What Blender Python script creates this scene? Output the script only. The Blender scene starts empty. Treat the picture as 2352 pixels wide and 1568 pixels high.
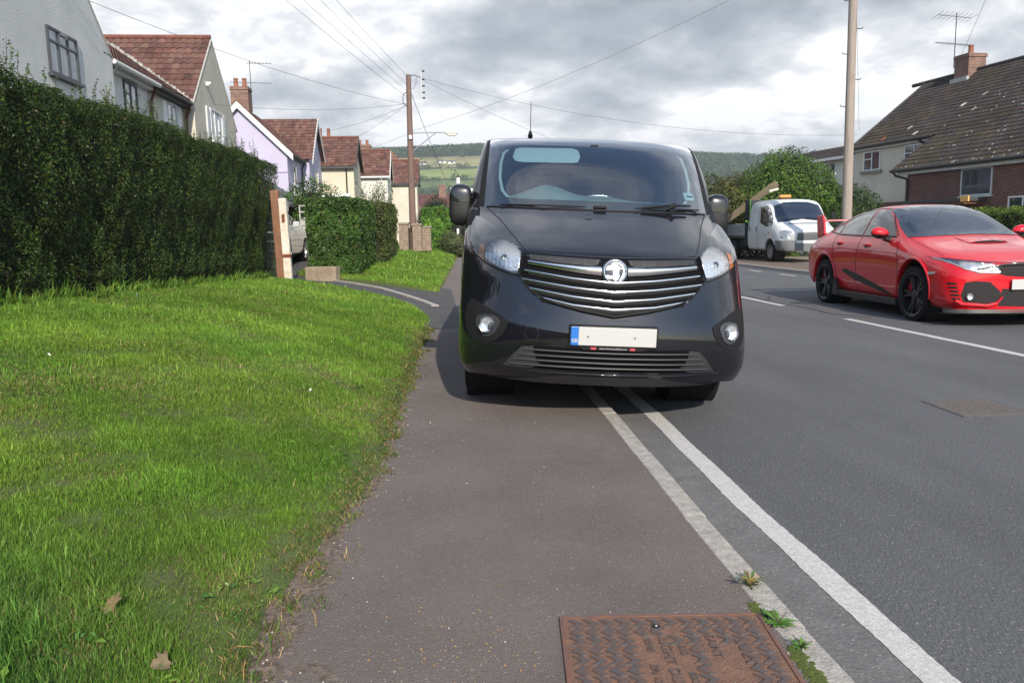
import bpy, bmesh, math, random
import numpy as np
from mathutils import Vector, Matrix, Quaternion
from mathutils.bvhtree import BVHTree
from mathutils.geometry import delaunay_2d_cdt
R = math.radians
random.seed(7)
rng = np.random.default_rng(11)
scene = bpy.context.scene
col = scene.collection

# ------------------------------------------------------------------ camera
cam_d = bpy.data.cameras.new('camera')
cam_d.lens = 36 * 1780 / 2352
cam_d.sensor_width = 36
cam_d.clip_start = 0.05
cam_d.clip_end = 20000
cam = bpy.data.objects.new('camera', cam_d)
col.objects.link(cam)
scene.camera = cam
_f = Vector((0.09749324, 0.98545721, -0.1391731))
_r = Vector((0.99466882, -0.10120143, -0.01980404))
_u = Vector((0.03360055, 0.13650038, 0.99007002))
cam.matrix_world = Matrix(((_r.x, _u.x, -_f.x, 0), (_r.y, _u.y, -_f.y, 0), (_r.z, _u.z, -_f.z, 1.25), (0, 0, 0, 1)))

# ------------------------------------------------------------------ light and sky
SUN_EL, SUN_AZ = R(31), R(7)          # behind the camera, a little to its right
sun_d = bpy.data.lights.new('sun', 'SUN')
sun_d.energy = 4.6
sun_d.angle = R(0.55)
sun_d.color = (1.0, 0.91, 0.78)
sun = bpy.data.objects.new('sun', sun_d)
col.objects.link(sun)
_sd = Vector((math.sin(SUN_AZ) * math.cos(SUN_EL), -math.cos(SUN_AZ) * math.cos(SUN_EL), math.sin(SUN_EL)))
sun.rotation_euler = _sd.to_track_quat('Z', 'Y').to_euler()
sun.location = (0, -30, 40)

world = bpy.data.worlds.new('World')
scene.world = world
world.use_nodes = True
def build_world():
    nt = world.node_tree; N = nt.nodes; L = nt.links
    for n in list(N): N.remove(n)
    out = N.new('ShaderNodeOutputWorld')
    sky = N.new('ShaderNodeTexSky'); sky.sky_type = 'NISHITA'; sky.sun_disc = False
    sky.sun_elevation = SUN_EL; sky.sun_rotation = math.pi - SUN_AZ
    sky.air_density = 1.2; sky.dust_density = 0.6; sky.ozone_density = 4.0
    bg = N.new('ShaderNodeBackground'); bg.inputs[1].default_value = 0.15
    L.new(sky.outputs[0], bg.inputs[0])
    tc = N.new('ShaderNodeTexCoord')
    sep = N.new('ShaderNodeSeparateXYZ'); L.new(tc.outputs['Generated'], sep.inputs[0])
    def M(op, a, b=None, c=None, clamp=False):
        n = N.new('ShaderNodeMath'); n.operation = op; n.use_clamp = clamp
        for i, v in enumerate((a, b, c)):
            if v is None: continue
            if isinstance(v, (int, float)): n.inputs[i].default_value = v
            else: L.new(v, n.inputs[i])
        return n.outputs[0]
    zc = M('MAXIMUM', sep.outputs[2], 0.0)
    den = M('ADD', zc, 0.30)
    px = M('DIVIDE', sep.outputs[0], den); py = M('DIVIDE', sep.outputs[1], den)
    cmb = N.new('ShaderNodeCombineXYZ'); L.new(px, cmb.inputs[0]); L.new(py, cmb.inputs[1])
    def noise(scale, detail, rough, off, dist=0.0, sy=1.0):
        mp = N.new('ShaderNodeMapping'); mp.inputs['Location'].default_value = off
        mp.inputs['Scale'].default_value = (1, sy, 1)
        L.new(cmb.outputs[0], mp.inputs[0])
        n = N.new('ShaderNodeTexNoise'); n.inputs['Scale'].default_value = scale
        n.inputs['Detail'].default_value = detail; n.inputs['Roughness'].default_value = rough
        n.inputs['Distortion'].default_value = dist
        L.new(mp.outputs[0], n.inputs[0]); return n.outputs[0]
    def ramp(src, pts):
        r = N.new('ShaderNodeValToRGB'); e = r.color_ramp.elements
        e[0].position, e[0].color = pts[0][0], pts[0][1]
        e[1].position, e[1].color = pts[-1][0], pts[-1][1]
        for p, c in pts[1:-1]:
            q = e.new(p); q.color = c
        L.new(src, r.inputs[0]); return r.outputs[0]
    shade = noise(1.15, 6, 0.50, CLOUD_OFF, 0.15, 1.0)
    fine = noise(4.5, 6, 0.58, (9, 2, 0), 0.2)
    mixed = M('MULTIPLY_ADD', fine, 0.40, M('MULTIPLY', shade, 0.70))
    ccol = ramp(mixed, [(0.40, (0.28, 0.32, 0.37, 1)), (0.465, (0.39, 0.43, 0.48, 1)), (0.52, (0.54, 0.575, 0.615, 1)), (0.565, (0.74, 0.76, 0.785, 1)), (0.61, (1.05, 1.05, 1.05, 1))])
    # cover: full in front of the camera, thin streaks behind and overhead
    wisp = noise(0.75, 9, 0.60, (4.6, 7.9, 0), 1.2, 2.6)
    wm = ramp(wisp, [(0.51, (0, 0, 0, 1)), (0.68, (0.72, 0.72, 0.72, 1))])
    front = M('MULTIPLY_ADD', sep.outputs[1], 1.5, 0.60, True)   # 1 towards +Y, falls behind
    low = M('SUBTRACT', 1.0, M('MULTIPLY', M('SUBTRACT', zc, 0.48), 2.4, None, True), None, True)
    cover = M('MAXIMUM', M('MULTIPLY', front, low, None, True), wm)
    gaps = ramp(M('ADD', mixed, 0.0), [(0.66, (1, 1, 1, 1)), (0.74, (0.75, 0.75, 0.75, 1))])
    cover = M('MULTIPLY', cover, gaps)
    # pale band near the horizon
    bgc = N.new('ShaderNodeBackground'); bgc.inputs[1].default_value = 1.0
    L.new(ccol, bgc.inputs[0])
    mix = N.new('ShaderNodeMixShader')
    L.new(cover, mix.inputs[0]); L.new(bg.outputs[0], mix.inputs[1]); L.new(bgc.outputs[0], mix.inputs[2])
    L.new(mix.outputs[0], out.inputs[0])
CLOUD_OFF = (3.1, 0.4, 0)
build_world()
scene.view_settings.view_transform = 'Standard'
scene.view_settings.look = 'None'
scene.view_settings.exposure = 0.40
scene.view_settings.gamma = 1.0
scene.cycles.max_bounces = 8
scene.cycles.transparent_max_bounces = 16
scene.cycles.caustics_reflective = False
scene.cycles.caustics_refractive = False

# ------------------------------------------------------------------ materials
MATS = {}
def mat(name, c, rough=0.6, metal=0.0, coat=0.0, var=0.0, vscale=3.0, c2=None, bump=0.0, bscale=40.0, spec=0.5,
        attr=False, trans=0.0, brick=None, emit=None, croughness=0.03, detail=5.0, stretch=(1, 1, 1)):
    """procedural principled material: base colour varied by noise, fine bump, optional per-face attribute tint"""
    if name in MATS: return MATS[name]
    m = bpy.data.materials.new(name); m.use_nodes = True
    nt = m.node_tree; N = nt.nodes; L = nt.links
    b = N['Principled BSDF']
    c = tuple(c) + ((1,) if len(c) == 3 else ())
    b.inputs['Base Color'].default_value = c
    b.inputs['Roughness'].default_value = rough
    b.inputs['Metallic'].default_value = metal
    b.inputs['Specular IOR Level'].default_value = spec
    b.inputs['Coat Weight'].default_value = coat
    b.inputs['Coat Roughness'].default_value = croughness
    tc = N.new('ShaderNodeTexCoord')
    mp = N.new('ShaderNodeMapping'); mp.inputs['Scale'].default_value = stretch
    L.new(tc.outputs['Object'], mp.inputs[0])
    vec = mp.outputs[0]
    cur = None
    if brick:
        w, h, mortar, mc, c_a, c_b = brick
        sp = N.new('ShaderNodeSeparateXYZ'); L.new(tc.outputs['Object'], sp.inputs[0])
        ad = N.new('ShaderNodeMath'); ad.operation = 'ADD'; L.new(sp.outputs[0], ad.inputs[0]); L.new(sp.outputs[1], ad.inputs[1])
        cb = N.new('ShaderNodeCombineXYZ'); L.new(ad.outputs[0], cb.inputs[0]); L.new(sp.outputs[2], cb.inputs[1])
        bt = N.new('ShaderNodeTexBrick'); L.new(cb.outputs[0], bt.inputs[0])
        bt.inputs['Scale'].default_value = 1.0; bt.inputs['Brick Width'].default_value = w; bt.inputs['Row Height'].default_value = h
        bt.inputs['Mortar Size'].default_value = mortar; bt.inputs['Mortar Smooth'].default_value = 0.3
        bt.inputs['Color1'].default_value = tuple(c_a) + (1,); bt.inputs['Color2'].default_value = tuple(c_b) + (1,)
        bt.inputs['Mortar'].default_value = tuple(mc) + (1,)
        cur = bt.outputs[0]
        bn = N.new('ShaderNodeBump'); bn.inputs['Strength'].default_value = 0.5; bn.inputs['Distance'].default_value = 0.006; bn.invert = True
        L.new(bt.outputs['Fac'], bn.inputs['Height']); L.new(bn.outputs[0], b.inputs['Normal'])
    if attr:
        at = N.new('ShaderNodeAttribute'); at.attribute_name = 'Col'
        cur = at.outputs['Color']
    if var > 0 or c2 is not None:
        ns = N.new('ShaderNodeTexNoise'); ns.inputs['Scale'].default_value = vscale; ns.inputs['Detail'].default_value = detail
        ns.inputs['Roughness'].default_value = 0.62
        L.new(vec, ns.inputs[0])
        mr = N.new('ShaderNodeMapRange'); mr.inputs[1].default_value = 0.36; mr.inputs[2].default_value = 0.66
        L.new(ns.outputs[0], mr.inputs[0])
        mx = N.new('ShaderNodeMix'); mx.data_type = 'RGBA'
        L.new(mr.outputs[0], mx.inputs[0])
        if cur is not None:
            mul1 = N.new('ShaderNodeMix'); mul1.data_type = 'RGBA'; mul1.blend_type = 'MULTIPLY'; mul1.inputs[0].default_value = 1.0
            lo = 1 - var
            cc = tuple(c2) + (1,) if c2 is not None else (lo, lo, lo, 1)
            L.new(cur, mul1.inputs[6]); mul1.inputs[7].default_value = cc
            L.new(mul1.outputs[2], mx.inputs[6]); L.new(cur, mx.inputs[7])
        else:
            cc = tuple(c2) + (1,) if c2 is not None else tuple(v * (1 - var) for v in c[:3]) + (1,)
            mx.inputs[6].default_value = cc; mx.inputs[7].default_value = c
        cur = mx.outputs[2]
    if cur is not None: L.new(cur, b.inputs['Base Color'])
    if bump > 0 and not brick:
        n2 = N.new('ShaderNodeTexNoise'); n2.inputs['Scale'].default_value = bscale; n2.inputs['Detail'].default_value = 4
        L.new(vec, n2.inputs[0])
        bn = N.new('ShaderNodeBump'); bn.inputs['Strength'].default_value = min(1, bump); bn.inputs['Distance'].default_value = 0.01 * max(1, bump)
        L.new(n2.outputs[0], bn.inputs['Height']); L.new(bn.outputs[0], b.inputs['Normal'])
    if trans > 0:
        tr = N.new('ShaderNodeBsdfTranslucent')
        if cur is not None: L.new(cur, tr.inputs[0])
        else: tr.inputs[0].default_value = c
        ms = N.new('ShaderNodeMixShader'); ms.inputs[0].default_value = trans
        L.new(b.outputs[0], ms.inputs[1]); L.new(tr.outputs[0], ms.inputs[2])
        L.new(ms.outputs[0], N['Material Output'].inputs[0])
    MATS[name] = m
    return m
def glass_mat(name, tint, ior=1.52, refl=1.0):
    """thin sheet glass: tinted see-through plus mirror reflection by Fresnel"""
    if name in MATS: return MATS[name]
    m = bpy.data.materials.new(name); m.use_nodes = True
    nt = m.node_tree; N = nt.nodes; L = nt.links
    for n in list(N):
        if n.type != 'OUTPUT_MATERIAL': N.remove(n)
    out = [n for n in N if n.type == 'OUTPUT_MATERIAL'][0]
    t = N.new('ShaderNodeBsdfTransparent'); t.inputs[0].default_value = tuple(tint) + (1,)
    g = N.new('ShaderNodeBsdfGlossy'); g.inputs['Roughness'].default_value = 0.01; g.inputs[0].default_value = (1, 1, 1, 1)
    fr = N.new('ShaderNodeFresnel'); fr.inputs[0].default_value = ior
    mu = N.new('ShaderNodeMath'); mu.operation = 'MULTIPLY'; mu.use_clamp = True; mu.inputs[1].default_value = refl
    L.new(fr.outputs[0], mu.inputs[0])
    mx = N.new('ShaderNodeMixShader'); L.new(mu.outputs[0], mx.inputs[0]); L.new(t.outputs[0], mx.inputs[1]); L.new(g.outputs[0], mx.inputs[2])
    L.new(mx.outputs[0], out.inputs[0])
    MATS[name] = m; return m

# ------------------------------------------------------------------ object helpers
def tag(o, label=None, cat=None, group=None, kind=None):
    if label: o['label'] = label
    if cat: o['category'] = cat
    if group: o['group'] = group
    if kind: o['kind'] = kind
    return o
def thing(name, label, cat, loc=(0, 0, 0), rz=0.0, group=None, rot=None):
    o = bpy.data.objects.new(name, None); col.objects.link(o)
    o.location = loc; o.empty_display_size = 0.2
    o.rotation_euler = rot if rot else (0, 0, rz)
    return tag(o, label, cat, group)
class MB:
    """collects simple shapes into one mesh"""
    def __init__(s): s.v = []; s.f = []; s.m = []
    def add(s, vs, fs, mi=0):
        k = len(s.v); s.v += [tuple(p) for p in vs]; s.f += [tuple(i + k for i in f) for f in fs]; s.m += [mi] * len(fs); return s
    def box(s, x0, x1, y0, y1, z0, z1, mi=0, rz=0, piv=None, M=None):
        vs = [Vector((x, y, z)) for z in (z0, z1) for y in (y0, y1) for x in (x0, x1)]
        if rz:
            p = Vector(piv) if piv else Vector(((x0 + x1) / 2, (y0 + y1) / 2, 0)); rm = Matrix.Rotation(rz, 3, 'Z')
            vs = [rm @ (v - p) + p for v in vs]
        if M: vs = [M @ v for v in vs]
        return s.add(vs, [(0, 2, 3, 1), (4, 5, 7, 6), (0, 1, 5, 4), (2, 6, 7, 3), (0, 4, 6, 2), (1, 3, 7, 5)], mi)
    def prism(s, poly, axis, a, b, mi=0):
        """poly: 2-d points; extruded along axis from a to b. axis 'x': poly=(y,z); 'y': poly=(x,z); 'z': poly=(x,y)"""
        def P(p, t): return (t, p[0], p[1]) if axis == 'x' else ((p[0], t, p[1]) if axis == 'y' else (p[0], p[1], t))
        n = len(poly)
        vs = [P(p, a) for p in poly] + [P(p, b) for p in poly]
        return s.add(vs, [tuple(range(n - 1, -1, -1)), tuple(range(n, 2 * n))] + [(i, (i + 1) % n, n + (i + 1) % n, n + i) for i in range(n)], mi)
    def tube(s, pts, r, n=8, mi=0, cap=True):
        pts = [Vector(p) for p in pts]; rs = r if isinstance(r, (list, tuple)) else [r] * len(pts)
        k0 = len(s.v); prev = None
        for i, p in enumerate(pts):
            t = (pts[min(i + 1, len(pts) - 1)] - pts[max(i - 1, 0)]).normalized()
            if prev is None:
                a = t.orthogonal().normalized()
            else:
                a = (prev - t * prev.dot(t)).normalized()
            prev = a; b = t.cross(a)
            for j in range(n):
                an = 2 * math.pi * j / n
                s.v.append(tuple(p + (a * math.cos(an) + b * math.sin(an)) * rs[i]))
        for i in range(len(pts) - 1):
            for j in range(n):
                q = k0 + i * n
                s.f.append((q + j, q + (j + 1) % n, q + n + (j + 1) % n, q + n + j)); s.m.append(mi)
        if cap:
            s.f.append(tuple(k0 + j for j in range(n - 1, -1, -1))); s.m.append(mi)
            q = k0 + (len(pts) - 1) * n
            s.f.append(tuple(q + j for j in range(n))); s.m.append(mi)
        return s
    def cyl(s, c, r, h, n=24, axis='z', mi=0, r2=None):
        c = Vector(c); d = {'x': Vector((1, 0, 0)), 'y': Vector((0, 1, 0)), 'z': Vector((0, 0, 1))}[axis]
        return s.tube([c, c + d * h], [r, r if r2 is None else r2], n, mi)
    def lathe(s, prof, c, axis='x', n=36, mi=0):
        """prof: list of (t along axis, radius)"""
        k0 = len(s.v); c = Vector(c)
        for t, r in prof:
            for j in range(n):
                a = 2 * math.pi * j / n; u, w = r * math.cos(a), r * math.sin(a)
                d = Vector((t, u, w)) if axis == 'x' else (Vector((u, t, w)) if axis == 'y' else Vector((u, w, t)))
                s.v.append(tuple(c + d))
        for i in range(len(prof) - 1):
            for j in range(n):
                q = k0 + i * n
                s.f.append((q + j, q + (j + 1) % n, q + n + (j + 1) % n, q + n + j)); s.m.append(mi)
        return s
    def grid(s, fn, nu, nv, mi=0):
        k = len(s.v)
        for i in range(nu + 1):
            for j in range(nv + 1): s.v.append(tuple(fn(i / nu, j / nv)))
        for i in range(nu):
            for j in range(nv):
                a = k + i * (nv + 1) + j
                s.f.append((a, a + nv + 1, a + nv + 2, a + 1)); s.m.append(mi)
        return s
    def build(s, name, mats, parent=None, smooth=None, bevel=0, kind=None, subsurf=0, facecol=None, loc=None, fixn=True):
        me = bpy.data.meshes.new(name); me.from_pydata(s.v, [], s.f)
        if not isinstance(mats, (list, tuple)): mats = [mats]
        for m in mats: me.materials.append(m)
        if len(mats) > 1: me.polygons.foreach_set('material_index', s.m)
        if facecol is not None:
            at = me.attributes.new('Col', 'FLOAT_COLOR', 'FACE'); at.data.foreach_set('color', np.asarray(facecol, np.float32).ravel())
        if fixn:
            bm = bmesh.new(); bm.from_mesh(me); bmesh.ops.recalc_face_normals(bm, faces=bm.faces); bm.to_mesh(me); bm.free()
        o = bpy.data.objects.new(name, me); col.objects.link(o)
        if parent: o.parent = parent
        if loc: o.location = loc
        if smooth is not None:
            me.polygons.foreach_set('use_smooth', [True] * len(me.polygons))
            if smooth < 180:
                me.set_sharp_from_angle(angle=R(smooth))
        if bevel:
            md = o.modifiers.new('bevel', 'BEVEL'); md.width = bevel; md.segments = 2; md.limit_method = 'ANGLE'; md.angle_limit = R(40)
        if subsurf:
            md = o.modifiers.new('sub', 'SUBSURF'); md.levels = subsurf; md.render_levels = subsurf
        if kind: o['kind'] = kind
        return o
def applied(o):
    """bake the modifiers of o into its mesh"""
    dg = bpy.context.evaluated_depsgraph_get(); dg.update()
    me = bpy.data.meshes.new_from_object(o.evaluated_get(dg))
    o.modifiers.clear(); o.data = me
    return o
def copy_tree(o, parent=None):
    c = o.copy(); col.objects.link(c)
    if parent: c.parent = parent
    for ch in list(o.children): copy_tree(ch, c)
    return c
def np_mesh(name, V, F, mats, colr=None, parent=None, smooth=False, matidx=None):
    """fast mesh from arrays; F is (n,3) or (n,4)"""
    me = bpy.data.meshes.new(name); k = F.shape[1]
    me.vertices.add(len(V)); me.vertices.foreach_set('co', np.asarray(V, np.float32).ravel())
    me.loops.add(F.size); me.loops.foreach_set('vertex_index', np.asarray(F, np.int32).ravel())
    me.polygons.add(len(F)); me.polygons.foreach_set('loop_start', np.arange(0, F.size, k, dtype=np.int32))
    try: me.polygons.foreach_set('loop_total', np.full(len(F), k, np.int32))
    except Exception: pass
    if not isinstance(mats, (list, tuple)): mats = [mats]
    for m in mats: me.materials.append(m)
    me.update(calc_edges=True); me.validate()
    if colr is not None:
        at = me.attributes.new('Col', 'FLOAT_COLOR', 'FACE'); at.data.foreach_set('color', np.asarray(colr, np.float32).ravel())
    me.polygons.foreach_set('use_smooth', np.full(len(F), smooth))
    o = bpy.data.objects.new(name, me); col.objects.link(o)
    if parent: o.parent = parent
    return o
def snoise(x, y, s=1.0, seed=0.0):
    """cheap smooth 2-d noise in about -1..1"""
    x = np.asarray(x) * s + seed * 3.1; y = np.asarray(y) * s + seed * 1.7
    return (np.sin(x * 1.31 + 1.7 * np.sin(y * 0.91 + seed)) + np.sin(y * 1.53 + 1.3 * np.sin(x * 1.13 + 2 + seed)) + 0.6 * np.sin(x * 2.9 + y * 2.3 + seed) + 0.5 * np.sin(x * 4.7 - y * 5.3 + seed * 2)) / 3.1
def resample(path, step):
    out = []
    for a, b in zip(path[:-1], path[1:]):
        a = Vector(a); b = Vector(b); n = max(1, int(math.ceil((b - a).length / step)))
        for i in range(n): out.append(a.lerp(b, i / n))
    out.append(Vector(path[-1])); return out
# ------------------------------------------------------------------ ground plan
def xc(y): return 0.0022 * np.maximum(0, np.asarray(y, float) - 11) ** 2          # gentle right-hand bend of the road
_EY = [-30, 0, 1.98, 2.6, 3.12, 3.5, 4.5, 5.06, 8, 10.6, 13, 15.5, 28.6, 38, 50, 80]
_EX = [-.56, -.56, -.562, -.554, -.457, -.365, -.303, -.292, -.189, .0, .02, .1, .74, 1.15, 3.2, 10.3]
def xe(y): return np.interp(y, _EY, _EX)
def kx(y): return np.interp(y, [-30, 1.7, 2.4, 3.3, 5.1, 9, 200], [.975, .975, .978, 1.005, 1.08, 1.10, 1.10]) + xc(y)
def H(x, y):
    d = np.maximum(0, xe(y) - np.asarray(x, float))
    sl = np.interp(y, [0, 3, 5, 7, 9, 13, 16, 18, 21, 25, 40], [.16, .19, .26, .28, .22, .15, .10, .065, .08, .12, .15])
    return .085 + 1.1 * (1 - np.exp(-sl * d / 1.1)) 
def inside(px, py, poly):
    px = np.asarray(px); py = np.asarray(py); c = np.zeros(px.shape, bool); n = len(poly)
    for i in range(n):
        x1, y1 = poly[i][:2]; x2, y2 = poly[(i + 1) % n][:2]
        cond = ((y1 > py) != (y2 > py))
        with np.errstate(divide='ignore', invalid='ignore'):
            xi = (x2 - x1) * (py - y1) / ((y2 - y1) if y2 != y1 else 1e-9) + x1
        c ^= cond & (px < xi)
    return c
def cdt(poly, step, bstep=None, jit=0.25):
    """triangulate a polygon with interior points; returns 2-d points and triangles"""
    bstep = bstep or step
    b = resample([Vector((p[0], p[1], 0)) for p in poly] + [Vector((poly[0][0], poly[0][1], 0))], bstep)[:-1]
    b = [(p.x, p.y) for p in b]
    xs = [p[0] for p in b]; ys = [p[1] for p in b]
    gx, gy = np.meshgrid(np.arange(min(xs) + step / 2, max(xs), step), np.arange(min(ys) + step / 2, max(ys), step))
    gx = gx.ravel(); gy = gy.ravel()
    r_ = np.random.default_rng(3); gx = gx + r_.uniform(-jit, jit, gx.shape) * step; gy = gy + r_.uniform(-jit, jit, gy.shape) * step
    k = inside(gx, gy, b)
    gx, gy = gx[k], gy[k]
    pts = [Vector(p) for p in b] + [Vector(p) for p in zip(gx.tolist(), gy.tolist())]
    res = delaunay_2d_cdt(pts, [(i, (i + 1) % len(b)) for i in range(len(b))], [], 1, 1e-5)
    return [(v.x, v.y) for v in res[0]], [tuple(f) for f in res[2]]
def sheet(name, poly, hf, step, m, kind='structure', drop=0.0, bstep=None, skirt=0):
    P, F = cdt(poly, step, bstep)
    X = np.array([p[0] for p in P]); Y = np.array([p[1] for p in P]); Z = hf(X, Y)
    if np.isscalar(Z): Z = np.full(len(X), Z)
    mb = MB(); mb.add(list(zip(X.tolist(), Y.tolist(), np.asarray(Z).tolist())), F)
    o = mb.build(name, m, smooth=180, fixn=False)
    bm = bmesh.new(); bm.from_mesh(o.data)
    for f in bm.faces:
        if f.normal.z < 0: f.normal_flip()
    bm.to_mesh(o.data); bm.free()
    if skirt:
        bm = bmesh.new(); bm.from_mesh(o.data); r_ = bmesh.ops.extrude_edge_only(bm, edges=[e for e in bm.edges if e.is_boundary])
        for v in r_['geom']:
            if isinstance(v, bmesh.types.BMVert): v.co.z -= skirt
        bm.to_mesh(o.data); bm.free()
    o.data.polygons.foreach_set('use_smooth', [True] * len(o.data.polygons))
    if kind: o['kind'] = kind
    return o

M_tarmac = mat('road_tarmac', (.128, .130, .136), 0.86, var=.24, vscale=.9, bump=1.0, bscale=170, stretch=(1, .25, 1))
M_path = mat('path_tarmac', (.188, .156, .140), 0.88, var=.24, vscale=1.3, bump=.9, bscale=190)
M_gutter = mat('gutter_tarmac', (.160, .155, .152), 0.8, var=.22, vscale=7, bump=.5, bscale=60)
M_drive = mat('drive_tarmac', (.085, .082, .085), 0.9, var=.3, vscale=2.5, bump=.8, bscale=120)
M_paint = mat('road_paint', (.60, .585, .56), 0.75, c2=(.42, .405, .385), vscale=75, bump=.3, bscale=160, detail=10)
M_kerb = mat('kerb_concrete', (.46, .425, .38), 0.85, c2=(.29, .27, .24), vscale=26, bump=.6, bscale=120, detail=8)
M_soil = mat('soil', (.235, .19, .165), 0.95, c2=(.12, .092, .075), vscale=11, detail=9, bump=.25, bscale=220)
M_turf = mat('turf', (.075, .125, .024), 0.95, c2=(.085, .090, .034), vscale=9, bump=1.0, bscale=60)
M_field = mat('field_ground', (.10, .12, .05), 0.95, c2=(.07, .10, .03), vscale=.05, bump=.4, bscale=3)
M_gravel = mat('gravel', (.34, .30, .24), 0.9, c2=(.20, .17, .13), vscale=9, bump=1, bscale=70)

def add_speckle(m, scale=260., lo=.80, amt=(2.0, 1.9, 1.8)):
    """aggregate chips: sparse light and dark grains over the tarmac colour"""
    nt = m.node_tree; N = nt.nodes; L = nt.links; b = N['Principled BSDF']
    src = b.inputs['Base Color'].links[0].from_socket
    tc = N.new('ShaderNodeTexCoord')
    v = N.new('ShaderNodeTexVoronoi'); v.inputs['Scale'].default_value = scale; L.new(tc.outputs['Object'], v.inputs[0])
    sp = N.new('ShaderNodeSeparateColor'); L.new(v.outputs['Color'], sp.inputs[0])
    mr = N.new('ShaderNodeMapRange'); mr.inputs[1].default_value = 0; mr.inputs[2].default_value = 1; mr.inputs[3].default_value = lo; mr.inputs[4].default_value = 1.16
    L.new(sp.outputs[0], mr.inputs[0])
    mu = N.new('ShaderNodeMix'); mu.data_type = 'RGBA'; mu.blend_type = 'MULTIPLY'; mu.inputs[0].default_value = 1
    L.new(src, mu.inputs[6]); L.new(mr.outputs[0], mu.inputs[7])
    g = N.new('ShaderNodeMath'); g.operation = 'GREATER_THAN'; g.inputs[1].default_value = .991; L.new(sp.outputs[1], g.inputs[0])
    m2 = N.new('ShaderNodeMix'); m2.data_type = 'RGBA'; L.new(g.outputs[0], m2.inputs[0]); L.new(mu.outputs[2], m2.inputs[6]); m2.inputs[7].default_value = (.36, .34, .31, 1)
    L.new(m2.outputs[2], b.inputs['Base Color'])
for _m in (M_tarmac, M_path, M_drive): add_speckle(_m)
add_speckle(M_gutter, 200, .8)

# the one sheet that reaches the horizon
def gz_far(x, y):
    l = np.clip((-3.0 - x) / 2.0, 0, 1); l = l * l * (3 - 2 * l)
    return -0.06 + l * .52 * (np.clip((400 - np.abs(y)) / 300, 0, 1))
def make_ground():
    def ax(a, b, n0, r):
        v = [0.0]; s = n0
        while v[-1] < max(abs(a), abs(b)): v.append(v[-1] + s); s *= r
        v = np.array(v); return np.unique(np.concatenate([-v, v]))
    xs = ax(-5000, 5000, .8, 1.10); ys = ax(-5000, 5000, 1.2, 1.12)
    X, Y = np.meshgrid(xs, ys); V = np.stack([X.ravel(), Y.ravel(), gz_far(X, Y).ravel()], 1)
    ny, nx = X.shape; i, j = np.meshgrid(np.arange(ny - 1), np.arange(nx - 1), indexing='ij'); a = (i * nx + j).ravel()
    o = np_mesh('ground', V, np.stack([a, a + 1, a + nx + 1, a + nx], 1), M_field, smooth=True); o['kind'] = 'structure'
make_ground()

def strip(name, ys, xl, xr, z, m, nx=4):
    mb = MB(); ys = list(ys)
    def fn(u, v):
        t = u * (len(ys) - 1); i = min(int(t), len(ys) - 2); y = ys[i] + (ys[i + 1] - ys[i]) * (t - i)
        a, b = float(xl(y)), float(xr(y)); x = a + (b - a) * v
        zz = z(x, y) if callable(z) else z
        return (x, y, float(zz))
    mb.grid(fn, len(ys) - 1, nx)
    o = mb.build(name, m, smooth=180); o['kind'] = 'structure'
    return o
YS = list(np.arange(-30, 60, 0.5)) + list(np.arange(60, 161, 4))
strip('road', YS, lambda y: kx(y) + .085, lambda y: 9.6 + xc(y), 0.0, M_tarmac)
strip('gutter_strip', list(np.arange(-10, 45, .25)), lambda y: kx(y) + .087, lambda y: kx(y) + .36 + .05 * snoise(y, 0, 1.2, 3), 0.004, M_gutter)
def path_edge(o):
    # distance from the lawn, in units of the local width of the worn strip, drives a ragged soil mask in the path material
    me = o.data; v = np.empty(len(me.vertices) * 3, np.float32); me.vertices.foreach_get('co', v); v = v.reshape(-1, 3)
    w = np.interp(v[:, 1], [0, 1.8, 2.2, 2.6, 3.1, 3.6, 4.5, 6, 10, 14], [.22, .22, .22, .17, .13, .11, .10, .07, .05, .05])
    at = me.attributes.new('edge', 'FLOAT', 'POINT'); at.data.foreach_set('value', ((v[:, 0] - xe(v[:, 1])) / w).astype(np.float32))
    nt = M_path.node_tree; N = nt.nodes; L = nt.links; b = N['Principled BSDF']; src = b.inputs['Base Color'].links[0].from_socket
    a = N.new('ShaderNodeAttribute'); a.attribute_name = 'edge'; tc = N.new('ShaderNodeTexCoord')
    def nz(s, d, r):
        n = N.new('ShaderNodeTexNoise'); n.inputs['Scale'].default_value = s; n.inputs['Detail'].default_value = d; n.inputs['Roughness'].default_value = r; L.new(tc.outputs['Object'], n.inputs[0]); return n.outputs[0]
    def M(op, x, y, z=None, cl=False):
        n = N.new('ShaderNodeMath'); n.operation = op; n.use_clamp = cl
        for i, q in enumerate((x, y, z)):
            if q is None: continue
            if isinstance(q, (int, float)): n.inputs[i].default_value = q
            else: L.new(q, n.inputs[i])
        return n.outputs[0]
    thr = M('MULTIPLY_ADD', nz(5, 10, .68), 3.4, -.85)
    mask = M('MULTIPLY', M('SUBTRACT', thr, a.outputs['Fac']), 3.0, None, True)
    cr_ = N.new('ShaderNodeValToRGB'); e = cr_.color_ramp.elements; e[0].position = .38; e[0].color = (.070, .048, .034, 1); e[1].position = .62; e[1].color = (.27, .205, .16, 1); L.new(nz(38, 8, .7), cr_.inputs[0])
    mx = N.new('ShaderNodeMix'); mx.data_type = 'RGBA'; L.new(mask, mx.inputs[0]); L.new(src, mx.inputs[6]); L.new(cr_.outputs[0], mx.inputs[7]); L.new(mx.outputs[2], b.inputs['Base Color'])
PAVE = strip('pavement', list(np.arange(-30, 0, .5)) + list(np.arange(0, 16, .1)) + YS[92:], lambda y: xe(y) - .35, lambda y: kx(y), .08, M_path, nx=24)
strip('far_pavement', YS, lambda y: 9.6 + .12 + xc(y), lambda y: 11.2 + xc(y), .09, M_path)
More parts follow.
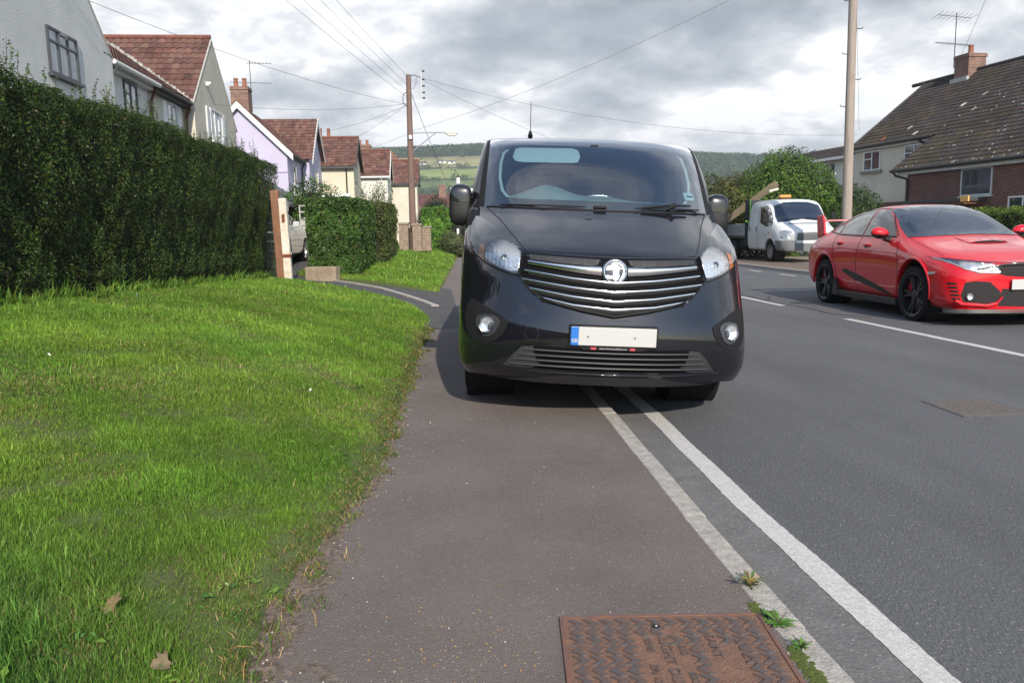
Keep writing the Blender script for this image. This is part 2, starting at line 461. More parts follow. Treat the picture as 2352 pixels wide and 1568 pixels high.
strip('gravel_yard', list(np.arange(6, 60, 1)), lambda y: 11.2 + xc(y), lambda y: 20.5, .075, M_gravel)
def kerb(name, x0, x1, z, ys):
    mb = MB()
    prof = lambda y: [(float(x0(y)), -.04), (float(x0(y)), z - .004), (float(x0(y)) + .006, z + .003), (float(x1(y)) - .012, z + .003), (float(x1(y)), z - .010), (float(x1(y)) + .012, -.04)]
    y = ys[0]; k = 0
    while y < ys[1]:
        L_ = .915; a, b = y + .004, y + L_ - .004
        dz = .002 * math.sin(k * 2.3); dx = .004 * math.sin(k * 1.7)
        pa = [(p[0] + dx, a, p[1] + dz) for p in prof(a)]; pb = [(p[0] + dx, b, p[1] + dz) for p in prof(b)]
        n = len(pa); mb.add(pa + pb, [(i, i + 1, n + i + 1, n + i) for i in range(n - 1)] + [tuple(range(n)), tuple(range(2 * n - 1, n - 1, -1))])
        y += L_; k += 1
    o = mb.build(name, M_kerb); o['kind'] = 'structure'; return o
kerb('kerb', lambda y: kx(y) - .012, lambda y: kx(y) + .088, .08, (-8.0, 60))
kerb('far_kerb', lambda y: 9.6 + xc(y), lambda y: 9.725 + xc(y), .09, (2.0, 60))

path_edge(PAVE)
# painted markings (edge line, centre dashes, bay marks): ragged, worn edges
def lane_mark(name, xf, w, y0, y1, z=.004):
    mb = MB(); n = max(4, int((y1 - y0) / .022))
    for i in range(n + 1):
        y = y0 + (y1 - y0) * i / n; e1 = .0022 * random.uniform(-1, 1) + .003 * math.sin(y * 7); e2 = .0022 * random.uniform(-1, 1) + .0035 * math.sin(y * 5.3 + 1)
        x = float(xf(y)); mb.v += [(x - w / 2 + e1, y, z), (x + w / 2 + e2, y, z)]
    for i in range(n): mb.f.append((2 * i, 2 * i + 1, 2 * i + 3, 2 * i + 2)); mb.m.append(0)
    o = mb.build(name, M_paint); o['kind'] = 'structure'; return o
lane_mark('road_marking_edge_line', lambda y: np.interp(y, [-20, 1.86, 3.3, 5.1, 9, 200], [1.345, 1.35, 1.377, 1.455, 1.50, 1.50]) + xc(y), .104, -6, 60, .006)
for a, b in ((1.0, 4.3), (6.0, 9.93), (11.87, 15.9), (17.9, 21.9), (23.9, 27.9), (29.9, 33.9)):
    lane_mark('road_marking_centre_dash', lambda y: 5.50 + .004 * y + xc(y), .11, a, b)
for a, b in ((16.6, 17.6), (19.0, 20.0), (21.3, 22.3), (23.6, 24.6)):
    lane_mark('road_marking_bay_dash', lambda y: 9.05 + xc(y), .1, a, b)

# ------------------------------------------------------------------ lawns and drive
LAWN1 = [(float(xe(y)) + .005 + .030 * float(snoise(y, 1, 4.3, 3)) + .016 * float(snoise(y, 2, 17, 5)), y) for y in np.arange(-2, 10.7, .06)] + [(-.02, 10.75), (-.28, 11.6), (-.62, 12.5), (-1.2, 13.6), (-2.1, 15.0), (-3.0, 16.5), (-3.6, 17.3), (-9, 17.3), (-9, -2)]
LAWN2 = [(.03, 15.6), (.12, 15.7)] + [(float(xe(y)) - .02, y) for y in np.arange(16.2, 48, 1.5)] + [(-1.5, 48), (-3.4, 30), (-3.3, 19.2), (-2.9, 18.5), (-2.2, 18.0), (-1.1, 16.7), (-.4, 15.9)]
DRIVE = [(.35, 9.6), (.35, 16.6), (-1.0, 17.2), (-2.0, 18.3), (-2.3, 20), (-2.3, 27), (-14, 27), (-14, 16.6), (-3.0, 16.2), (-2.1, 14.7), (-1.0, 13.0), (-.2, 11.2), (-.2, 9.6)]
def bump1(x, y): return .02 * snoise(x, y, 1.7, 1) + .012 * snoise(x, y, 5, 2)
def h1(x, y):
    d = np.clip((xe(y) - x) / .5, 0, 1)
    return H(x, y) + .035 * d + bump1(x, y) * d
def h2(x, y):
    d = np.clip((xe(y) - x) / .8, 0, 1)
    return H(x, y) + .02 + .05 * d + bump1(x, y) * d * .6
sheet('lawn_verge', LAWN1, h1, .22, M_turf, skirt=.12)
sheet('far_lawn_verge', LAWN2, h2, .4, M_turf, skirt=.15)
sheet('driveway', DRIVE, lambda x, y: H(x, y) - .002, .4, M_drive)
sheet('garden_ground', [(-3.3, 19), (-3.2, 48), (-14, 48), (-14, 27.2), (-3.0, 27.2)], lambda x, y: H(x, y) - .01, 1.2, M_turf)
# dropped kerb line across the drive mouth
def drive_kerb():
    pts = [(-3.3, 19.6), (-2.54, 18.40), (-1.85, 17.0), (-1.10, 15.56), (-.41, 13.75), (-.16, 13.1), (.01, 12.51)]
    mb = MB()
    for a, b in zip(resample([Vector((p[0], p[1], 0)) for p in pts], .95)[:-1], resample([Vector((p[0], p[1], 0)) for p in pts], .95)[1:]):
        d = (b - a).normalized(); n = Vector((d.y, -d.x, 0)) * .065; a = a + d * .006; b = b - d * .006
        for q in (0,):
            A = [a - n, a + n, b + n, b - n]; zs = [float(H(p.x, p.y)) for p in A]
            vs = [(p.x, p.y, z - .05) for p, z in zip(A, zs)] + [(p.x, p.y, z + .028) for p, z in zip(A, zs)]
            mb.add(vs, [(0, 1, 2, 3), (4, 5, 6, 7), (0, 1, 5, 4), (1, 2, 6, 5), (2, 3, 7, 6), (3, 0, 4, 7)])
    o = mb.build('driveway_kerb', M_kerb, bevel=.008); o['kind'] = 'structure'
drive_kerb()
# worn earth along the lawn edge
def dirt():
    ys = np.arange(-1, 10.5, .02)
    l = [(float(xe(y)) - .10 + .03 * math.sin(y * 9), float(y)) for y in ys]
    w = lambda y: float(np.interp(y, [0, 1.8, 2.2, 2.6, 3.1, 3.6, 4.5, 6, 10], [.20, .22, .24, .15, .12, .10, .09, .05, .03]))
    r = [(float(xe(y)) + w(y) * (1.0 + .5 * float(snoise(y, 1, 4, 5)) + .30 * float(snoise(y, 1, 13, 6)) + .22 * float(snoise(y, 2, 41, 7))), float(y)) for y in ys][::-1]
    sheet('worn_earth_edge', l + r, lambda x, y: .0855 + 0 * x, .12, M_soil, bstep=.025)
# the soil is blended into the path surface (see path_edge)

# ------------------------------------------------------------------ foliage helpers
M_leaf = mat('leaf', (.05, .09, .02), 0.42, attr=True, trans=.22, spec=.35)
M_leafgloss = mat('leaf_gloss', (.05, .09, .02), 0.42, attr=True, trans=.18, spec=.28)
M_grass = mat('grass_blade', (.08, .15, .02), 0.5, attr=True, trans=.35, spec=.25)
M_twig = mat('twig_bark', (.085, .06, .04), 0.9, var=.4, vscale=12, bump=.5, bscale=40)
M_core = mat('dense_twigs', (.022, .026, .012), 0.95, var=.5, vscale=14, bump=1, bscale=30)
def unit(v): return v / np.maximum(np.linalg.norm(v, axis=1, keepdims=True), 1e-9)
def leaves(name, P, Nn, size, colr, m, parent=None, aspect=.5, spread=1.0, sjit=.35):
    """one folded leaf per point, facing roughly along Nn"""
    n = len(P); s = size * (1 + sjit * rng.uniform(-1, 1, n))
    nn = unit(Nn + spread * rng.normal(0, .6, (n, 3)))
    t = unit(np.cross(nn, rng.normal(0, 1, (n, 3)))); b = np.cross(nn, t)
    L_ = (s[:, None] * t); W = (s * aspect)[:, None] * b; fold = nn * (s * .12)[:, None]
    V = np.stack([P - L_ * .5, P + W * .5 + fold, P + L_ * .5, P - W * .5 + fold], 1).reshape(-1, 3)
    F = np.arange(4 * n).reshape(n, 4)
    c = np.concatenate([np.clip(colr, 0, 1), np.ones((n, 1))], 1)
    return np_mesh(name, V, F, m, c, parent)
def tint(n, base, var=.3, hue=.15):
    k = np.exp(rng.normal(0, var, (n, 1))); c = np.array(base)[None, :] * k
    c[:, 0] *= np.exp(rng.normal(0, hue, n)); return c
def shoots(name, roots, h, leafsize, base, m, mt, parent=None, per=9):
    """twigs with paired leaves rising out of a hedge or bush"""
    mb = MB(); P = []; Q = []
    for r_ in roots:
        r_ = Vector(r_); hh = h * random.uniform(.4, 1.25); lean = Vector((random.uniform(-.35, .35), random.uniform(-.35, .35), 1)).normalized()
        bend = Vector((random.uniform(-.3, .3), random.uniform(-.3, .3), 0)) * hh
        pts = [r_ + lean * hh * t + bend * t * t for t in (0, .35, .7, 1)]
        mb.tube([tuple(p) for p in pts], [.004, .003, .0022, .001], 4)
        for k in range(per):
            t = .15 + .85 * (k + random.random() * .5) / per
            p = r_ + lean * hh * t + bend * t * t
            for sg in (0, 1):
                P.append(tuple(p + Vector((random.uniform(-1, 1), random.uniform(-1, 1), random.uniform(-.2, .6))) * leafsize * .6)); Q.append((random.uniform(-1, 1), random.uniform(-1, 1), .7))
    a = mb.build(name + '_stem' if False else 'shoot_stems', mt, parent)
    P = np.array(P); b = leaves('shoot_leaves', P, np.array(Q), leafsize, tint(len(P), base, .25), m, parent)
    a['kind'] = 'stuff'; b['kind'] = 'stuff'
def bumpy_box_points(n, x0, x1, y0, y1, z0f, z1f, faces, amp=.08, depth=.14, seed=0., taper=0.):
    """points just under the skin of a clipped hedge; faces: list of (name, weight)"""
    ws = np.array([w for _, w in faces]); cnt = (ws / ws.sum() * n).astype(int); Ps = []; Ns = []
    for (f, _), k in zip(faces, cnt):
        u = rng.random(k); v = rng.random(k); d = rng.random(k) ** 1.6 * depth
        if f in ('right', 'left'):
            y = y0 + (y1 - y0) * u; z = z0f(y) + (z1f(y) - z0f(y)) * v
            s = 1 if f == 'right' else -1; x = (x1 if s > 0 else x0) + s * (amp * snoise(y, z, 3.1, seed) + amp * .6 * snoise(y, z, 9, seed + 1) - d)
            rr = np.clip((v - .9) / .1, 0, 1); x = x - s * .10 * rr ** 2; rb = np.clip((.12 - v) / .12, 0, 1); x = x - s * .12 * rb
            if s > 0: x = x - taper * .5 * np.clip((y - (y1 - 1.8)) / 1.8, 0, 1) * (1 - v)
            y = y - taper * (1 - v) * np.clip((y - y0) / (y1 - y0), 0, 1) ** 6
            N_ = np.stack([np.full(k, s * 1.), np.zeros(k), .25 + rr], 1)
        elif f == 'top':
            y = y0 + (y1 - y0) * u; x = x0 + (x1 - x0) * v
            z = z1f(y) + amp * .8 * snoise(x, y, 3.3, seed + 2) + amp * .5 * snoise(x, y, 11, seed + 3) - d
            e = np.minimum(v, 1 - v); z = z - .10 * np.clip((.12 - e) / .12, 0, 1) ** 2
            N_ = np.stack([np.zeros(k), np.zeros(k), np.ones(k)], 1)
        else:
            s = 1 if f == 'back' else -1; x = x0 + (x1 - x0) * u; yy = np.full(k, y1 if s > 0 else y0)
            z = z0f(yy) + (z1f(yy) - z0f(yy)) * v
            y = yy + s * (amp * snoise(x, z, 3.1, seed + 4) + amp * .6 * snoise(x, z, 8, seed + 5) - d) - (taper * (1 - v) if s > 0 else 0)
            N_ = np.stack([np.zeros(k), np.full(k, s * 1.), np.full(k, .25)], 1)
        Ps.append(np.stack([x, y, z], 1)); Ns.append(N_)
    return np.concatenate(Ps), np.concatenate(Ns)
def blob_core(name, m, parent, c, r, sub=4, amp=.15, seed=0):
    bm = bmesh.new(); bmesh.ops.create_icosphere(bm, subdivisions=sub, radius=1)
    for v in bm.verts:
        k = 1 + amp * float(snoise(v.co.x * 2 + v.co.z, v.co.y * 2 - v.co.z, 1.7, seed))
        v.co = Vector((c[0] + v.co.x * r[0] * k, c[1] + v.co.y * r[1] * k, c[2] + v.co.z * r[2] * k))
    me = bpy.data.meshes.new(name); bm.to_mesh(me); bm.free(); me.materials.append(m)
    o = bpy.data.objects.new(name, me); col.objects.link(o); o.parent = parent; return o
def blob_points(n, c, r, seed, amp=.18, depth=.35, zmin=None):
    d = unit(rng.normal(0, 1, (n, 3)))
    k = 1 + amp * snoise(d[:, 0] * 2 + d[:, 2], d[:, 1] * 2 - d[:, 2], 1.9, seed) + amp * .6 * snoise(d[:, 0] * 5, d[:, 1] * 5 + d[:, 2] * 3, 1.5, seed + 2)
    rad = (1 - rng.random(n) ** 2 * depth) * k
    P = np.array(c)[None] + d * rad[:, None] * np.array(r)[None]
    if zmin is not None:
        q = P[:, 2] > zmin; P, d = P[q], d[q]
    return P, d
def bush(name, label, cat, base, blobs, n, size, colour, group=None, m=None, seed=1, twigs=True, aspect=.55, core=True, spread=1.0):
    """shrub or tree: stems plus a crown of leaf-sized faces over several uneven lobes (local coordinates)"""
    t = thing(name, label, cat, base, 0, group); m = m or M_leaf
    mb = MB()
    for i, (c, r) in enumerate(blobs):
        p0 = Vector((c[0] * .15 + random.uniform(-.1, .1), c[1] * .15, 0)); p2 = Vector(c)
        mb.tube([p0, p0.lerp(p2, .5) + Vector((random.uniform(-.1, .1), random.uniform(-.1, .1), .15)), p2], [.06, .04, .02], 7)
    mb.build('trunk', M_twig, t, smooth=180)
    tot = sum(r[0] * r[2] + r[1] * r[2] for _, r in blobs); Ps = []; Ns = []
    for i, (c, r) in enumerate(blobs):
        P, N_ = blob_points(int(n * (r[0] * r[2] + r[1] * r[2]) / tot), c, r, seed + i, zmin=.02); Ps.append(P); Ns.append(N_)
    P = np.concatenate(Ps); Nn = np.concatenate(Ns) + np.array([0, 0, .3])
    c = tint(len(P), colour, .28); k = .75 + .5 * (snoise(P[:, 0] + P[:, 2], P[:, 1] + P[:, 2], 2.1, seed) > .1)
    c *= k[:, None]
    leaves('crown', P, Nn, size, c, m, t, aspect, spread)
    if core:
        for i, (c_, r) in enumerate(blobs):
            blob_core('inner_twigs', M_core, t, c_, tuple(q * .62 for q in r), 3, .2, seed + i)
    return t
# ------------------------------------------------------------------ grass
def in_view(x, y, mx=.12):
    # horizontal view cone with a margin for other viewpoints
    fx, fy = .0985, .995
    d = x * fx + y * fy; s = x * fy - y * fx
    return (d > 1.2) & (np.abs(s) < d * (1176 / 1780 + mx) + .5)
def grass_blades(name, poly, hf, bands, label, hscale=1.0, edge=None):
    Vs = []; Fs = []; Cs = []; k0 = 0
    xs = [p[0] for p in poly]; ys = [p[1] for p in poly]
    for (r0, r1, dens, hh, ww) in bands:
        ya, yb = max(min(ys), r0 * .0), min(max(ys), r1 + 1)
        area = (max(xs) - min(xs)) * (yb - ya); n = int(area * dens)
        x = rng.uniform(min(xs), max(xs), n); y = rng.uniform(ya, yb, n); r = np.hypot(x, y)
        q = (r >= r0) & (r < r1) & in_view(x, y); x, y = x[q], y[q]
        q = inside(x, y, poly); x, y = x[q], y[q]
        e = xe(y) - x
        clump = snoise(x, y, 3.0, 4) + .6 * snoise(x, y, 9, 8)
        q = (rng.random(len(x)) < np.clip(.25 + e * 5 + clump * .25, 0.05, 1)) ; x, y, clump, e = x[q], y[q], clump[q], e[q]
        n = len(x)
        z = hf(x, y) - .006
        dry = np.clip(.5 * snoise(x, y, 1.1, 12) + .55 * snoise(x, y, 3.7, 15) + .1 + np.clip(.25 - e, 0, .25) * 1.6, 0, 1)
        lush = np.clip(snoise(x, y, .9, 21) + .2 * clump, 0, 1)
        isdry = rng.random(n) < dry * .75 + .06
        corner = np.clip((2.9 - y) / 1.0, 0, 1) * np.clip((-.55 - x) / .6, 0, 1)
        tuft = np.clip(.5 + .9 * snoise(x, y, 6.5, 51) + .5 * snoise(x, y, 17, 52), 0, 1.4)
        h = hh * hscale * (.35 + .75 * rng.random(n) ** 1.5 + .35 * lush + .75 * tuft) * np.where(isdry, .7, 1.0) * (1 + .55 * corner)
        h *= np.clip(.5 + e * 2.5, .5, 1)
        tall = rng.random(n) < .015 + .04 * corner; h = np.where(tall, h * 1.9, h)
        h = np.maximum(h, .008)
        w = ww * (.6 + .8 * rng.random(n)) * np.where(tall, 1.5, 1)
        az = rng.uniform(0, 2 * np.pi, n) * 1.0 ; lean = np.abs(rng.normal(.45, .35, n)) + .25 * isdry
        laz = az + np.pi / 2 + rng.normal(0, .5, n)
        ox, oy = np.cos(az) * w / 2, np.sin(az) * w / 2
        lx, ly = np.cos(laz) * h * lean, np.sin(laz) * h * lean
        B = np.stack([x, y, z], 1); O = np.stack([ox, oy, 0 * ox], 1); T = np.stack([lx, ly, h * np.clip(1.05 - lean * .35, .25, 1)], 1)
        mid = B + T * np.array([.38, .38, .62]); tip = B + T
        V = np.stack([B - O, B + O, mid + O * .8, mid - O * .8, tip], 1).reshape(-1, 3)
        i = k0 + np.arange(n) * 5
        F = np.concatenate([np.stack([i, i + 1, i + 2], 1), np.stack([i, i + 2, i + 3], 1), np.stack([i + 3, i + 2, i + 4], 1)], 0)
        g = np.array([.105, .225, .026])[None] * np.exp(rng.normal(0, .38, (n, 1)))
        g2 = np.array([.185, .290, .040])[None] * np.exp(rng.normal(0, .34, (n, 1)))
        mixy = np.clip(.5 + .5 * snoise(x, y, 1.9, 31), 0, 1)[:, None]
        g = g * (1 - mixy) + g2 * mixy
        g = g * np.exp(.26 * snoise(x, y, .75, 61) + .20 * snoise(x, y, 3.1, 62) + .22 * (tuft - .6))[:, None]
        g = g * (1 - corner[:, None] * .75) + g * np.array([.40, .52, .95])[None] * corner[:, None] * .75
        dc = np.array([.33, .27, .12])[None] * np.exp(rng.normal(0, .35, (n, 1)))
        c = np.where(isdry[:, None], dc, g); c = np.concatenate([c, np.ones((n, 1))], 1)
        Vs.append(V); Fs.append(F); Cs.append(np.concatenate([c, c, c])); k0 += n * 5
    o = np_mesh(name, np.concatenate(Vs), np.concatenate(Fs), M_grass, np.concatenate(Cs))
    tag(o, label, 'grass', kind='stuff'); return o
_g1 = [(0, 3.2, 58000, .0225, .0021), (3.2, 4.6, 40000, .025, .0027), (4.6, 7, 21000, .031, .0038), (7, 10.5, 11000, .035, .0056), (10.5, 20, 4500, .037, .0088)]
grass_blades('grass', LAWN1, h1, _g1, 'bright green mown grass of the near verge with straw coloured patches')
grass_blades('grass', LAWN2, h2, [(0, 24, 1700, .05, .016), (24, 36, 700, .055, .025), (36, 60, 300, .07, .045)], 'bright green grass of the verge beyond the driveway')
def low_weeds():
    # broad leaved clover, dandelion and plantain among the blades
    n = 3200; x = rng.uniform(-4, 0, n); y = 1.5 + rng.random(n) ** 1.4 * 8; q = inside(x, y, LAWN1) & in_view(x, y) & (snoise(x, y, 2.4, 41) > .42); x, y = x[q], y[q]
    P = []; N_ = []; C_ = []; S_ = []
    for a, b in zip(x, y):
        k = random.choice((4, 5, 6, 8)); s = random.uniform(.008, .022); z = float(h1(a, b)) + .008; cc = np.array(random.choice([(.10, .20, .03), (.15, .26, .04), (.06, .15, .025)])) * math.exp(random.gauss(0, .2))
        for j in range(k):
            an = 6.283 * j / k + random.random(); r_ = s * random.uniform(.5, 1.3)
            P.append((a + math.cos(an) * r_, b + math.sin(an) * r_, z + random.uniform(0, .02))); N_.append((math.cos(an) * .4, math.sin(an) * .4, 1)); C_.append(cc); S_.append(s)
    P = np.array(P); o = leaves('low_weeds', P, np.array(N_), np.array(S_) * 1.3, np.array(C_), M_leaf, None, .5, .35)
    tag(o, 'broad leaved clover and dandelion leaves growing through the near grass', 'weeds', kind='stuff')
low_weeds()
def edge_tufts():
    # long untrimmed grass at the foot of the privet hedge, and tufts by the path
    Ps = []
    n = 3600; y = rng.uniform(6, 16.6, n); x = -3.42 - .10 * rng.random(n) + .10 * snoise(y, 2, 2, 1); hh = .04 + .15 * rng.random(n) ** 2.5 * (1 + .6 * snoise(y, 1, 4.2, 7))
    x2 = rng.uniform(-.7, -.40, 0)
    B = np.stack([x, y, h1(x, y) - .01], 1); az = rng.uniform(0, 6.283, n); w = .004 + .0006 * y
    O = np.stack([np.cos(az) * w, np.sin(az) * w, 0 * w], 1); T = np.stack([rng.normal(.12, .3, n) * hh, rng.normal(0, .35, n) * hh, hh], 1)
    V = np.stack([B - O, B + O, B + T * [.35, .35, .6] + O * .7, B + T * [.35, .35, .6] - O * .7, B + T], 1).reshape(-1, 3); i = np.arange(n) * 5
    F = np.concatenate([np.stack([i, i + 1, i + 2], 1), np.stack([i, i + 2, i + 3], 1), np.stack([i + 3, i + 2, i + 4], 1)])
    c = np.concatenate([tint(n, (.11, .20, .03), .3), np.ones((n, 1))], 1)
    o = np_mesh('long_grass', V, F, M_grass, np.concatenate([c, c, c])); tag(o, 'long uncut grass stems along the foot of the tall privet hedge', 'grass', kind='stuff')
edge_tufts()

def path_tufts():
    # ragged tufts and runners creeping over the worn edge
    B_ = []; H_ = []
    for _ in range(420):
        y = 1.7 + random.random() ** 1.3 * 8; cx = float(xe(y)) + random.gauss(-.01, .045) + (.10 if random.random() < .15 and y < 3 else 0); k = random.randint(12, 34); s = random.uniform(.008, .03)
        for _ in range(k): B_.append((cx + random.gauss(0, s), y + random.gauss(0, s * 1.3))); H_.append(random.uniform(.012, .040))
    B_ = np.array(B_); n = len(B_); hh = np.array(H_); z = np.maximum(np.where(B_[:, 0] < xe(B_[:, 1]), h1(B_[:, 0], B_[:, 1]), .086), .086) - .003
    B = np.stack([B_[:, 0], B_[:, 1], z], 1); az = rng.uniform(0, 6.283, n); w = .0011 + .0004 * B_[:, 1]; la = rng.uniform(0, 6.283, n)
    O = np.stack([np.cos(az) * w, np.sin(az) * w, 0 * w], 1); T = np.stack([np.cos(la) * hh * .8, np.sin(la) * hh * .8, hh * .8], 1)
    V = np.stack([B - O, B + O, B + T * [.35, .35, .6] + O * .7, B + T * [.35, .35, .6] - O * .7, B + T], 1).reshape(-1, 3); i = np.arange(n) * 5
    F = np.concatenate([np.stack([i, i + 1, i + 2], 1), np.stack([i, i + 2, i + 3], 1), np.stack([i + 3, i + 2, i + 4], 1)])
    c = np.where(rng.random((n, 1)) < .4, tint(n, (.26, .20, .09), .3), tint(n, (.10, .17, .03), .3)); c = np.concatenate([c, np.ones((n, 1))], 1)
    o = np_mesh('edge_grass', V, F, M_grass, np.concatenate([c, c, c])); tag(o, 'short ragged grass tufts creeping over the worn path edge', 'grass', kind='stuff')
path_tufts()
# small things lying about
M_straw = mat('straw', (.55, .33, .10), .8, var=.3, vscale=40)
M_pebble = mat('pebble', (.45, .42, .38), .8, var=.4, vscale=30)
def litter():
    # crumbs of stone on the worn edge, uncountable
    mb = MB(); n = 420
    for _ in range(n):
        y = random.uniform(1.7, 6.5); x = float(xe(y)) + random.gauss(.07, .09); s = random.uniform(.0010, .0036) * (1 if random.random() > .05 else 1.7)
        if random.random() < .25: x = random.uniform(float(xe(y)) + .05, .95)
        z = .0865; k = len(mb.v)
        for dx, dy, dz in ((-1, -.7, 0), (1, -.8, 0), (.8, 1, 0), (-.9, .8, 0), (-.4, -.3, 1), (.5, -.2, .9), (.3, .5, 1)): mb.v.append((x + dx * s * random.uniform(.7, 1.2), y + dy * s, z + dz * s))
        for f in ((0, 1, 5, 4), (1, 2, 6, 5), (2, 3, 4, 6), (3, 0, 4), (4, 5, 6)): mb.f.append(tuple(k + j for j in f)); mb.m.append(0)
    o = mb.build('stone_crumbs', M_pebble, fixn=False); tag(o, 'pale stone crumbs scattered along the worn edge of the path', 'gravel', kind='stuff')
    # yellow leaf flecks on the path near the bottom
    mb = MB()
    for _ in range(110):
        a = random.random(); x = random.uniform(-.25, .25) if a < .8 else random.uniform(-.3, .8); y = random.gauss(2.0, .17) if a < .8 else random.uniform(1.8, 3.5)
        s = random.uniform(.002, .0055); an = random.random() * 6.28; c, d = math.cos(an) * s, math.sin(an) * s
        if x < float(xe(y)) + .15: continue
        mb.add([(x - c, y - d, .0835), (x + d * .6, y - c * .6, .085), (x + c, y + d, .084), (x - d * .6, y + c * .6, .086)], [(0, 1, 2, 3)])
    o = mb.build('yellow_flecks', M_straw, fixn=False); tag(o, 'tiny yellow petal flecks strewn over the near path', 'flecks', kind='stuff')
litter()
def straw(pts, r, label):
    mb = MB(); mb.tube(pts, [r * .6, r, r * .5], 5); o = mb.build('straw_stalk', M_straw); tag(o, label, 'straw', 'dry straw stalks on the worn edge'); return o
straw([(-.420, 2.36, .09), (-.40, 2.30, .097), (-.385, 2.235, .092)], .0022, 'longest orange straw stalk, on bare soil beside the path edge')
straw([(-.555, 2.07, .095), (-.548, 2.02, .099), (-.535, 1.965, .094)], .0022, 'orange straw stalk lying nearest the bottom edge of the photo')
straw([(-.62, 2.12, .1), (-.585, 2.13, .104), (-.545, 2.125, .1)], .0012, 'thin pale straw stalk lying across the worn soil')
straw([(-.30, 4.25, .12), (-.298, 4.22, .135), (-.29, 4.19, .14)], .004, 'short orange stalk poking from grass beside the path')
def dead_leaf(loc, rz, s, label, colr):
    # lobed maple leaf, curled
    pts = [(0, -.5), (.12, -.25), (.45, -.30), (.33, -.02), (.52, .22), (.22, .22), (.20, .42), (0, .62), (-.2, .42), (-.22, .2), (-.5, .25), (-.34, -.02), (-.42, -.32), (-.1, -.25)]
    P, F = cdt([(a * s, b * s) for a, b in pts], s * .12)
    mb = MB(); mb.add([(a, b, .22 * s * math.sin(a / s * 4) + abs(a) * .5 + .1 * b) for a, b in P], F)
    mb.tube([(0, -.45 * s, 0), (.02 * s, -.75 * s, .05 * s), (.08 * s, -.95 * s, .02 * s)], s * .012, 5)
    o = mb.build('dead_leaf', mat('dead_leaf_' + str(colr[0]), colr, .7, var=.4, vscale=60), smooth=60, fixn=False); o.location = loc; o.rotation_euler = (.15, -.1, rz)
    tag(o, label, 'leaf', 'dead maple leaves on the grass'); return o
def _onlawn(x, y, dz): return (x, y, float(h1(x, y)) + dz)
dead_leaf(_onlawn(-.945, 2.19, .032), .5, .062, 'curled brown maple leaf lying in dark grass at lower left', (.27, .19, .10))
dead_leaf(_onlawn(-.735, 1.965, .024), 2.2, .055, 'faded brown leaf half sunk in grass at the bottom edge', (.20, .15, .08))
def flower(x, y, c, label, cat='flower'):
    mb = MB(); z = float(h1(x, y)) + .045
    for k in range(9):
        a = k * .698; mb.add([(x, y, z), (x + math.cos(a) * .012, y + math.sin(a) * .012, z + .004), (x + math.cos(a + .5) * .012, y + math.sin(a + .5) * .012, z + .003)], [(0, 1, 2)])
    mb.tube([(x, y, z - .05), (x + .002, y, z)], .0015, 5); o = mb.build('wild_flower', mat('petal%.2f' % c[2], c, .7), fixn=False); tag(o, label, cat)
flower(-3.05, 7.3, (.8, .62, .03), 'small yellow flower in the upper left of the lawn')
flower(-3.5 + .35, 8.6, (.8, .8, .72), 'small white flower near the hedge side of the lawn')
def paper(x, y, rz, s, label):
    mb = MB(); mb.grid(lambda u, v: ((u - .5) * s, (v - .5) * s * .35, .01 * math.sin(u * 5) + .3 * s * u), 5, 2)
    o = mb.build('paper_scrap', mat('scrap', (.75, .72, .66), .8), smooth=60, fixn=False); o.location = (x, y, float(h1(x, y)) + .035); o.rotation_euler = (0, 0, rz); tag(o, label, 'litter', 'pale scraps lying on the lawn')
paper(-.80, 4.95, 1.2, .032, 'upright pale scrap on the lawn closest to the camera, right of the middle')
paper(-.68, 6.15, .3, .028, 'crumpled pale scrap on the lawn nearest the black van')
paper(-2.35, 4.93, -.5, .034, 'pale scrap on the left side of the lawn')

def rosette(x, y, z, s, n, c, label, dry=False, lean=0):
    t = thing('weed', label, 'weed', (x, y, z), 0, 'weeds growing out of the kerb joint')
    mb = MB(); C_ = []
    for k in range(n):
        a = k * 2.4 + random.random() * .5; L_ = s * random.uniform(.55, 1.1); up = random.uniform(.25, 1.0) + (.8 * random.random() if dry else 0); w = L_ * (.17 if not dry else .10)
        prev = None
        for j in range(6):
            q = j / 5; r_ = L_ * q; zz = L_ * up * (q - .55 * q * q); ww = w * math.sin(math.pi * (.12 + .85 * q)) * (1 if j % 2 else .72)
            cx, cy = math.cos(a) * r_, math.sin(a) * r_; nx, ny = -math.sin(a) * ww, math.cos(a) * ww
            cur = [(cx - nx, cy - ny, zz + .18 * ww), (cx, cy, zz), (cx + nx, cy + ny, zz + .18 * ww)]
            if prev: k0 = len(mb.v); mb.v += prev + cur; mb.f += [(k0, k0 + 1, k0 + 4, k0 + 3), (k0 + 1, k0 + 2, k0 + 5, k0 + 4)]; mb.m += [0, 0]; cc = np.array(c) * math.exp(random.gauss(0, .2)); C_ += [tuple(cc) + (1,)] * 2
            prev = cur
    mb.build('leaves', M_leaf, t, smooth=180, facecol=C_, fixn=False)
    mb = MB()
    for k in range(3): a = random.random() * 6.28; mb.tube([(0, 0, 0), (math.cos(a) * .01, math.sin(a) * .01, s * .35), (math.cos(a) * .03, math.sin(a) * .03, s * .6)], .0013, 5)
    mb.build('stem', M_straw if dry else M_twig, t)
    return t
rosette(1.0, 2.32, .083, .062, 13, (.10, .15, .04), 'ragged spiky weed with dry stalks in the kerb joint', True)
rosette(1.0, 2.335, .083, .06, 12, (.16, .15, .07), 'withered brown thistle leaves tangled with the spiky kerb weed', True)
rosette(.985, 2.075, .083, .05, 20, (.11, .24, .04), 'bright green leafy weed beside the iron cover corner')
rosette(.965, 2.125, .083, .034, 12, (.09, .20, .035), 'small leafy weed touching the back corner of the cover')
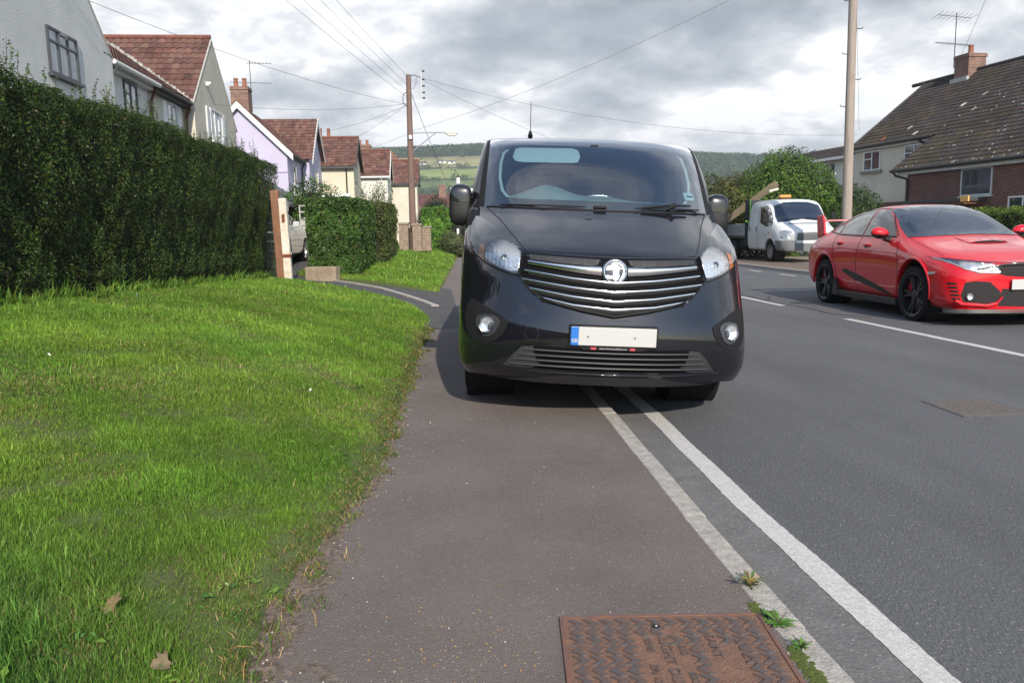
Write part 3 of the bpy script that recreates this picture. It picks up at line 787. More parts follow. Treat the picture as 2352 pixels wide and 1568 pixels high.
rosette(.99, 1.945, .083, .038, 13, (.11, .24, .04), 'small green weed on the kerb nearest the camera')
def moss():
    mb = MB()
    for k in range(520):
        y = random.uniform(1.70, 2.45); x = float(kx(y)) - .012 + random.gauss(0, .010); 
        if snoise(y, 3, 9, 2) < -.05 or not (1.70 < y < 2.22): continue
        s = random.uniform(.004, .010); k0 = len(mb.v); mb.v += [(x - s, y - s, .081), (x + s, y - s, .081), (x + s, y + s, .081), (x - s, y + s, .081), (x, y, .081 + s * .8)]
        mb.f += [(k0, k0 + 1, k0 + 4), (k0 + 1, k0 + 2, k0 + 4), (k0 + 2, k0 + 3, k0 + 4), (k0 + 3, k0, k0 + 4)]; mb.m += [0] * 4
    o = mb.build('moss', mat('moss', (.09, .12, .02), .95, var=.4, vscale=80), smooth=180); tag(o, 'olive green moss filling the joint between path and kerb', 'moss', kind='stuff')
moss()

# ------------------------------------------------------------------ hedges
def hedge(name, label, x0, x1, y0, y1, z0, z1, faces, n, size, colour, seed, m=None, group=None, sh=None, amp=.08, cat='hedge', taper=0.):
    z0f = z0 if callable(z0) else (lambda y: z0 + 0 * y); z1f = z1 if callable(z1) else (lambda y: z1 + 0 * y)
    t = thing(name, label, cat, ((x0 + x1) / 2, (y0 + y1) / 2, float(z0f((y0 + y1) / 2))), 0, group)
    P, N_ = bumpy_box_points(n, x0, x1, y0, y1, z0f, z1f, faces, amp=amp, seed=seed, taper=taper)
    P = P - np.array(t.location)[None]
    c = tint(len(P), colour, .26) * (.78 + .5 * np.clip(.5 + snoise(P[:, 1] * 2, P[:, 2] * 2, 1.7, seed) * 1.3, 0, 1))[:, None]
    new = rng.random(len(P)) < .035; c[new] *= np.array([2.1, 1.8, 1.3]); dead = (rng.random(len(P)) < .02 + .10 * (snoise(P[:, 1], P[:, 2], 2.3, seed + 9) > .75)); c[dead] = np.array([.10, .06, .03]) * rng.uniform(.5, 1.5, (int(dead.sum()), 1))
    leaves('foliage', P, N_ + [0, 0, .2], size, c, m or M_leafgloss, t, .55, 1.1)
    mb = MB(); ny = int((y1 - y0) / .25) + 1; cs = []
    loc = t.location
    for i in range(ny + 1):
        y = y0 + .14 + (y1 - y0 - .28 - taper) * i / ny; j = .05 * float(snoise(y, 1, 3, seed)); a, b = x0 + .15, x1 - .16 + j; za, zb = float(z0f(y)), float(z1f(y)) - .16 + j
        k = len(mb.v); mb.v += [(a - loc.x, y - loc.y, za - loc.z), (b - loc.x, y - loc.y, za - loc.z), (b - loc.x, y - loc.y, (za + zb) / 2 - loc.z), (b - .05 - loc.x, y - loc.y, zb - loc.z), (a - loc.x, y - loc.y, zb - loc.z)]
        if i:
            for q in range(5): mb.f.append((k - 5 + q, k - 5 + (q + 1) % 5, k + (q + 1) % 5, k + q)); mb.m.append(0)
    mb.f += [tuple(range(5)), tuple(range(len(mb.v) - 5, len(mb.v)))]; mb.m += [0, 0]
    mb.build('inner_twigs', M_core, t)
    if sh:
        k, hh, yr = sh; roots = []
        for _ in range(k):
            y = random.uniform(*yr); x = random.uniform(x0 + .2, x1 - .02); roots.append((x - loc.x, y - loc.y, float(z1f(np.array(y))) - .05 - loc.z))
        shoots('s', roots, hh, size * 1.05, tuple(v * 1.35 for v in colour), M_leafgloss, M_twig, t)
    return t
hedge('privet_hedge', 'tall dark green clipped privet hedge along the left of the near lawn', -5.0, -3.52, 5.0, 18.9,
      lambda y: h1(-3.6, y) - .05, lambda y: 2.60 + .019 * y + .035 * np.sin(y * 1.3), [('right', 25), ('top', 15), ('back', 3), ('front', 3)], 245000, .029, (.040, .070, .013), 2.0, sh=(300, .30, (6.3, 17.0)), taper=.9)
hedge('ivy_hedge', 'square cut ivy covered hedge standing behind the stone block', -2.98, -1.74, 19.0, 24.5,
      lambda y: .38 + 0 * y, lambda y: 2.12 + .02 * (y - 19), [('front', 14), ('right', 20), ('top', 10), ('left', 3)], 26000, .075, (.045, .095, .018), 5.0, amp=.10)
hedge('beech_hedge', 'olive green clipped hedge continuing behind the ivy', -2.75, -1.42, 24.4, 31.5,
      lambda y: .42 + 0 * y, lambda y: 2.22 + .03 * (y - 24), [('right', 16), ('top', 10), ('front', 3), ('back', 3)], 26000, .065, (.065, .085, .022), 7.0, amp=.12, sh=(46, .75, (26, 30.5)))
hedge('laurel_hedge', 'rounded glossy light green laurel hedge beside the far path', -.55, .92, 42, 47,
      lambda y: .30 + 0 * y, lambda y: 2.62 + 0 * y, [('front', 10), ('right', 10), ('top', 6)], 12000, .13, (.085, .19, .025), 9.0, amp=.14)
hedge('garden_hedge', 'low yellow green clipped hedge in front of the brick house', 14.2, 16.0, 12.0, 24.5,
      .05, 1.62, [('left', 14), ('top', 10), ('back', 4)], 24000, .07, (.10, .155, .02), 11.0)
bush('garden_shrub', 'loose green shrub rising behind the ivy hedge', 'shrub', (-4.1, 27.6, .5), [((0, 0, 1.5), (1.15, .9, 1.2)), ((.9, -.3, .9), (.8, .7, 1.0)), ((-.9, .1, 1.0), (.9, .8, 1.1))], 15000, .085, (.055, .11, .02), seed=3)
bush('rose_bush', 'low straggly rose and weed clump beyond the laurel hedge', 'shrub', (1.1, 41.2, .12), [((0, 0, .55), (.55, 2.4, .6)), ((.35, -2.2, .35), (.5, .9, .42)), ((-.4, 1.5, .7), (.5, 1.4, .7))], 7000, .09, (.09, .11, .035), seed=4)
bush('conifer_shrub', 'dark conifer behind the laurel hedge and the brick piers', 'shrub', (.1, 56, .3), [((0, 0, 1.5), (1.3, 1.1, 1.5)), ((.2, 0, 2.6), (.9, .8, 1.0)), ((1.6, .5, 1.2), (1.3, 1, 1.2))], 9000, .11, (.022, .045, .018), seed=5)
# hillside of shrubs beyond the truck
bush('elder_tree', 'broad bright green tree behind the white pickup cab', 'tree', (14.1, 30.2, 0), [((-.9, 0, 2.2), (1.3, 1.3, 1.5)), ((-.1, 0, 3.1), (1.15, 1.2, 1.25)), ((.9, .1, 2.5), (1.2, 1.2, 1.35)), ((1.7, 0, 1.6), (1.1, 1.2, 1.4)), ((-.2, .2, 1.1), (1.9, 1.3, 1.1))], 52000, .085, (.075, .145, .022), seed=6)
bush('rambling_bush', 'reddish green flowering bush between the van and the pickup board', 'bush', (11.5, 30.6, 0), [((-.2, 0, 1.9), (1.4, 1.3, 1.45)), ((.8, .1, 2.3), (1.0, 1.1, 1.1)), ((-1.4, .2, 1.5), (1.2, 1.2, 1.3)), ((.2, -.2, .8), (2.2, 1.2, .9))], 40000, .080, (.095, .105, .030), seed=8)
bush('dark_bush', 'dark green bush at the foot of the tall right pole', 'bush', (16.6, 29.6, 0), [((0, 0, 1.5), (1.2, 1.1, 1.3)), ((-.8, -.3, .9), (1.1, 1.0, 1.0)), ((1.2, .2, .9), (1.2, 1, 1.0))], 26000, .08, (.035, .07, .018), seed=9)
bush('back_hedge_bush', 'long dark hedge row farther behind the pickup', 'bush', (10.0, 37, 0), [((-2.5, 0, 1.3), (2.2, 1.0, 1.4)), ((.8, 0, 1.5), (2.2, 1.0, 1.6)), ((4, 0, 1.4), (2.2, 1.0, 1.5))], 16000, .13, (.045, .085, .022), seed=10)
# ------------------------------------------------------------------ vehicle helpers
M_black = mat('black_plastic', (.012, .012, .013), .6, var=.2, vscale=30, spec=.25)
M_dark = mat('dark_void', (.006, .006, .007), .8)
M_tyre = mat('tyre_rubber', (.016, .016, .017), .85, spec=.25, var=.3, vscale=25, bump=.3, bscale=60)
M_chrome = mat('chrome', (.82, .83, .86), .12, metal=1.0)
M_satin = mat('satin_metal', (.62, .63, .66), .28, metal=1.0)
M_white = mat('plate_white', (.50, .50, .49), .5)
M_blue = mat('plate_blue', (.02, .16, .55), .35)
M_reflect = mat('lamp_reflector', (.86, .88, .90), .24, metal=.75)
M_lens = glass_mat('lamp_lens', (.93, .95, .97), 1.5, 1.6)
M_screen = glass_mat('windscreen_glass', (.52, .68, .73), 1.52, 4.2)
M_sideglass = glass_mat('side_glass', (.26, .30, .31), 1.52, 1.5)
M_orange = mat('amber_lens', (.75, .22, .05), .25, coat=.6)
M_trim = mat('cabin_trim', (.06, .07, .07), .7)
M_visor = mat('sun_visor', (.70, .74, .72), .7)
M_rubber = mat('window_rubber', (.012, .012, .013), .6)
def paint(name, c, metal=.0, rough=.35, flake=0, spec=.25):
    m = mat(name, c, rough, metal=metal, coat=1.0, croughness=.012, var=.06, vscale=2, spec=spec)
    m.node_tree.nodes['Principled BSDF'].inputs['Coat IOR'].default_value = 1.55
    return m
def bvh_of(objs):
    V = []; F = []
    for o in objs:
        k = len(V); V += [tuple(v.co) for v in o.data.vertices]; F += [tuple(i + k for i in p.vertices) for p in o.data.polygons]
    return BVHTree.FromPolygons(V, F)
def proj_pt(bvh, a, b, axis, sgn, far=6.0):
    """axis 'y': (a,b)=(x,z), ray travels +y from the front; axis 'x': (a,b)=(y,z), from side sgn"""
    if axis == 'y': o = Vector((a, -far * sgn, b)); d = Vector((0, sgn, 0))
    elif axis == 'x': o = Vector((sgn * far, a, b)); d = Vector((-sgn, 0, 0))
    else: o = Vector((a, b, far)); d = Vector((0, 0, -1))
    h = bvh.ray_cast(o, d)
    if h[0] is None: return None, None
    n = h[1]
    if n.dot(d) > 0: n = -n
    return h[0], n
def patch(name, poly, bvh, m, parent, off=.003, thick=.008, res=.05, axis='y', sgn=1, bstep=None, smooth=35, nd=None, dome=0.0):
    """a panel of the given outline laid on the body surface, standing off by `off`, with a rim going back by `thick`"""
    P, F = cdt(poly, res, bstep or res)
    vs = []; ok = []; ctr = (sum(p[0] for p in poly) / len(poly), sum(p[1] for p in poly) / len(poly))
    rmax = max(math.hypot(p[0] - ctr[0], p[1] - ctr[1]) for p in poly)
    last = None
    for p in P:
        h, n = proj_pt(bvh, p[0], p[1], axis, sgn)
        if h is None:
            q = .985; 
            while h is None and q > .6: h, n = proj_pt(bvh, ctr[0] + (p[0] - ctr[0]) * q, ctr[1] + (p[1] - ctr[1]) * q, axis, sgn); q -= .03
        if h is None: h, n = (last or (Vector((0, 0, 0)), Vector((0, -1, 0))))
        last = (h, n)
        if nd is not None: n = Vector(nd)
        dd = dome * max(0, 1 - (math.hypot(p[0] - ctr[0], p[1] - ctr[1]) / rmax) ** 2) if dome else 0
        vs.append(h + n * (off + dd)); ok.append(n)
    mb = MB(); mb.add(vs, F)
    # rim
    ec = {}
    for f in F:
        for a, b in zip(f, f[1:] + f[:1]): ec[(min(a, b), max(a, b))] = ec.get((min(a, b), max(a, b)), 0) + 1
    bset = [e for e, c in ec.items() if c == 1]; mp = {}
    for a, b in bset:
        for q in (a, b):
            if q not in mp: mp[q] = len(mb.v); mb.v.append(tuple(vs[q] - ok[q] * thick))
        mb.f.append((a, b, mp[b], mp[a])); mb.m.append(0)
    return mb.build(name, m, parent, smooth=smooth)
def seam(name, path, bvh, parent, r=.0035, m=None, axis='y', sgn=1, sink=.3, step=.03):
    pts = []
    for p in resample([Vector((q[0], q[1], 0)) for q in path], step):
        h, n = proj_pt(bvh, p.x, p.y, axis, sgn)
        if h is not None: pts.append(h - n * r * sink)
    mb = MB()
    if len(pts) > 1: mb.tube(pts, r, 6)
    return mb.build(name, m or M_rubber, parent, smooth=180)
def bar(mb, path, bvh, hw, t, off=.0, axis='y', sgn=1, step=.03, hw2=None, mi=0, flat=True, lin=0):
    """slat following the surface: height 2*hw, standing off by t"""
    pts = resample([Vector((q[0], q[1], 0)) for q in path], step); k0 = len(mb.v); n = len(pts); c = 0
    for i, p in enumerate(pts):
        h, nn = proj_pt(bvh, p.x, p.y, axis, sgn)
        if h is None: continue
        nn = Vector((0, -1, 0)) if (flat and axis == 'y') else nn
        w = hw if hw2 is None else (hw + (hw2 - hw) * (i / (n - 1) if lin > 0 else 1 - i / (n - 1)) if lin else hw + (hw2 - hw) * abs(2 * i / (n - 1) - 1))
        u = Vector((0, 0, 1))
        mb.v += [tuple(h + nn * off + u * w), tuple(h + nn * (off + t) + u * w * .7), tuple(h + nn * (off + t * 1.15)), tuple(h + nn * (off + t) - u * w * .7), tuple(h + nn * off - u * w)]; c += 1
    for i in range(c - 1):
        for j in range(4): a = k0 + i * 5 + j; mb.f.append((a, a + 1, a + 6, a + 5)); mb.m.append(mi)
    mb.f += [tuple(range(k0, k0 + 5)), tuple(range(k0 + (c - 1) * 5, k0 + c * 5))]; mb.m += [mi, mi]
def wheel(parent, c, r, w, side, style='spoke', rim_m=None, rr=.66, nsp=5, steer=0.0, caliper=None):
    """axis along x; side=+1/-1 says which way the face looks"""
    t = bpy.data.objects.new('wheel', None); col.objects.link(t); t.parent = parent; t.location = c; t.rotation_euler = (0, 0, steer)
    hw = w / 2; tp = [(-hw * .92, r * rr), (-hw, r * .80), (-hw * .95, r * .93), (-hw * .8, r * .985), (-hw * .35, r), (hw * .35, r), (hw * .8, r * .985), (hw * .95, r * .93), (hw, r * .80), (hw * .92, r * rr)]
    mb = MB(); mb.lathe(tp, (0, 0, 0), 'x', 48)
    for q in (-.42, -.14, .14, .42): mb.lathe([(hw * q - .004, r * 1.001), (hw * q, r * .985), (hw * q + .004, r * 1.001)], (0, 0, 0), 'x', 48)
    mb.build('tyre', M_tyre, t, smooth=40)
    rim_m = rim_m or M_satin; s = side; R_ = r * rr; mb = MB()
    mb.lathe([(s * hw * .95, R_ * 1.02), (s * hw * .90, R_ * .95), (s * hw * .35, R_ * .90), (-s * hw * .9, R_ * .93)], (0, 0, 0), 'x', 40)
    if style == 'steel':
        mb.lathe([(s * hw * .35, R_ * .90), (s * hw * .15, R_ * .75), (s * hw * .45, R_ * .55), (s * hw * .55, R_ * .35), (s * hw * .6, R_ * .30), (s * hw * .6, .001)], (0, 0, 0), 'x', 32)
        for k in range(10):
            a = k * .628; mb.tube([(s * hw * .18, math.cos(a) * R_ * .68, math.sin(a) * R_ * .68), (s * hw * .34, math.cos(a) * R_ * .68, math.sin(a) * R_ * .68)], R_ * .07, 8)
    else:
        for k in range(nsp):
            for d in ((-.16, .16) if style == 'twin' else (0,)):
                a = k * 2 * math.pi / nsp; a1 = a + d * .4; a2 = a + d
                p1 = Vector((s * hw * .62, math.cos(a1) * R_ * .18, math.sin(a1) * R_ * .18)); p2 = Vector((s * hw * .72, math.cos(a2) * R_ * .92, math.sin(a2) * R_ * .92))
                tn = Vector((0, -math.sin(a), math.cos(a))); ww = R_ * (.10 if style != 'twin' else .055)
                vs = []
                for p, q in ((p1, 1.2), (p2, .9)):
                    vs += [p + tn * ww * q, p - tn * ww * q, p - tn * ww * q - Vector((s * .025, 0, 0)), p + tn * ww * q - Vector((s * .025, 0, 0))]
                mb.add(vs, [(0, 1, 5, 4), (1, 2, 6, 5), (2, 3, 7, 6), (3, 0, 4, 7), (0, 1, 2, 3), (4, 5, 6, 7)])
        mb.lathe([(s * hw * .55, R_ * .24), (s * hw * .72, R_ * .20), (s * hw * .74, .001)], (0, 0, 0), 'x', 20)
    mb.build('rim', rim_m, t, smooth=35)
    mb = MB(); mb.lathe([(s * hw * .05, .001), (s * hw * .05, R_ * .80), (-s * hw * .05, R_ * .80)], (0, 0, 0), 'x', 32)
    mb.build('brake_disc', mat('brake_disc', (.12, .12, .13), .4, metal=.8), t, smooth=30)
    if caliper:
        mb = MB(); n = 8
        for i in range(n):
            a0 = -.2 + i * .12; a1 = a0 + .125
            vs = [(s * x, -math.cos(a) * q * -1, math.sin(a) * q) for a in (a0, a1) for q in (R_ * .55, R_ * .86) for x in (hw * .02, hw * .34)]
            mb.add(vs, [(0, 1, 3, 2), (4, 5, 7, 6), (0, 1, 5, 4), (2, 3, 7, 6), (0, 2, 6, 4), (1, 3, 7, 5)])
        mb.build('brake_caliper', caliper, t)
    return t
def text_mesh(name, body, size, m, parent, M, depth=.002, xs=1.0, bold=0.0, align='CENTER'):
    cu = bpy.data.curves.new(name, 'FONT'); cu.body = body; cu.size = size; cu.extrude = depth; cu.align_x = align; cu.align_y = 'CENTER'; cu.offset = bold; cu.space_character = 1.05
    o = bpy.data.objects.new(name, cu); col.objects.link(o)
    dg = bpy.context.evaluated_depsgraph_get(); me = bpy.data.meshes.new_from_object(o.evaluated_get(dg))
    bpy.data.objects.remove(o); bpy.data.curves.remove(cu)
    me.transform(M @ Matrix.Diagonal((xs, 1, 1, 1))); me.materials.clear(); me.materials.append(m)
    q = bpy.data.objects.new(name, me); col.objects.link(q); q.parent = parent; return q
def ell(cx, cz, rx, rz, n=24, a0=0): return [(cx + rx * math.cos(2 * math.pi * i / n + a0), cz + rz * math.sin(2 * math.pi * i / n + a0)) for i in range(n)]
def cr(pts, k=4):
    """closed Catmull-Rom smoothing of an outline"""
    n = len(pts); out = []
    for i in range(n):
        p0, p1, p2, p3 = pts[i - 1], pts[i], pts[(i + 1) % n], pts[(i + 2) % n]
        for j in range(k):
            t = j / k; out.append(tuple(.5 * (2 * p1[q] + (p2[q] - p0[q]) * t + (2 * p0[q] - 5 * p1[q] + 4 * p2[q] - p3[q]) * t * t + (3 * p1[q] - p0[q] - 3 * p2[q] + p3[q]) * t ** 3) for q in (0, 1)))
    return out
def mir(pts): return [(-p[0], p[1]) for p in pts][::-1]
def cut_arches(o, cutters):
    """wheel arches cut out of a closed body"""
    cs = []
    for (y, z, r, xa, xb) in cutters:
        mb = MB(); mb.tube([(xa, y, z), (xb, y, z)], r, 40); c = mb.build('cutter', M_dark, o.parent); cs.append(c)
        md = o.modifiers.new('b', 'BOOLEAN'); md.operation = 'DIFFERENCE'; md.object = c; md.solver = 'EXACT'
    applied(o)
    for c in cs: me = c.data; bpy.data.objects.remove(c); bpy.data.meshes.remove(me)
    o.data.polygons.foreach_set('use_smooth', [True] * len(o.data.polygons)); o.data.set_sharp_from_angle(angle=R(38))
    return o
def itp(z, tab): return float(np.interp(z, [t[0] for t in tab], [t[1] for t in tab]))

# ================================================================== the black van
VAN_F0 = [(.20, .16), (.27, .10), (.34, .04), (.42, .012), (.55, 0), (.66, .015), (.72, .04), (.80, .06), (.95, .09), (1.03, .125), (1.06, .16), (1.10, .25), (1.17, .42), (1.25, .64), (1.33, .86), (1.36, .93), (1.5, 1.06), (1.7, 1.25), (1.86, 1.43), (1.905, 1.52), (1.93, 1.60), (1.96, 1.85), (1.975, 2.4)]
VAN_HW = [(.2, .84), (.29, .895), (.33, .925), (.38, .943), (.48, .950), (.8, .956), (1.0, .957), (1.2, .950), (1.36, .942), (1.6, .905), (1.86, .850), (1.925, .825), (1.955, .785), (1.972, .70)]
VAN_D = [(.2, .42), (.4, .46), (.7, .60), (1.0, .75), (1.2, .60), (1.36, .50), (1.6, .42), (1.9, .35)]
def smooth_tab(tab, z, h=.035):
    return sum(itp(z + d, tab) for d in (-h, -h / 2, 0, h / 2, h)) / 5
def van_S(a, z):
    """a: |x|/halfwidth 0..1 -> y"""
    hh = .035 if z < 1.3 or z > 1.4 else .012
    f = smooth_tab(VAN_F0, z, hh); d = itp(z, VAN_D)
    return f + d * (1 - math.sqrt(max(0, 1 - min(a, 1) ** 2.4)))
VAN_LEN = 4.98
def zdrop(a, z): return .035 * a ** 4 * max(0, min(1, (.42 - z) / .12))
def van_xp(z): return itp(z, [(1.36, .820), (1.905, .792)])     # glass edge
def build_van():
    body_m = paint('van_paint', (.006, .006, .010), rough=.5, spec=.06)
    body_m.node_tree.nodes['Principled BSDF'].inputs['Coat IOR'].default_value = 1.72
    t = thing('panel_van', 'black panel van facing the camera, parked half on the pavement over the kerb', 'van', (1.03, 4.54, .040), 0,
              rot=(0, R(3.2), -R(4.7)))
    zs = [.295, .32, .345, .38, .43, .48, .54, .60, .66, .70, .74, .79, .84, .89, .94, .985, 1.02, 1.045, 1.065, 1.09, 1.12, 1.16, 1.20, 1.25, 1.30, 1.345, 1.36, 1.42, 1.50, 1.58, 1.66, 1.74, 1.82, 1.87, 1.905, 1.93, 1.95, 1.965, 1.975]
    NG = 14           # columns across half the glass
    NC = 16           # corner columns
    sy = [1.15, 1.35, 1.60, 1.85, 2.15, 2.4, 2.9, 3.4, 3.95, 4.3, 4.8]
    rows = []
    for z in zs:
        w = smooth_tab(VAN_HW, z, .02); ap = itp(z, [(.3, .80), (1.36, .820 / .942), (1.905, .792 / .835), (1.975, .95)])
        ap = min(ap, .97)
        row = []
        for i in range(NG + 1): a = ap * i / NG; row.append((a * w, van_S(a, z), z - zdrop(a, z)))
        for i in range(1, NC + 1):
            ph = math.acos(min(1, (1 - ap ** 2.4) ** .5)); th = ph + (math.pi / 2 - ph) * i / NC
            a = min(1, (math.sin(th) ** 2) ** (1 / 2.4)); row.append((a * w, van_S(a, z), z - zdrop(a, z)))
        y0 = row[-1][1]
        for j, y in enumerate(sy):
            yy = y0 + (y - 1.0) * (VAN_LEN - .12 - y0) / (4.8 - 1.0); row.append((w, yy, z - zdrop(1, z)))
        row.append((w - .06, VAN_LEN - .03, z)); row.append((w * .5, VAN_LEN, z)); row.append((0, VAN_LEN, z))
        rows.append(row)
    nc = len(rows[0]); n = len(zs); r0 = zs.index(1.36); r1 = zs.index(1.905)
    # side window cells: columns of the straight side, rows above the belt
    c0 = NG + NC
    def cell(r, c):
        if r0 <= r < r1 and c < NG: return 'screen'
        if zs.index(1.36) <= r < zs.index(1.82) and c0 + 1 <= c < c0 + 5: return 'side'
        return 'body'
    body = MB(); scr = MB(); side = [MB(), MB()]
    for s in (1, -1):
        k = len(body.v)
        vs = [(s * p[0], p[1], p[2]) for row in rows for p in row]
        body.v += vs
        for r in range(n - 1):
            for c in range(nc - 1):
                q = (k + r * nc + c, k + r * nc + c + 1, k + (r + 1) * nc + c + 1, k + (r + 1) * nc + c)
                kind = cell(r, c)
                if kind == 'body': body.f.append(q); body.m.append(0)
                else:
                    tgt = scr if kind == 'screen' else side[0 if s > 0 else 1]
                    tgt.add([vs[i - k] for i in q], [(0, 1, 2, 3)])
        # roof and floor
        for c in range(nc - 1):
            a, b = rows[-1][c], rows[-1][c + 1]
            if c < nc - 1:
                body.add([(s * a[0], a[1], a[2]), (s * b[0], b[1], b[2]), (0, b[1], b[2] + .012 * (b[0] > 0)), (0, a[1], a[2] + .012 * (a[0] > 0))], [(0, 1, 2, 3)])
            a, b = rows[0][c], rows[0][c + 1]
            body.add([(s * a[0], a[1], a[2]), (s * b[0], b[1], b[2]), (0, b[1], b[2]), (0, a[1], a[2])], [(0, 1, 2, 3)])
    o = body.build('body', body_m, t)
    bm = bmesh.new(); bm.from_mesh(o.data); bmesh.ops.remove_doubles(bm, verts=bm.verts, dist=.0006); bmesh.ops.dissolve_degenerate(bm, dist=.0003, edges=bm.edges); bmesh.ops.recalc_face_normals(bm, faces=bm.faces); bm.to_mesh(o.data); bm.free()
    # full closed copy of the front surface, used only to lay panels on
    full = MB()
    for s in (1, -1):
        k = len(full.v); full.v += [(s * p[0], p[1], p[2]) for row in rows for p in row]
        for r in range(n - 1):
            for c in range(nc - 1): full.f.append((k + r * nc + c, k + r * nc + c + 1, k + (r + 1) * nc + c + 1, k + (r + 1) * nc + c))
    bvh = BVHTree.FromPolygons(full.v, full.f)
    # arches: cut by removing faces inside the circle then skirting with a liner
    md_c = []
    for y in (1.13, 4.22):
        for s in (1, -1):
            mb = MB(); mb.tube([(s * .55, y, .34), (s * 1.2, y, .34)], .385, 40); c = mb.build('cutter', M_dark, t); md_c.append(c)
    for c in md_c:
        md = o.modifiers.new('b', 'BOOLEAN'); md.operation = 'DIFFERENCE'; md.object = c; md.solver = 'EXACT'
    applied(o)
    for c in md_c: me = c.data; bpy.data.objects.remove(c); bpy.data.meshes.remove(me)
    o.data.polygons.foreach_set('use_smooth', [True] * len(o.data.polygons)); o.data.set_sharp_from_angle(angle=R(32))
    # glass
    g = scr.build('windscreen', M_screen, t, smooth=180)
    bm = bmesh.new(); bm.from_mesh(g.data); bmesh.ops.remove_doubles(bm, verts=bm.verts, dist=.0006); bmesh.ops.recalc_face_normals(bm, faces=bm.faces); bm.to_mesh(g.data); bm.free()
    for sd in side:
        g2 = sd.build('side_window', M_sideglass, t, smooth=180)
    # black frit border round the screen (rounded inner edge)
    def border():
        mb = MB(); out = []; inn = []
        NB = 120; cx, cz = 0, 1.632
        for i in range(NB):
            a = 2 * math.pi * i / NB; c, s = math.cos(a), math.sin(a)
            # superellipse inner edge
            e = 2 / 7.5
            iz = cz + .018 + (.228 if s < 0 else .238) * (abs(s) ** e) * (1 if s >= 0 else -1); ix = (itp(iz, [(1.40, .758), (1.88, .740)])) * (abs(c) ** e) * (1 if c >= 0 else -1)
            oz = cz + .2705 * (abs(s) ** .12) * (1 if s >= 0 else -1); oz = min(1.903, max(1.361, oz)); ox = (van_xp(oz) - .002) * (abs(c) ** .12) * (1 if c >= 0 else -1)
            inn.append((ix, iz)); out.append((ox, oz))
        K = 5
        for i in range(NB):
            for j in range(K + 1):
                x = out[i][0] + (inn[i][0] - out[i][0]) * j / K; z = out[i][1] + (inn[i][1] - out[i][1]) * j / K
                h, nn = proj_pt(bvh, x, z, 'y', 1); mb.v.append(tuple(h - nn * .004))
        for i in range(NB):
            for j in range(K):
                a = i * (K + 1) + j; b = ((i + 1) % NB) * (K + 1) + j; mb.f.append((a, b, b + 1, a + 1)); mb.m.append(0)
        mb.build('screen_border', mat('frit_black', (.012, .013, .014), .5), g, smooth=180)
    border()
    # light rim just inside the glass (cabin pillar trim), both sides
    for s in (1, -1):
        mb = MB(); pts = []
        for z, x in ((1.425, .60), (1.445, .66), (1.50, .705), (1.60, .725), (1.72, .72), (1.80, .70), (1.835, .66)):
            h, nn = proj_pt(bvh, x * s, z, 'y', 1); pts.append(h - nn * .03)
        mb.tube(pts, [.006, .012, .013, .012, .012, .011, .006], 8)
        mb.build('pillar_trim', M_visor, t, smooth=180)
    # cabin interior
    cab = MB(); cab.box(-.86, .86, 2.55, 2.58, .5, 1.9); cab.box(-.86, .86, 1.0, 2.55, .50, .52)
    cab.build('bulkhead', mat('bulkhead_dark', (.008, .010, .012), .9), t)
    lin = MB(); lin.box(-.60, .60, 1.75, 2.5, 1.90, 1.912); lin.build('roof_lining', M_trim, t)
    dash = MB()
    def dsh(u, v):
        x = -.80 + 1.6 * u; hump = .10 * math.exp(-((x + .36) / .20) ** 2) + .03 * math.exp(-((x - .05) / .16) ** 2)
        y = van_S(abs(x) / .92, 1.36) + .04 + .50 * v; z = 1.34 + (.085 + hump) * math.sin(math.pi * min(1, v * 1.15)) + .02 * v
        return (x, y, z)
    dash.grid(dsh, 40, 10); dash.grid(lambda u, v: (-.80 + 1.6 * u, van_S(abs(-.80 + 1.6 * u) / .92, 1.36) + .54, .8 + .56 * v), 20, 2)
    dash.build('dashboard', mat('dash_grey', (.26, .33, .33), .65, var=.15, vscale=8), t, smooth=60)
    mb = MB(); mb.tube([(-.09 + .2 * q / 6 - .0, 1.05 + .02, 1.455 + .008 * math.sin(math.pi * q / 6)) for q in range(7)], .004, 6); mb.build('chrome_strip', M_chrome, t, smooth=180)
    mb = MB(); ring = [(-.38 + .19 * math.cos(a), 1.62 + .19 * math.sin(a) * .45, 1.36 + .19 * math.sin(a) * .89) for a in [2 * math.pi * i / 32 for i in range(33)]]
    mb.tube(ring, .014, 8); mb.tube([(-.38, 1.62, 1.36), (-.55, 1.62, 1.38)], .014); mb.tube([(-.38, 1.62, 1.36), (-.21, 1.62, 1.38)], .014); mb.tube([(-.38, 1.62, 1.36), (-.38, 1.50, 1.15)], .03)
    mb.build('steering_wheel', M_black, t, smooth=180)
    for x in (-.42, .22, .58):
        st = MB(); st.box(x - .23, x + .23, 2.15, 2.32, .75, 1.45); st.box(x - .12, x + .12, 2.20, 2.30, 1.48, 1.68); st.box(x - .24, x + .24, 1.75, 2.25, .70, .84)
        st.build('seat', mat('seat_fabric', (.014, .015, .018), .9), t, bevel=.04)
    # sun visor, folded down on the driver's side
    mb = MB(); vp = [(-.62, .02), (-.60, .09), (-.56, .10), (-.16, .10), (-.12, .08), (-.11, .03), (-.13, -.015), (-.17, -.022), (-.55, -.022), (-.60, -.012)]
    def vz(q): return 1.730 + q
    V3 = []
    for yo in (0, .022):
        V3 += [(x, van_S(abs(x) / .82, vz(z)) + .05 + yo, vz(z)) for x, z in vp]
    mb.add(V3, [tuple(range(10)), tuple(range(10, 20))] + [(i, (i + 1) % 10, 10 + (i + 1) % 10, 10 + i) for i in range(10)])
    mb.build('sun_visor', M_visor, t, bevel=.006)
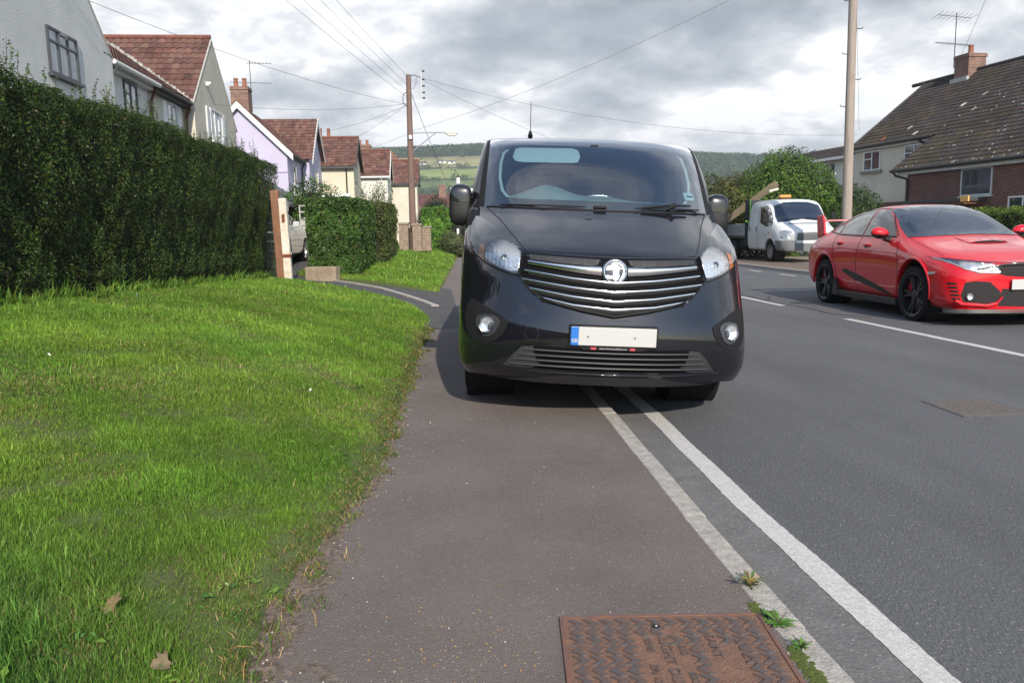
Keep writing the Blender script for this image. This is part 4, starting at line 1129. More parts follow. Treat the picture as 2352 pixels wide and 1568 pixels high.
    mb = MB(); mb.box(-.03, .03, 1.42, 1.44, 1.83, 1.86); mb.build('rear_view_mirror', M_black, t, bevel=.008)
    patch('windscreen_sticker', [(.655, 1.462), (.735, 1.462), (.725, 1.515), (.645, 1.518)], bvh, mat('sticker', (.45, .68, .70), .5), t, off=-.006, thick=.001, res=.04)
    mb = MB()
    for k in range(1): bar(mb, [(.668, 1.487), (.718, 1.485)], bvh, .0035, .001, off=.002)
    mb.build('sticker_print', M_black, t)
    # bonnet shut line
    bl = [(-.80, 1.352), (-.70, 1.262), (-.62, 1.165), (-.555, 1.092), (-.535, 1.068), (-.40, 1.057), (-.2, 1.050), (0, 1.047)]
    seam('bonnet_shut_line', bl + mir(bl)[1:], bvh, t, .0042, sink=.15)
    # bonnet crease lines and screen base moulding
    mb = MB(); bar(mb, [(-.80, 1.357), (-.4, 1.353), (0, 1.351), (.4, 1.353), (.80, 1.357)], bvh, .004, .006, flat=False); mb.build('scuttle_seal', M_rubber, t, smooth=60)
    mb = MB(); mb.box(-.045, .045, van_S(0, 1.36) - .025, van_S(0, 1.36) + .03, 1.365, 1.385); mb.build('washer_jet_cover', M_black, t, bevel=.006)
    # pillars: dark strip between screen and roof side
    for s in (1, -1):
        pl = [(s * (van_xp(z) + .004), z) for z in (1.362, 1.5, 1.65, 1.80, 1.90)]; pr = [(s * (itp(z, [(1.362, .868), (1.9, .818)])), z) for z in (1.90, 1.80, 1.65, 1.5, 1.362)]
        patch('screen_pillar', pl + pr, bvh, M_black, t, off=.003, thick=.006, res=.05)
    # wipers
    def S3(x, z, off=.02):
        h, nn = proj_pt(bvh, x, z, 'y', 1); return h + nn * off
    w = MB(); w.tube([S3(.30, 1.367, .02), S3(.52, 1.385, .035), S3(.66, 1.392, .03)], [.010, .009, .006], 8); w.tube([S3(.25, 1.366, .014), S3(.5, 1.372, .016), S3(.74, 1.377, .014)], .006, 6); w.tube([S3(.50, 1.378, .015), S3(.54, 1.384, .045)], .016, 10)
    w.build('wiper', M_black, t, smooth=60)
    w = MB(); w.tube([S3(-.70, 1.367, .012), S3(-.4, 1.366, .014), S3(-.1, 1.366, .012)], .005, 6); w.build('wiper', M_black, t, smooth=60)
    # headlamps
    hl = [(.545, 1.060), (.556, 1.00), (.566, .918), (.62, .925), (.70, .948), (.78, .985), (.845, 1.03), (.885, 1.10), (.893, 1.18), (.885, 1.24), (.862, 1.275), (.825, 1.262), (.74, 1.205), (.66, 1.135), (.60, 1.085)]
    for s in (1, -1):
        P_ = (lambda q: [(s * a, b) for a, b in (q if s > 0 else q[::-1])])
        h = patch('headlamp', P_(hl), bvh, mat('lamp_housing', (.012, .014, .018), .35), t, off=.002, thick=.004, res=.04)
        # reflector bowl with vertical flutes
        rf = [(.566, 1.058), (.574, .934), (.63, .940), (.70, .957), (.76, .983), (.782, 1.005), (.788, 1.04), (.780, 1.07), (.76, 1.095), (.73, 1.114), (.69, 1.124), (.65, 1.118), (.605, 1.088)]
        q = patch('reflector', P_(rf), bvh, M_reflect, h, off=.006, thick=.003, res=.008, bstep=.02, dome=.0)
        for v in q.data.vertices:
            v.co.y += .0045 * math.sin(v.co.x * 240) * (1 if v.co.z > 1.03 else .5) + (.004 * math.sin(v.co.z * 300 + v.co.x * 90) if v.co.z < 1.03 else 0)
        mb = MB(); hh, nn = proj_pt(bvh, s * .665, 1.02, 'y', 1); mb.lathe([(0, .020), (-.008, .021), (-.012, .015), (-.006, .001)], tuple(hh + nn * .006), 'y', 20); mb.build('bulb_shield', mat('bulb', (.5, .52, .55), .15, metal=1), h, smooth=40)
        patch('indicator', P_([(.795, .990), (.828, 1.015), (.828, 1.085), (.795, 1.092)]), bvh, M_orange, h, off=.007, thick=.003, res=.03)
        mb = MB(); bar(mb, P_([(.572, .924), (.62, .931), (.70, .954), (.775, .988), (.80, 1.02), (.825, 1.06), (.86, 1.11)]), bvh, .0055, .006, off=.002, flat=False); mb.build('lamp_chrome_strip', M_chrome, h, smooth=60)
        patch('lens', P_(hl), bvh, M_lens, h, off=.016, thick=.012, res=.04)
        seam('lamp_gap', P_([(.566, .912), (.62, .918), (.70, .941), (.785, .978), (.85, 1.023), (.895, 1.10)]), bvh, h, .005, sink=.2)
    # grille
    gp = [(-.545, 1.052), (-.560, .985), (-.578, .925), (-.53, .862), (-.485, .815), (-.42, .780), (-.34, .755), (-.2, .722), (0, .690)]
    gr = patch('grille', gp + mir(gp)[1:] + [(.3, 1.043), (0, 1.038), (-.3, 1.043)], bvh, mat('grille_black', (.004, .004, .005), .7, spec=.1), t, off=.002, thick=.004, res=.05)
    mb = MB(); bar(mb, gp[0:] + mir(gp)[1:], bvh, .010, .020, off=.0, flat=False); mb.build('grille_frame', M_black, gr, smooth=60)
    # perforated strip
    for s in (1, -1):
        P_ = (lambda q: [(s * a, b) for a, b in (q if s > 0 else q[::-1])])
        pp = patch('perforated_strip', P_([(.085, 1.028), (.30, 1.034), (.515, 1.043), (.505, 1.016), (.30, .999), (.125, .990), (.10, 1.0)]), bvh, mat('perforated_grey', (.040, .040, .042), .5), gr, off=.006, thick=.005, res=.04)
        mb = MB()
        for k in range(44):
            x = .115 + k * .0088
            if k % 8 == 7: continue
            for j in range(3):
                zt = itp(x, [(.085, 1.020), (.30, 1.026), (.515, 1.036)]); zb = itp(x, [(.1, .998), (.30, 1.006), (.505, 1.021)])
                z = zt + (zb - zt) * j / 2; xx = x + (.0044 if j == 1 else 0); hh, nn = proj_pt(bvh, s * xx, z, 'y', 1)
                mb.add([hh + nn * .0068 + Vector((.0028 * math.cos(a), 0, .0028 * math.sin(a))) for a in [i * 1.047 for i in range(6)]], [(0, 1, 2, 3, 4, 5)])
        mb.build('perforations', M_dark, pp, fixn=False)
        mb = MB(); bar(mb, P_([(.080, .960), (.2, .966), (.38, .983), (.525, 1.000)]), bvh, .031, .020, off=.004, hw2=.015, lin=s); 
        mb.build('chrome_bar', mat('brushed_bar', (.72, .72, .75), .16, metal=1.0), gr, smooth=50)
    for (ze, zc, xe_) in ((.950, .893, .545), (.897, .838, .557), (.845, .783, .520), (.795, .734, .462)):
        mb = MB(); pth = [(-xe_, ze), (-.25, zc + (ze - zc) * .36), (0, zc), (.25, zc + (ze - zc) * .36), (xe_, ze)]
        bar(mb, pth, bvh, .0080, .012, off=.008); mb.build('grille_slat', M_chrome, gr, smooth=50)
        mb = MB(); bar(mb, [(a * .955, b - .018) for a, b in pth], bvh, .012, .010, off=.002); mb.build('grille_fin', M_black, gr, smooth=50)
    # badge
    bt = bpy.data.objects.new('badge', None); col.objects.link(bt); bt.parent = t; hh, nn = proj_pt(bvh, 0, .964, 'y', 1); bt.location = hh + Vector((0, -.022, 0)); bt.rotation_euler = (R(-8), 0, 0)
    mb = MB(); mb.lathe([(.02, .079), (.0, .079), (-.004, .074), (-.004, .001)], (0, 0, 0), 'y', 48); mb.build('badge_plate', mat('badge_dark', (.10, .11, .13), .3, metal=.6), bt, smooth=40)
    mb = MB(); mb.tube([(.067 * math.cos(a), -.006, .067 * math.sin(a)) for a in [2 * math.pi * i / 48 for i in range(49)]], .0052, 8); mb.build('badge_ring', M_chrome, bt, smooth=180)
    emb = [  # griffin head, wing and flag, traced loosely as raised pieces
        [(-.046, .034), (-.008, .034), (-.018, .006), (-.058, .006), (-.054, .022)],
        [(-.060, -.026), (-.046, -.022), (-.014, -.027), (-.012, .002), (-.004, .020), (.010, .032), (.018, .040), (.021, .032), (.032, .026), (.043, .018), (.038, .013), (.030, .016), (.024, .006), (.023, -.010), (.028, -.028), (.018, -.050), (.006, -.058), (-.012, -.050), (-.010, -.042), (-.026, -.046), (-.040, -.044), (-.052, -.040)],
        [(-.010, .045), (.006, .056), (.026, .054), (.046, .040), (.058, .016), (.060, -.010), (.052, -.034), (.034, -.052), (.022, -.057), (.032, -.040), (.044, -.018), (.048, .004), (.042, .026), (.026, .042), (.006, .047)],
    ]
    mb = MB()
    for p in emb: mb.prism(p, 'y', -.011, -.003)
    mb.build('badge_emblem', mat('emblem_white', (.80, .81, .80), .25, metal=.5), bt, bevel=.0012)
    # bumper: number plate, fog lamps, lower grille, lip
    def plate():
        y0 = van_S(0, .575) - .016
        pt = bpy.data.objects.new('number_plate', None); col.objects.link(pt); pt.parent = t; pt.location = (0, y0, .578); pt.rotation_euler = (R(2), 0, 0)
        mb = MB(); mb.box(-.268, .268, -.002, .05, -.064, .064); mb.build('plate_holder', M_black, pt, bevel=.004)
        mb = MB(); mb.box(-.212, .258, -.007, -.002, -.056, .056); mb.build('plate_face', M_white, pt, bevel=.003)
        mb = MB(); mb.box(-.258, -.212, -.007, -.002, -.056, .056); mb.build('country_band', M_blue, pt, bevel=.003)
        rot = Matrix.Rotation(R(90), 4, 'X')
        text_mesh('country_letters', 'GB', .030, M_white, pt, Matrix.Translation((-.2352, -.0085, -.028)) @ rot, .0008, .95, .0008)
        mb = MB()
        for k in range(12):
            a = k * .5236; mb.box(-.2352 + .015 * math.cos(a) - .0016, -.2352 + .015 * math.cos(a) + .0016, -.0082, -.0072, .020 + .015 * math.sin(a) - .0016, .020 + .015 * math.sin(a) + .0016)
        mb.build('stars', mat('plate_star', (.10, .30, .65), .4), pt)
        for x in (-.155, .128):
            mb = MB(); mb.cyl((x, -.0115, -.002), .0055, .005, 12, 'y'); mb.build('plate_screw', mat('screw', (.25, .25, .24), .4, metal=.7), pt, smooth=40)
        mb = MB(); mb.prism([(-.20, -.064), (.205, -.064), (.185, -.084), (-.18, -.084)], 'y', -.001, .02); mb.build('plate_strip', M_black, pt)
        text_mesh('strip_text', 'www.drivevauxhall.co.uk', .0165, M_white, pt, Matrix.Translation((0, -.0025, -.073)) @ rot, .0005, .95)
        for x in (-.118, .118): mb = MB(); mb.box(x - .016, x + .016, -.0025, -.001, -.081, -.066); mb.build('strip_panel', mat('strip_red', (.42, .06, .07), .5), pt)
    plate()
    fog = [(.872, .745), (.84, .742), (.66, .655), (.636, .628), (.650, .580), (.69, .530), (.74, .500), (.81, .494), (.865, .52), (.90, .58), (.90, .68)]
    for s in (1, -1):
        P_ = (lambda q: [(s * a, b) for a, b in (q if s > 0 else q[::-1])])
        f = patch('fog_lamp', P_(cr(fog, 3)), bvh, M_black, t, off=.004, thick=.006, res=.04)
        rim = [(.682, .630), (.708, .658), (.76, .662), (.818, .648), (.828, .60), (.808, .552), (.768, .530), (.725, .543), (.698, .580)]
        patch('fog_bezel', P_(cr(rim, 3)), bvh, mat('fog_bezel', (.10, .10, .11), .25, metal=.6), f, off=.010, thick=.006, res=.03)
        hh, nn = proj_pt(bvh, s * .762, .600, 'y', 1); nn = (nn + Vector((0, -1.2, 0))).normalized()
        q = MB(); q.lathe([(.006, .052), (-.003, .051), (-.002, .044), (.006, .030), (.009, .001)], (0, 0, 0), 'y', 32)
        g_ = q.build('fog_reflector', M_reflect, f, smooth=30); g_.location = hh + nn * .022; g_.rotation_euler = nn.to_track_quat('-Y', 'Z').to_euler()
        q = MB(); q.lathe([(.006, .053), (-.008, .050), (-.018, .030), (-.022, .001)], (0, 0, 0), 'y', 32)
        g_ = q.build('fog_lens', M_lens, f, smooth=60); g_.location = hh + nn * .022; g_.rotation_euler = nn.to_track_quat('-Y', 'Z').to_euler()
    lg = [(-.665, .360), (-.60, .432), (-.545, .490), (-.50, .503), (-.3, .500), (0, .498)]
    lo = [(.50, .362), (.3, .357), (0, .355), (-.3, .357), (-.50, .362)]
    lgo = patch('lower_grille', lg + mir(lg)[1:] + lo, bvh, mat('lower_black', (.004, .004, .005), .7, spec=.1), t, off=.002, thick=.006, res=.04)
    for s in (1, -1):
        P_ = (lambda q: [(s * a, b) for a, b in (q if s > 0 else q[::-1])])
        patch('grille_wing', P_([(.66, .364), (.60, .436), (.545, .492), (.475, .500), (.47, .455), (.45, .44), (.47, .41), (.43, .395), (.47, .368), (.52, .362)]), bvh, mat('wing_grey', (.030, .030, .032), .5), lgo, off=.010, thick=.008, res=.04)
    for z in (.478, .446, .414, .382):
        mb = MB(); e = itp(z, [(.38, .62), (.48, .53)]); bar(mb, [(-e, z), (0, z - .004), (e, z)], bvh, .0055, .014, off=.004); mb.build('grille_slat', mat('slat_grey', (.045, .045, .048), .4), lgo, smooth=50)
    # splitter lip under the bumper
    mb = MB()
    def lip(u, v):
        a = -1 + 2 * u; w = .925; x = a * .76
        y = van_S(abs(a) * .93, .33) + (.004, .012, .03, .08, .08)[v]; z = (.318, .300, .262, .250, .31)[v] - .0
        return (x, y, z)
    k0 = 0
    for i in range(41):
        for j in range(5): mb.v.append(lip(i / 40, j))
    for i in range(40):
        for j in range(4): a = i * 5 + j; mb.f.append((a, a + 5, a + 6, a + 1)); mb.m.append(0)
    mb.build('splitter_lip', mat('lip_black', (.016, .016, .017), .5), t, smooth=40)
    seam('bumper_crease', [(-.70, .352), (-.4, .338), (0, .334), (.4, .338), (.70, .352)], bvh, t, .006, m=body_m, sink=-.2)
    seam('tow_cap', ell(-.49, .575, .042, .042, 28) + [(-.49 + .042, .575)], bvh, t, .0016, sink=.1)
    # bumper body gap from grille corner to lamp
    for s in (1, -1): seam('bumper_gap', [(s * .572, .915), (s * .560, .985), (s * .547, 1.055)], bvh, t, .004)
    # door and wing gaps along the side
    for s in (1, -1):
        seam('door_gap', [(1.32, 1.30), (1.30, 1.0), (1.34, .8), (1.42, .55), (1.46, .36)], bvh, t, .004, axis='x', sgn=s)
        seam('door_gap', [(2.42, 1.84), (2.44, 1.2), (2.44, .36)], bvh, t, .004, axis='x', sgn=s)
        patch('side_moulding', [(1.50, .52), (3.6, .52), (3.6, .64), (1.50, .64)], bvh, M_black, t, off=.010, thick=.012, res=.2, axis='x', sgn=s)
    # mirrors
    for s in (1, -1):
        m_ = bpy.data.objects.new('door_mirror', None); col.objects.link(m_); m_.parent = t
        m_.location = (s * (1.005 if s < 0 else .985), 1.40 if s < 0 else 1.50, 1.372)
        def shell(z0, z1, mt, nm, rx=.086, ry=.075, sc=1.0):
            mb = MB(); N_ = 24; rowsn = 8
            for j in range(rowsn + 1):
                z = z0 + (z1 - z0) * j / rowsn; k = min(1, max(.0, 1 - abs((z - .0) / .158) ** 4.5)) ** .4
                for i in range(N_):
                    a = 2 * math.pi * i / N_; e = .45; c, q = math.cos(a), math.sin(a)
                    mb.v.append((rx * k * sc * (abs(c) ** e) * (1 if c > 0 else -1), ry * k * sc * (abs(q) ** e) * (1 if q > 0 else -1), z))
            for j in range(rowsn):
                for i in range(N_): a = j * N_ + i; b = j * N_ + (i + 1) % N_; mb.f.append((a, b, b + N_, a + N_)); mb.m.append(0)
            mb.f += [tuple(range(N_)), tuple(range(rowsn * N_, (rowsn + 1) * N_))]; mb.m += [0, 0]
            return mb.build(nm, mt, m_, smooth=50)
        shell(.022, .156, paint('mirror_gloss', (.012, .012, .014), rough=.3), 'mirror_cap'); shell(-.156, .018, mat('mirror_black', (.014, .014, .015), .38), 'mirror_base', sc=.985)
        mb = MB(); mb.tube([(-s * .07, .01, -.10), (-s * .19, .03, -.13)], [.03, .035], 10); mb.tube([(-s * .07, .0, .06), (-s * .19, .02, .02)], [.022, .03], 10); mb.build('mirror_arm', M_black, m_, smooth=60)
        patch2 = MB(); patch2.box(-.085, .085, .072, .076, -.12, .13); patch2.build('mirror_glass', M_chrome, m_)
    # wheels
    for y in (1.13, 4.22):
        for s in (1, -1):
            zc = .332
            wheel(t, (s * .805, y, zc), .335, .215, s, 'steel', mat('wheel_trim', (.30, .31, .33), .35, metal=.8), steer=R(-2) if y < 2 else 0)
            mb = MB(); mb.lathe([(0, .384), (-s * .34, .384), (-s * .34, .001)], (s * .90, y, .34), 'x', 36); mb.build('arch_liner', M_dark, t, smooth=60)
    # roof aerial and door handles
    mb = MB(); b0 = Vector((-.47, 2.0, 1.972)); mb.tube([b0, b0 + Vector((0, .02, .04))], [.022, .012], 10); mb.tube([b0 + Vector((0, .02, .035)), b0 + Vector((-.0, .10, .30))], [.0035, .0025], 6); mb.build('aerial', M_black, t, smooth=60)
    for s in (1, -1):
        mb = MB(); mb.tube([(s * .655, 2.3, 1.966), (s * .62, 3.0, 1.969), (s * .60, 4.6, 1.970)], .008, 6)
        mb.build('roof_gutter', body_m, t, smooth=60)
    for s in (1, -1):
        mb = MB(); mb.box(s * .962 - .006, s * .962 + .02, 2.18, 2.34, 1.06, 1.085); mb.build('door_handle', M_black, t, bevel=.006)
    mb = MB(); mb.box(-.56, .56, .55, 4.7, .26, .315); mb.build('underbody', M_dark, t)
    return t
van = build_van()
# ================================================================== the other vehicles
def loft_body(name, st, m, parent, nose=.12, tail=.05, K=6, sub=2, arches=()):
    """st: list of (y, ten half-section points (x, z) from sill to roof centre); closed mesh, smoothed, arches cut"""
    n = len(st); NP = len(st[0][1]); mb = MB(); ring = 2 * NP - 1
    for y, pts in st:
        mb.v += [(-x, y, z) for x, z in pts] + [(x, y, z) for x, z in pts[:-1][::-1]]
    for i in range(n - 1):
        for j in range(ring - 1): a = i * ring + j; mb.f.append((a, a + 1, a + ring + 1, a + ring)); mb.m.append(0)
        mb.f.append((i * ring + ring - 1, i * ring, (i + 1) * ring, (i + 1) * ring + ring - 1)); mb.m.append(0)
    for (idx, y, bulge, sg) in ((0, st[0][0], nose, -1), (n - 1, st[-1][0], tail, 1)):
        base = idx * ring; grid_ = []
        for i in range(NP):
            row = [base + i]; xi, zi = st[idx][1][i]
            if i < NP - 1:
                for k in range(1, K):
                    f = -1 + 2 * k / K; mb.v.append((xi * f, y + sg * max(bulge, .01) * (1 - f * f), zi)); row.append(len(mb.v) - 1)
                row.append(base + ring - 1 - i)
            grid_.append(row)
        for i in range(NP - 2):
            for k in range(K): mb.f.append((grid_[i][k], grid_[i][k + 1], grid_[i + 1][k + 1], grid_[i + 1][k])); mb.m.append(0)
        mb.f.append(tuple(grid_[0])); mb.m.append(0)
        top = grid_[NP - 2]; c = grid_[NP - 1][0]
        for k in range(K): mb.f.append((top[k], top[k + 1], c)); mb.m.append(0)
    o = mb.build(name, m, parent, subsurf=sub); applied(o)
    full = bvh_of([o])
    if arches: cut_arches(o, arches)
    else: o.data.polygons.foreach_set('use_smooth', [True] * len(o.data.polygons))
    return o, full
M_tint = mat('tinted_glass', (.010, .013, .018), .04, spec=.6, coat=1.0, croughness=.01)
M_tint2 = mat('windscreen_tint', (.016, .024, .040), .04, spec=.7, coat=1.0, croughness=.01)
def SP(*a): return [(a[i], a[i + 1]) for i in range(0, len(a), 2)]
HATCH = [
    (.12, SP(.60, .17, .78, .19, .845, .30, .85, .48, .83, .60, .74, .675, .62, .70, .45, .715, .22, .725, 0, .73)),
    (.34, SP(.70, .17, .88, .19, .93, .34, .925, .54, .90, .68, .80, .755, .66, .785, .48, .80, .24, .815, 0, .82)),
    (.60, SP(.72, .17, .90, .20, .945, .38, .945, .58, .92, .74, .81, .815, .67, .845, .48, .855, .24, .87, 0, .872)),
    (.95, SP(.72, .17, .90, .22, .95, .42, .955, .62, .93, .79, .81, .875, .67, .905, .48, .915, .24, .93, 0, .932)),
    (1.28, SP(.72, .17, .885, .20, .92, .42, .925, .64, .915, .82, .81, .925, .70, .965, .54, .985, .27, 1.00, 0, 1.005)),
    (1.50, SP(.72, .17, .88, .20, .915, .42, .92, .65, .912, .84, .805, .955, .745, 1.03, .63, 1.085, .31, 1.115, 0, 1.125)),
    (1.80, SP(.72, .17, .88, .20, .912, .42, .918, .65, .912, .85, .81, .965, .735, 1.12, .625, 1.235, .31, 1.275, 0, 1.29)),
    (2.12, SP(.72, .17, .88, .20, .912, .42, .918, .65, .912, .86, .815, .975, .725, 1.19, .605, 1.355, .30, 1.395, 0, 1.405)),
    (2.60, SP(.72, .17, .88, .20, .912, .42, .918, .66, .914, .87, .82, .985, .72, 1.215, .60, 1.385, .30, 1.425, 0, 1.434)),
    (3.10, SP(.72, .17, .89, .20, .925, .42, .935, .66, .925, .88, .815, 1.00, .71, 1.20, .59, 1.355, .29, 1.395, 0, 1.405)),
    (3.58, SP(.72, .18, .91, .22, .955, .42, .96, .66, .94, .89, .81, 1.015, .695, 1.155, .565, 1.275, .28, 1.315, 0, 1.325)),
    (4.00, SP(.70, .20, .90, .24, .94, .44, .945, .68, .925, .89, .79, 1.01, .67, 1.085, .53, 1.155, .27, 1.19, 0, 1.20)),
    (4.32, SP(.66, .22, .86, .26, .91, .46, .91, .68, .89, .86, .75, .965, .63, .995, .50, 1.02, .25, 1.035, 0, 1.04)),
    (4.50, SP(.60, .25, .80, .29, .85, .46, .85, .66, .82, .80, .71, .88, .60, .90, .47, .91, .23, .915, 0, .92))]
def red_hatch():
    t = thing('sports_hatchback', 'bright red sports hatchback with black wheels driving past on the far lane', 'car', (7.10, 8.58, .0), -R(4.2))
    t.scale = (1.02, 1.0, 1.09)
    pm = paint('red_paint', (.62, .006, .016), rough=.4, spec=.2)
    body, bvh = loft_body('body', HATCH, pm, t, nose=.13, arches=[(.90, .345, .385, -1.2, -.58), (.90, .345, .385, .58, 1.2), (3.60, .345, .385, -1.2, -.58), (3.60, .345, .385, .58, 1.2)])
    blk = mat('gloss_black', (.010, .010, .011), .18, coat=.5)
    mesh_m = mat('grille_mesh', (.016, .012, .013), .6, bump=1.0, bscale=160)
    # glazing
    ws = [(-.745, .985), (-.40, 1.000), (0, 1.010), (.40, 1.000), (.745, .985), (.70, 1.12), (.625, 1.26), (.565, 1.345), (.30, 1.385), (0, 1.393), (-.30, 1.385), (-.565, 1.345), (-.625, 1.26), (-.70, 1.12)]
    patch('windscreen', ws, bvh, M_tint2, t, off=.008, thick=.010, res=.04)
    for s in (1, -1):
        sw = [(1.66, 1.000), (2.52, 1.012), (2.50, 1.352), (2.26, 1.338), (2.02, 1.255), (1.82, 1.13)]
        patch('side_window', sw, bvh, M_tint, t, off=.007, thick=.009, res=.04, axis='x', sgn=s)
        sw = [(2.57, 1.012), (3.32, 1.030), (3.38, 1.10), (3.25, 1.235), (2.95, 1.325), (2.555, 1.352)]
        patch('side_window', sw, bvh, M_tint, t, off=.007, thick=.009, res=.04, axis='x', sgn=s)
        sw = [(3.38, 1.040), (3.84, 1.075), (3.62, 1.135), (3.42, 1.16)]
        patch('quarter_window', sw, bvh, M_tint, t, off=.007, thick=.009, res=.04, axis='x', sgn=s)
        seam('window_trim', [(1.62, .992), (2.55, 1.000), (3.34, 1.018), (3.88, 1.070)], bvh, t, .008, axis='x', sgn=s, sink=0)
        seam('window_trim', [(1.60, 1.0), (1.82, 1.145), (2.02, 1.27), (2.26, 1.352), (2.55, 1.368), (2.95, 1.342), (3.28, 1.25), (3.60, 1.15), (3.88, 1.075)], bvh, t, .007, axis='x', sgn=s, sink=0)
        seam('door_gap', [(1.36, .32), (1.33, .60), (1.38, .80), (1.52, .965)], bvh, t, .005, axis='x', sgn=s)
        seam('door_gap', [(2.54, .26), (2.55, .60), (2.545, .99)], bvh, t, .005, axis='x', sgn=s)
        seam('door_gap', [(3.12, .30), (3.20, .55), (3.34, .80), (3.40, 1.01)], bvh, t, .005, axis='x', sgn=s)
        # black slash graphic along the doors
        g = [(1.50, .270), (1.62, .262), (2.62, .405), (3.02, .520), (2.86, .545), (2.40, .470), (1.75, .345)]
        patch('door_graphic', g, bvh, mat('decal_black', (.014, .013, .014), .45), t, off=.002, thick=.002, res=.1, axis='x', sgn=s)
        seam('shoulder_crease', [(1.4, .800), (2.2, .815), (3.0, .835), (3.5, .87)], bvh, t, .006, m=pm, axis='x', sgn=s, sink=.5)
        for y, z in ((2.28, .885), (3.16, .905)):
            h, n = proj_pt(bvh, y, z, 'x', s); mb = MB(); mb.tube([h + Vector((s * .004, -.09, 0)), h + Vector((s * .028, -.05, .003)), h + Vector((s * .028, .05, .003)), h + Vector((s * .004, .09, 0))], [.010, .014, .014, .010], 8); mb.build('door_handle', pm, t, smooth=60)
            patch('handle_recess_shade', ell(y, z - .022, .075, .022, 14), bvh, mat('red_recess_shade', (.16, .004, .008), .5), t, off=.001, thick=.001, res=.04, axis='x', sgn=s)  # flat oval in darker red: recess shade put into the colour
        # side skirt, arch flares and rear canard
        mb = MB()
        mb.prism([(1.30, .235), (3.20, .235), (3.22, .20), (3.24, .15), (1.28, .15), (1.28, .19)], 'x', s * .88, s * .955); mb.build('side_skirt', mat('skirt_black', (.016, .016, .017), .5), t, bevel=.008)
        mb = MB(); mb.prism([(3.02, .16), (3.20, .16), (3.16, .40), (3.06, .30)], 'x', s * .925, s * .975); mb.build('skirt_fin', mat('skirt_black'), t, bevel=.008) if False else mb.build('skirt_fin', MATS['skirt_black'], t, bevel=.008)
        for y in (.90, 3.60):
            mb = MB(); pts = [(s * (.945 - .012 * abs(math.cos(a)) ** 3), y + .405 * math.cos(a), .345 + .405 * math.sin(a)) for a in [R(-8) + R(196) * i / 28 for i in range(29)]]
            mb.tube(pts, .016, 8); mb.build('wheel_arch', pm, t, smooth=180)
        for y in (.90, 3.60):
            wheel(t, (s * .825, y, .318), .335, .245, s, 'twin', mat('rim_black', (.012, .012, .013), .3, coat=.4), rr=.76, nsp=5, steer=R(3) if y < 2 else 0, caliper=mat('caliper_red', (.45, .02, .03), .4))
            mb = MB(); mb.lathe([(0, .384), (-s * .30, .384), (-s * .30, .001)], (s * .89, y, .345), 'x', 36); mb.build('arch_liner', M_dark, t, smooth=60)
        P_ = (lambda q: [(s * a, b) for a, b in (q if s > 0 else q[::-1])])
        # headlamp: dark bezel, clear stepped reflector, bright lower blade
        hl = [(.12, .640), (.40, .600), (.60, .605), (.73, .645), (.82, .710), (.885, .770), (.72, .745), (.44, .715), (.12, .706)]
        h = patch('headlamp', P_(hl), bvh, blk, t, off=.003, thick=.005, res=.05)
        rp = [(.38, .612), (.60, .617), (.72, .656), (.80, .712), (.84, .742), (.71, .726), (.42, .690)]
        q = patch('reflector', P_(rp), bvh, M_reflect, h, off=.008, thick=.003, res=.028)
        for v in q.data.vertices: v.co.y += .006 * math.sin(v.co.x * 170 + v.co.z * 60)
        mb = MB(); bar(mb, P_([(.38, .604), (.60, .609), (.735, .648), (.83, .716), (.87, .756)]), bvh, .007, .010, off=.006, flat=False); mb.build('daylight_strip', mat('drl', (.85, .9, .92), .2), h, smooth=60)
        patch('lens', P_([(.36, .604), (.60, .610), (.73, .650), (.82, .714), (.87, .755), (.71, .738), (.42, .704)]), bvh, M_lens, h, off=.018, thick=.012, res=.05)
        # side intake, slats and lower mouth
        iv = [(.36, .40), (.48, .505), (.64, .515), (.735, .50), (.77, .36), (.74, .285), (.50, .262), (.40, .285), (.345, .34)]
        g = patch('side_intake', P_(iv), bvh, mesh_m, t, off=.003, thick=.004, res=.05)
        mb = MB(); bar(mb, P_([(.345, .335), (.40, .270), (.50, .246), (.75, .268), (.80, .30)]), bvh, .018, .030, off=.0, flat=False); mb.build('intake_blade', pm, g, smooth=50)
        for k in range(5):
            z = .315 + .042 * k; mb = MB(); x0 = .792 + .010 * k; bar(mb, P_([(x0 - .02, z), (x0 + .045, z + .004)]), bvh, .012, .004, off=.0, flat=False); mb.build('intake_slot', M_dark, g)
        hh, nn = proj_pt(bvh, s * .685, .345, 'y', 1); mb = MB(); mb.lathe([(.01, .036), (-.012, .035), (-.004, .028), (.004, .001)], tuple(hh + nn * .012), 'y', 24); mb.build('fog_lamp', M_reflect, g, smooth=40)
        patch('side_repeater', [(.42, .610), (.56, .600), (.60, .590), (.54, .570), (.44, .585)] , bvh, mat('repeater_clear', (.6, .58, .56), .2, coat=.6), t, off=.006, thick=.004, res=.04, axis='x', sgn=s)
    # bonnet shut lines and scoop
    for s in (1, -1): seam('bonnet_shut_line', [(s * .80, .755 + .02), (s * .775, .85), (s * .745, .93), (s * .74, .982)], bvh, t, .004, axis='y')
    bl = [(.84, .742), (.70, .738), (.44, .718), (.2, .712), (0, .710)]
    seam('bonnet_shut_line', bl + mir(bl)[1:], bvh, t, .005)
    mb = MB(); 
    def sc(u, v): x = -.26 + .52 * u; return (x, .86 + .34 * v, itp(.86 + .34 * v, [(.6, .872), (.95, .932), (1.28, 1.005)]) + .002 + .022 * (1 - (2 * u - 1) ** 2) * (1 - v) ** .5)
    mb.grid(sc, 12, 6); sco = mb.build('bonnet_scoop', pm, t, smooth=60)
    mb = MB(); mb.prism([(-.17, .006), (.17, .006), (.14, .020), (-.14, .020)], 'y', .852, .862)
    for i in range(len(mb.v)): mb.v[i] = (mb.v[i][0], mb.v[i][1], mb.v[i][2] + .912)
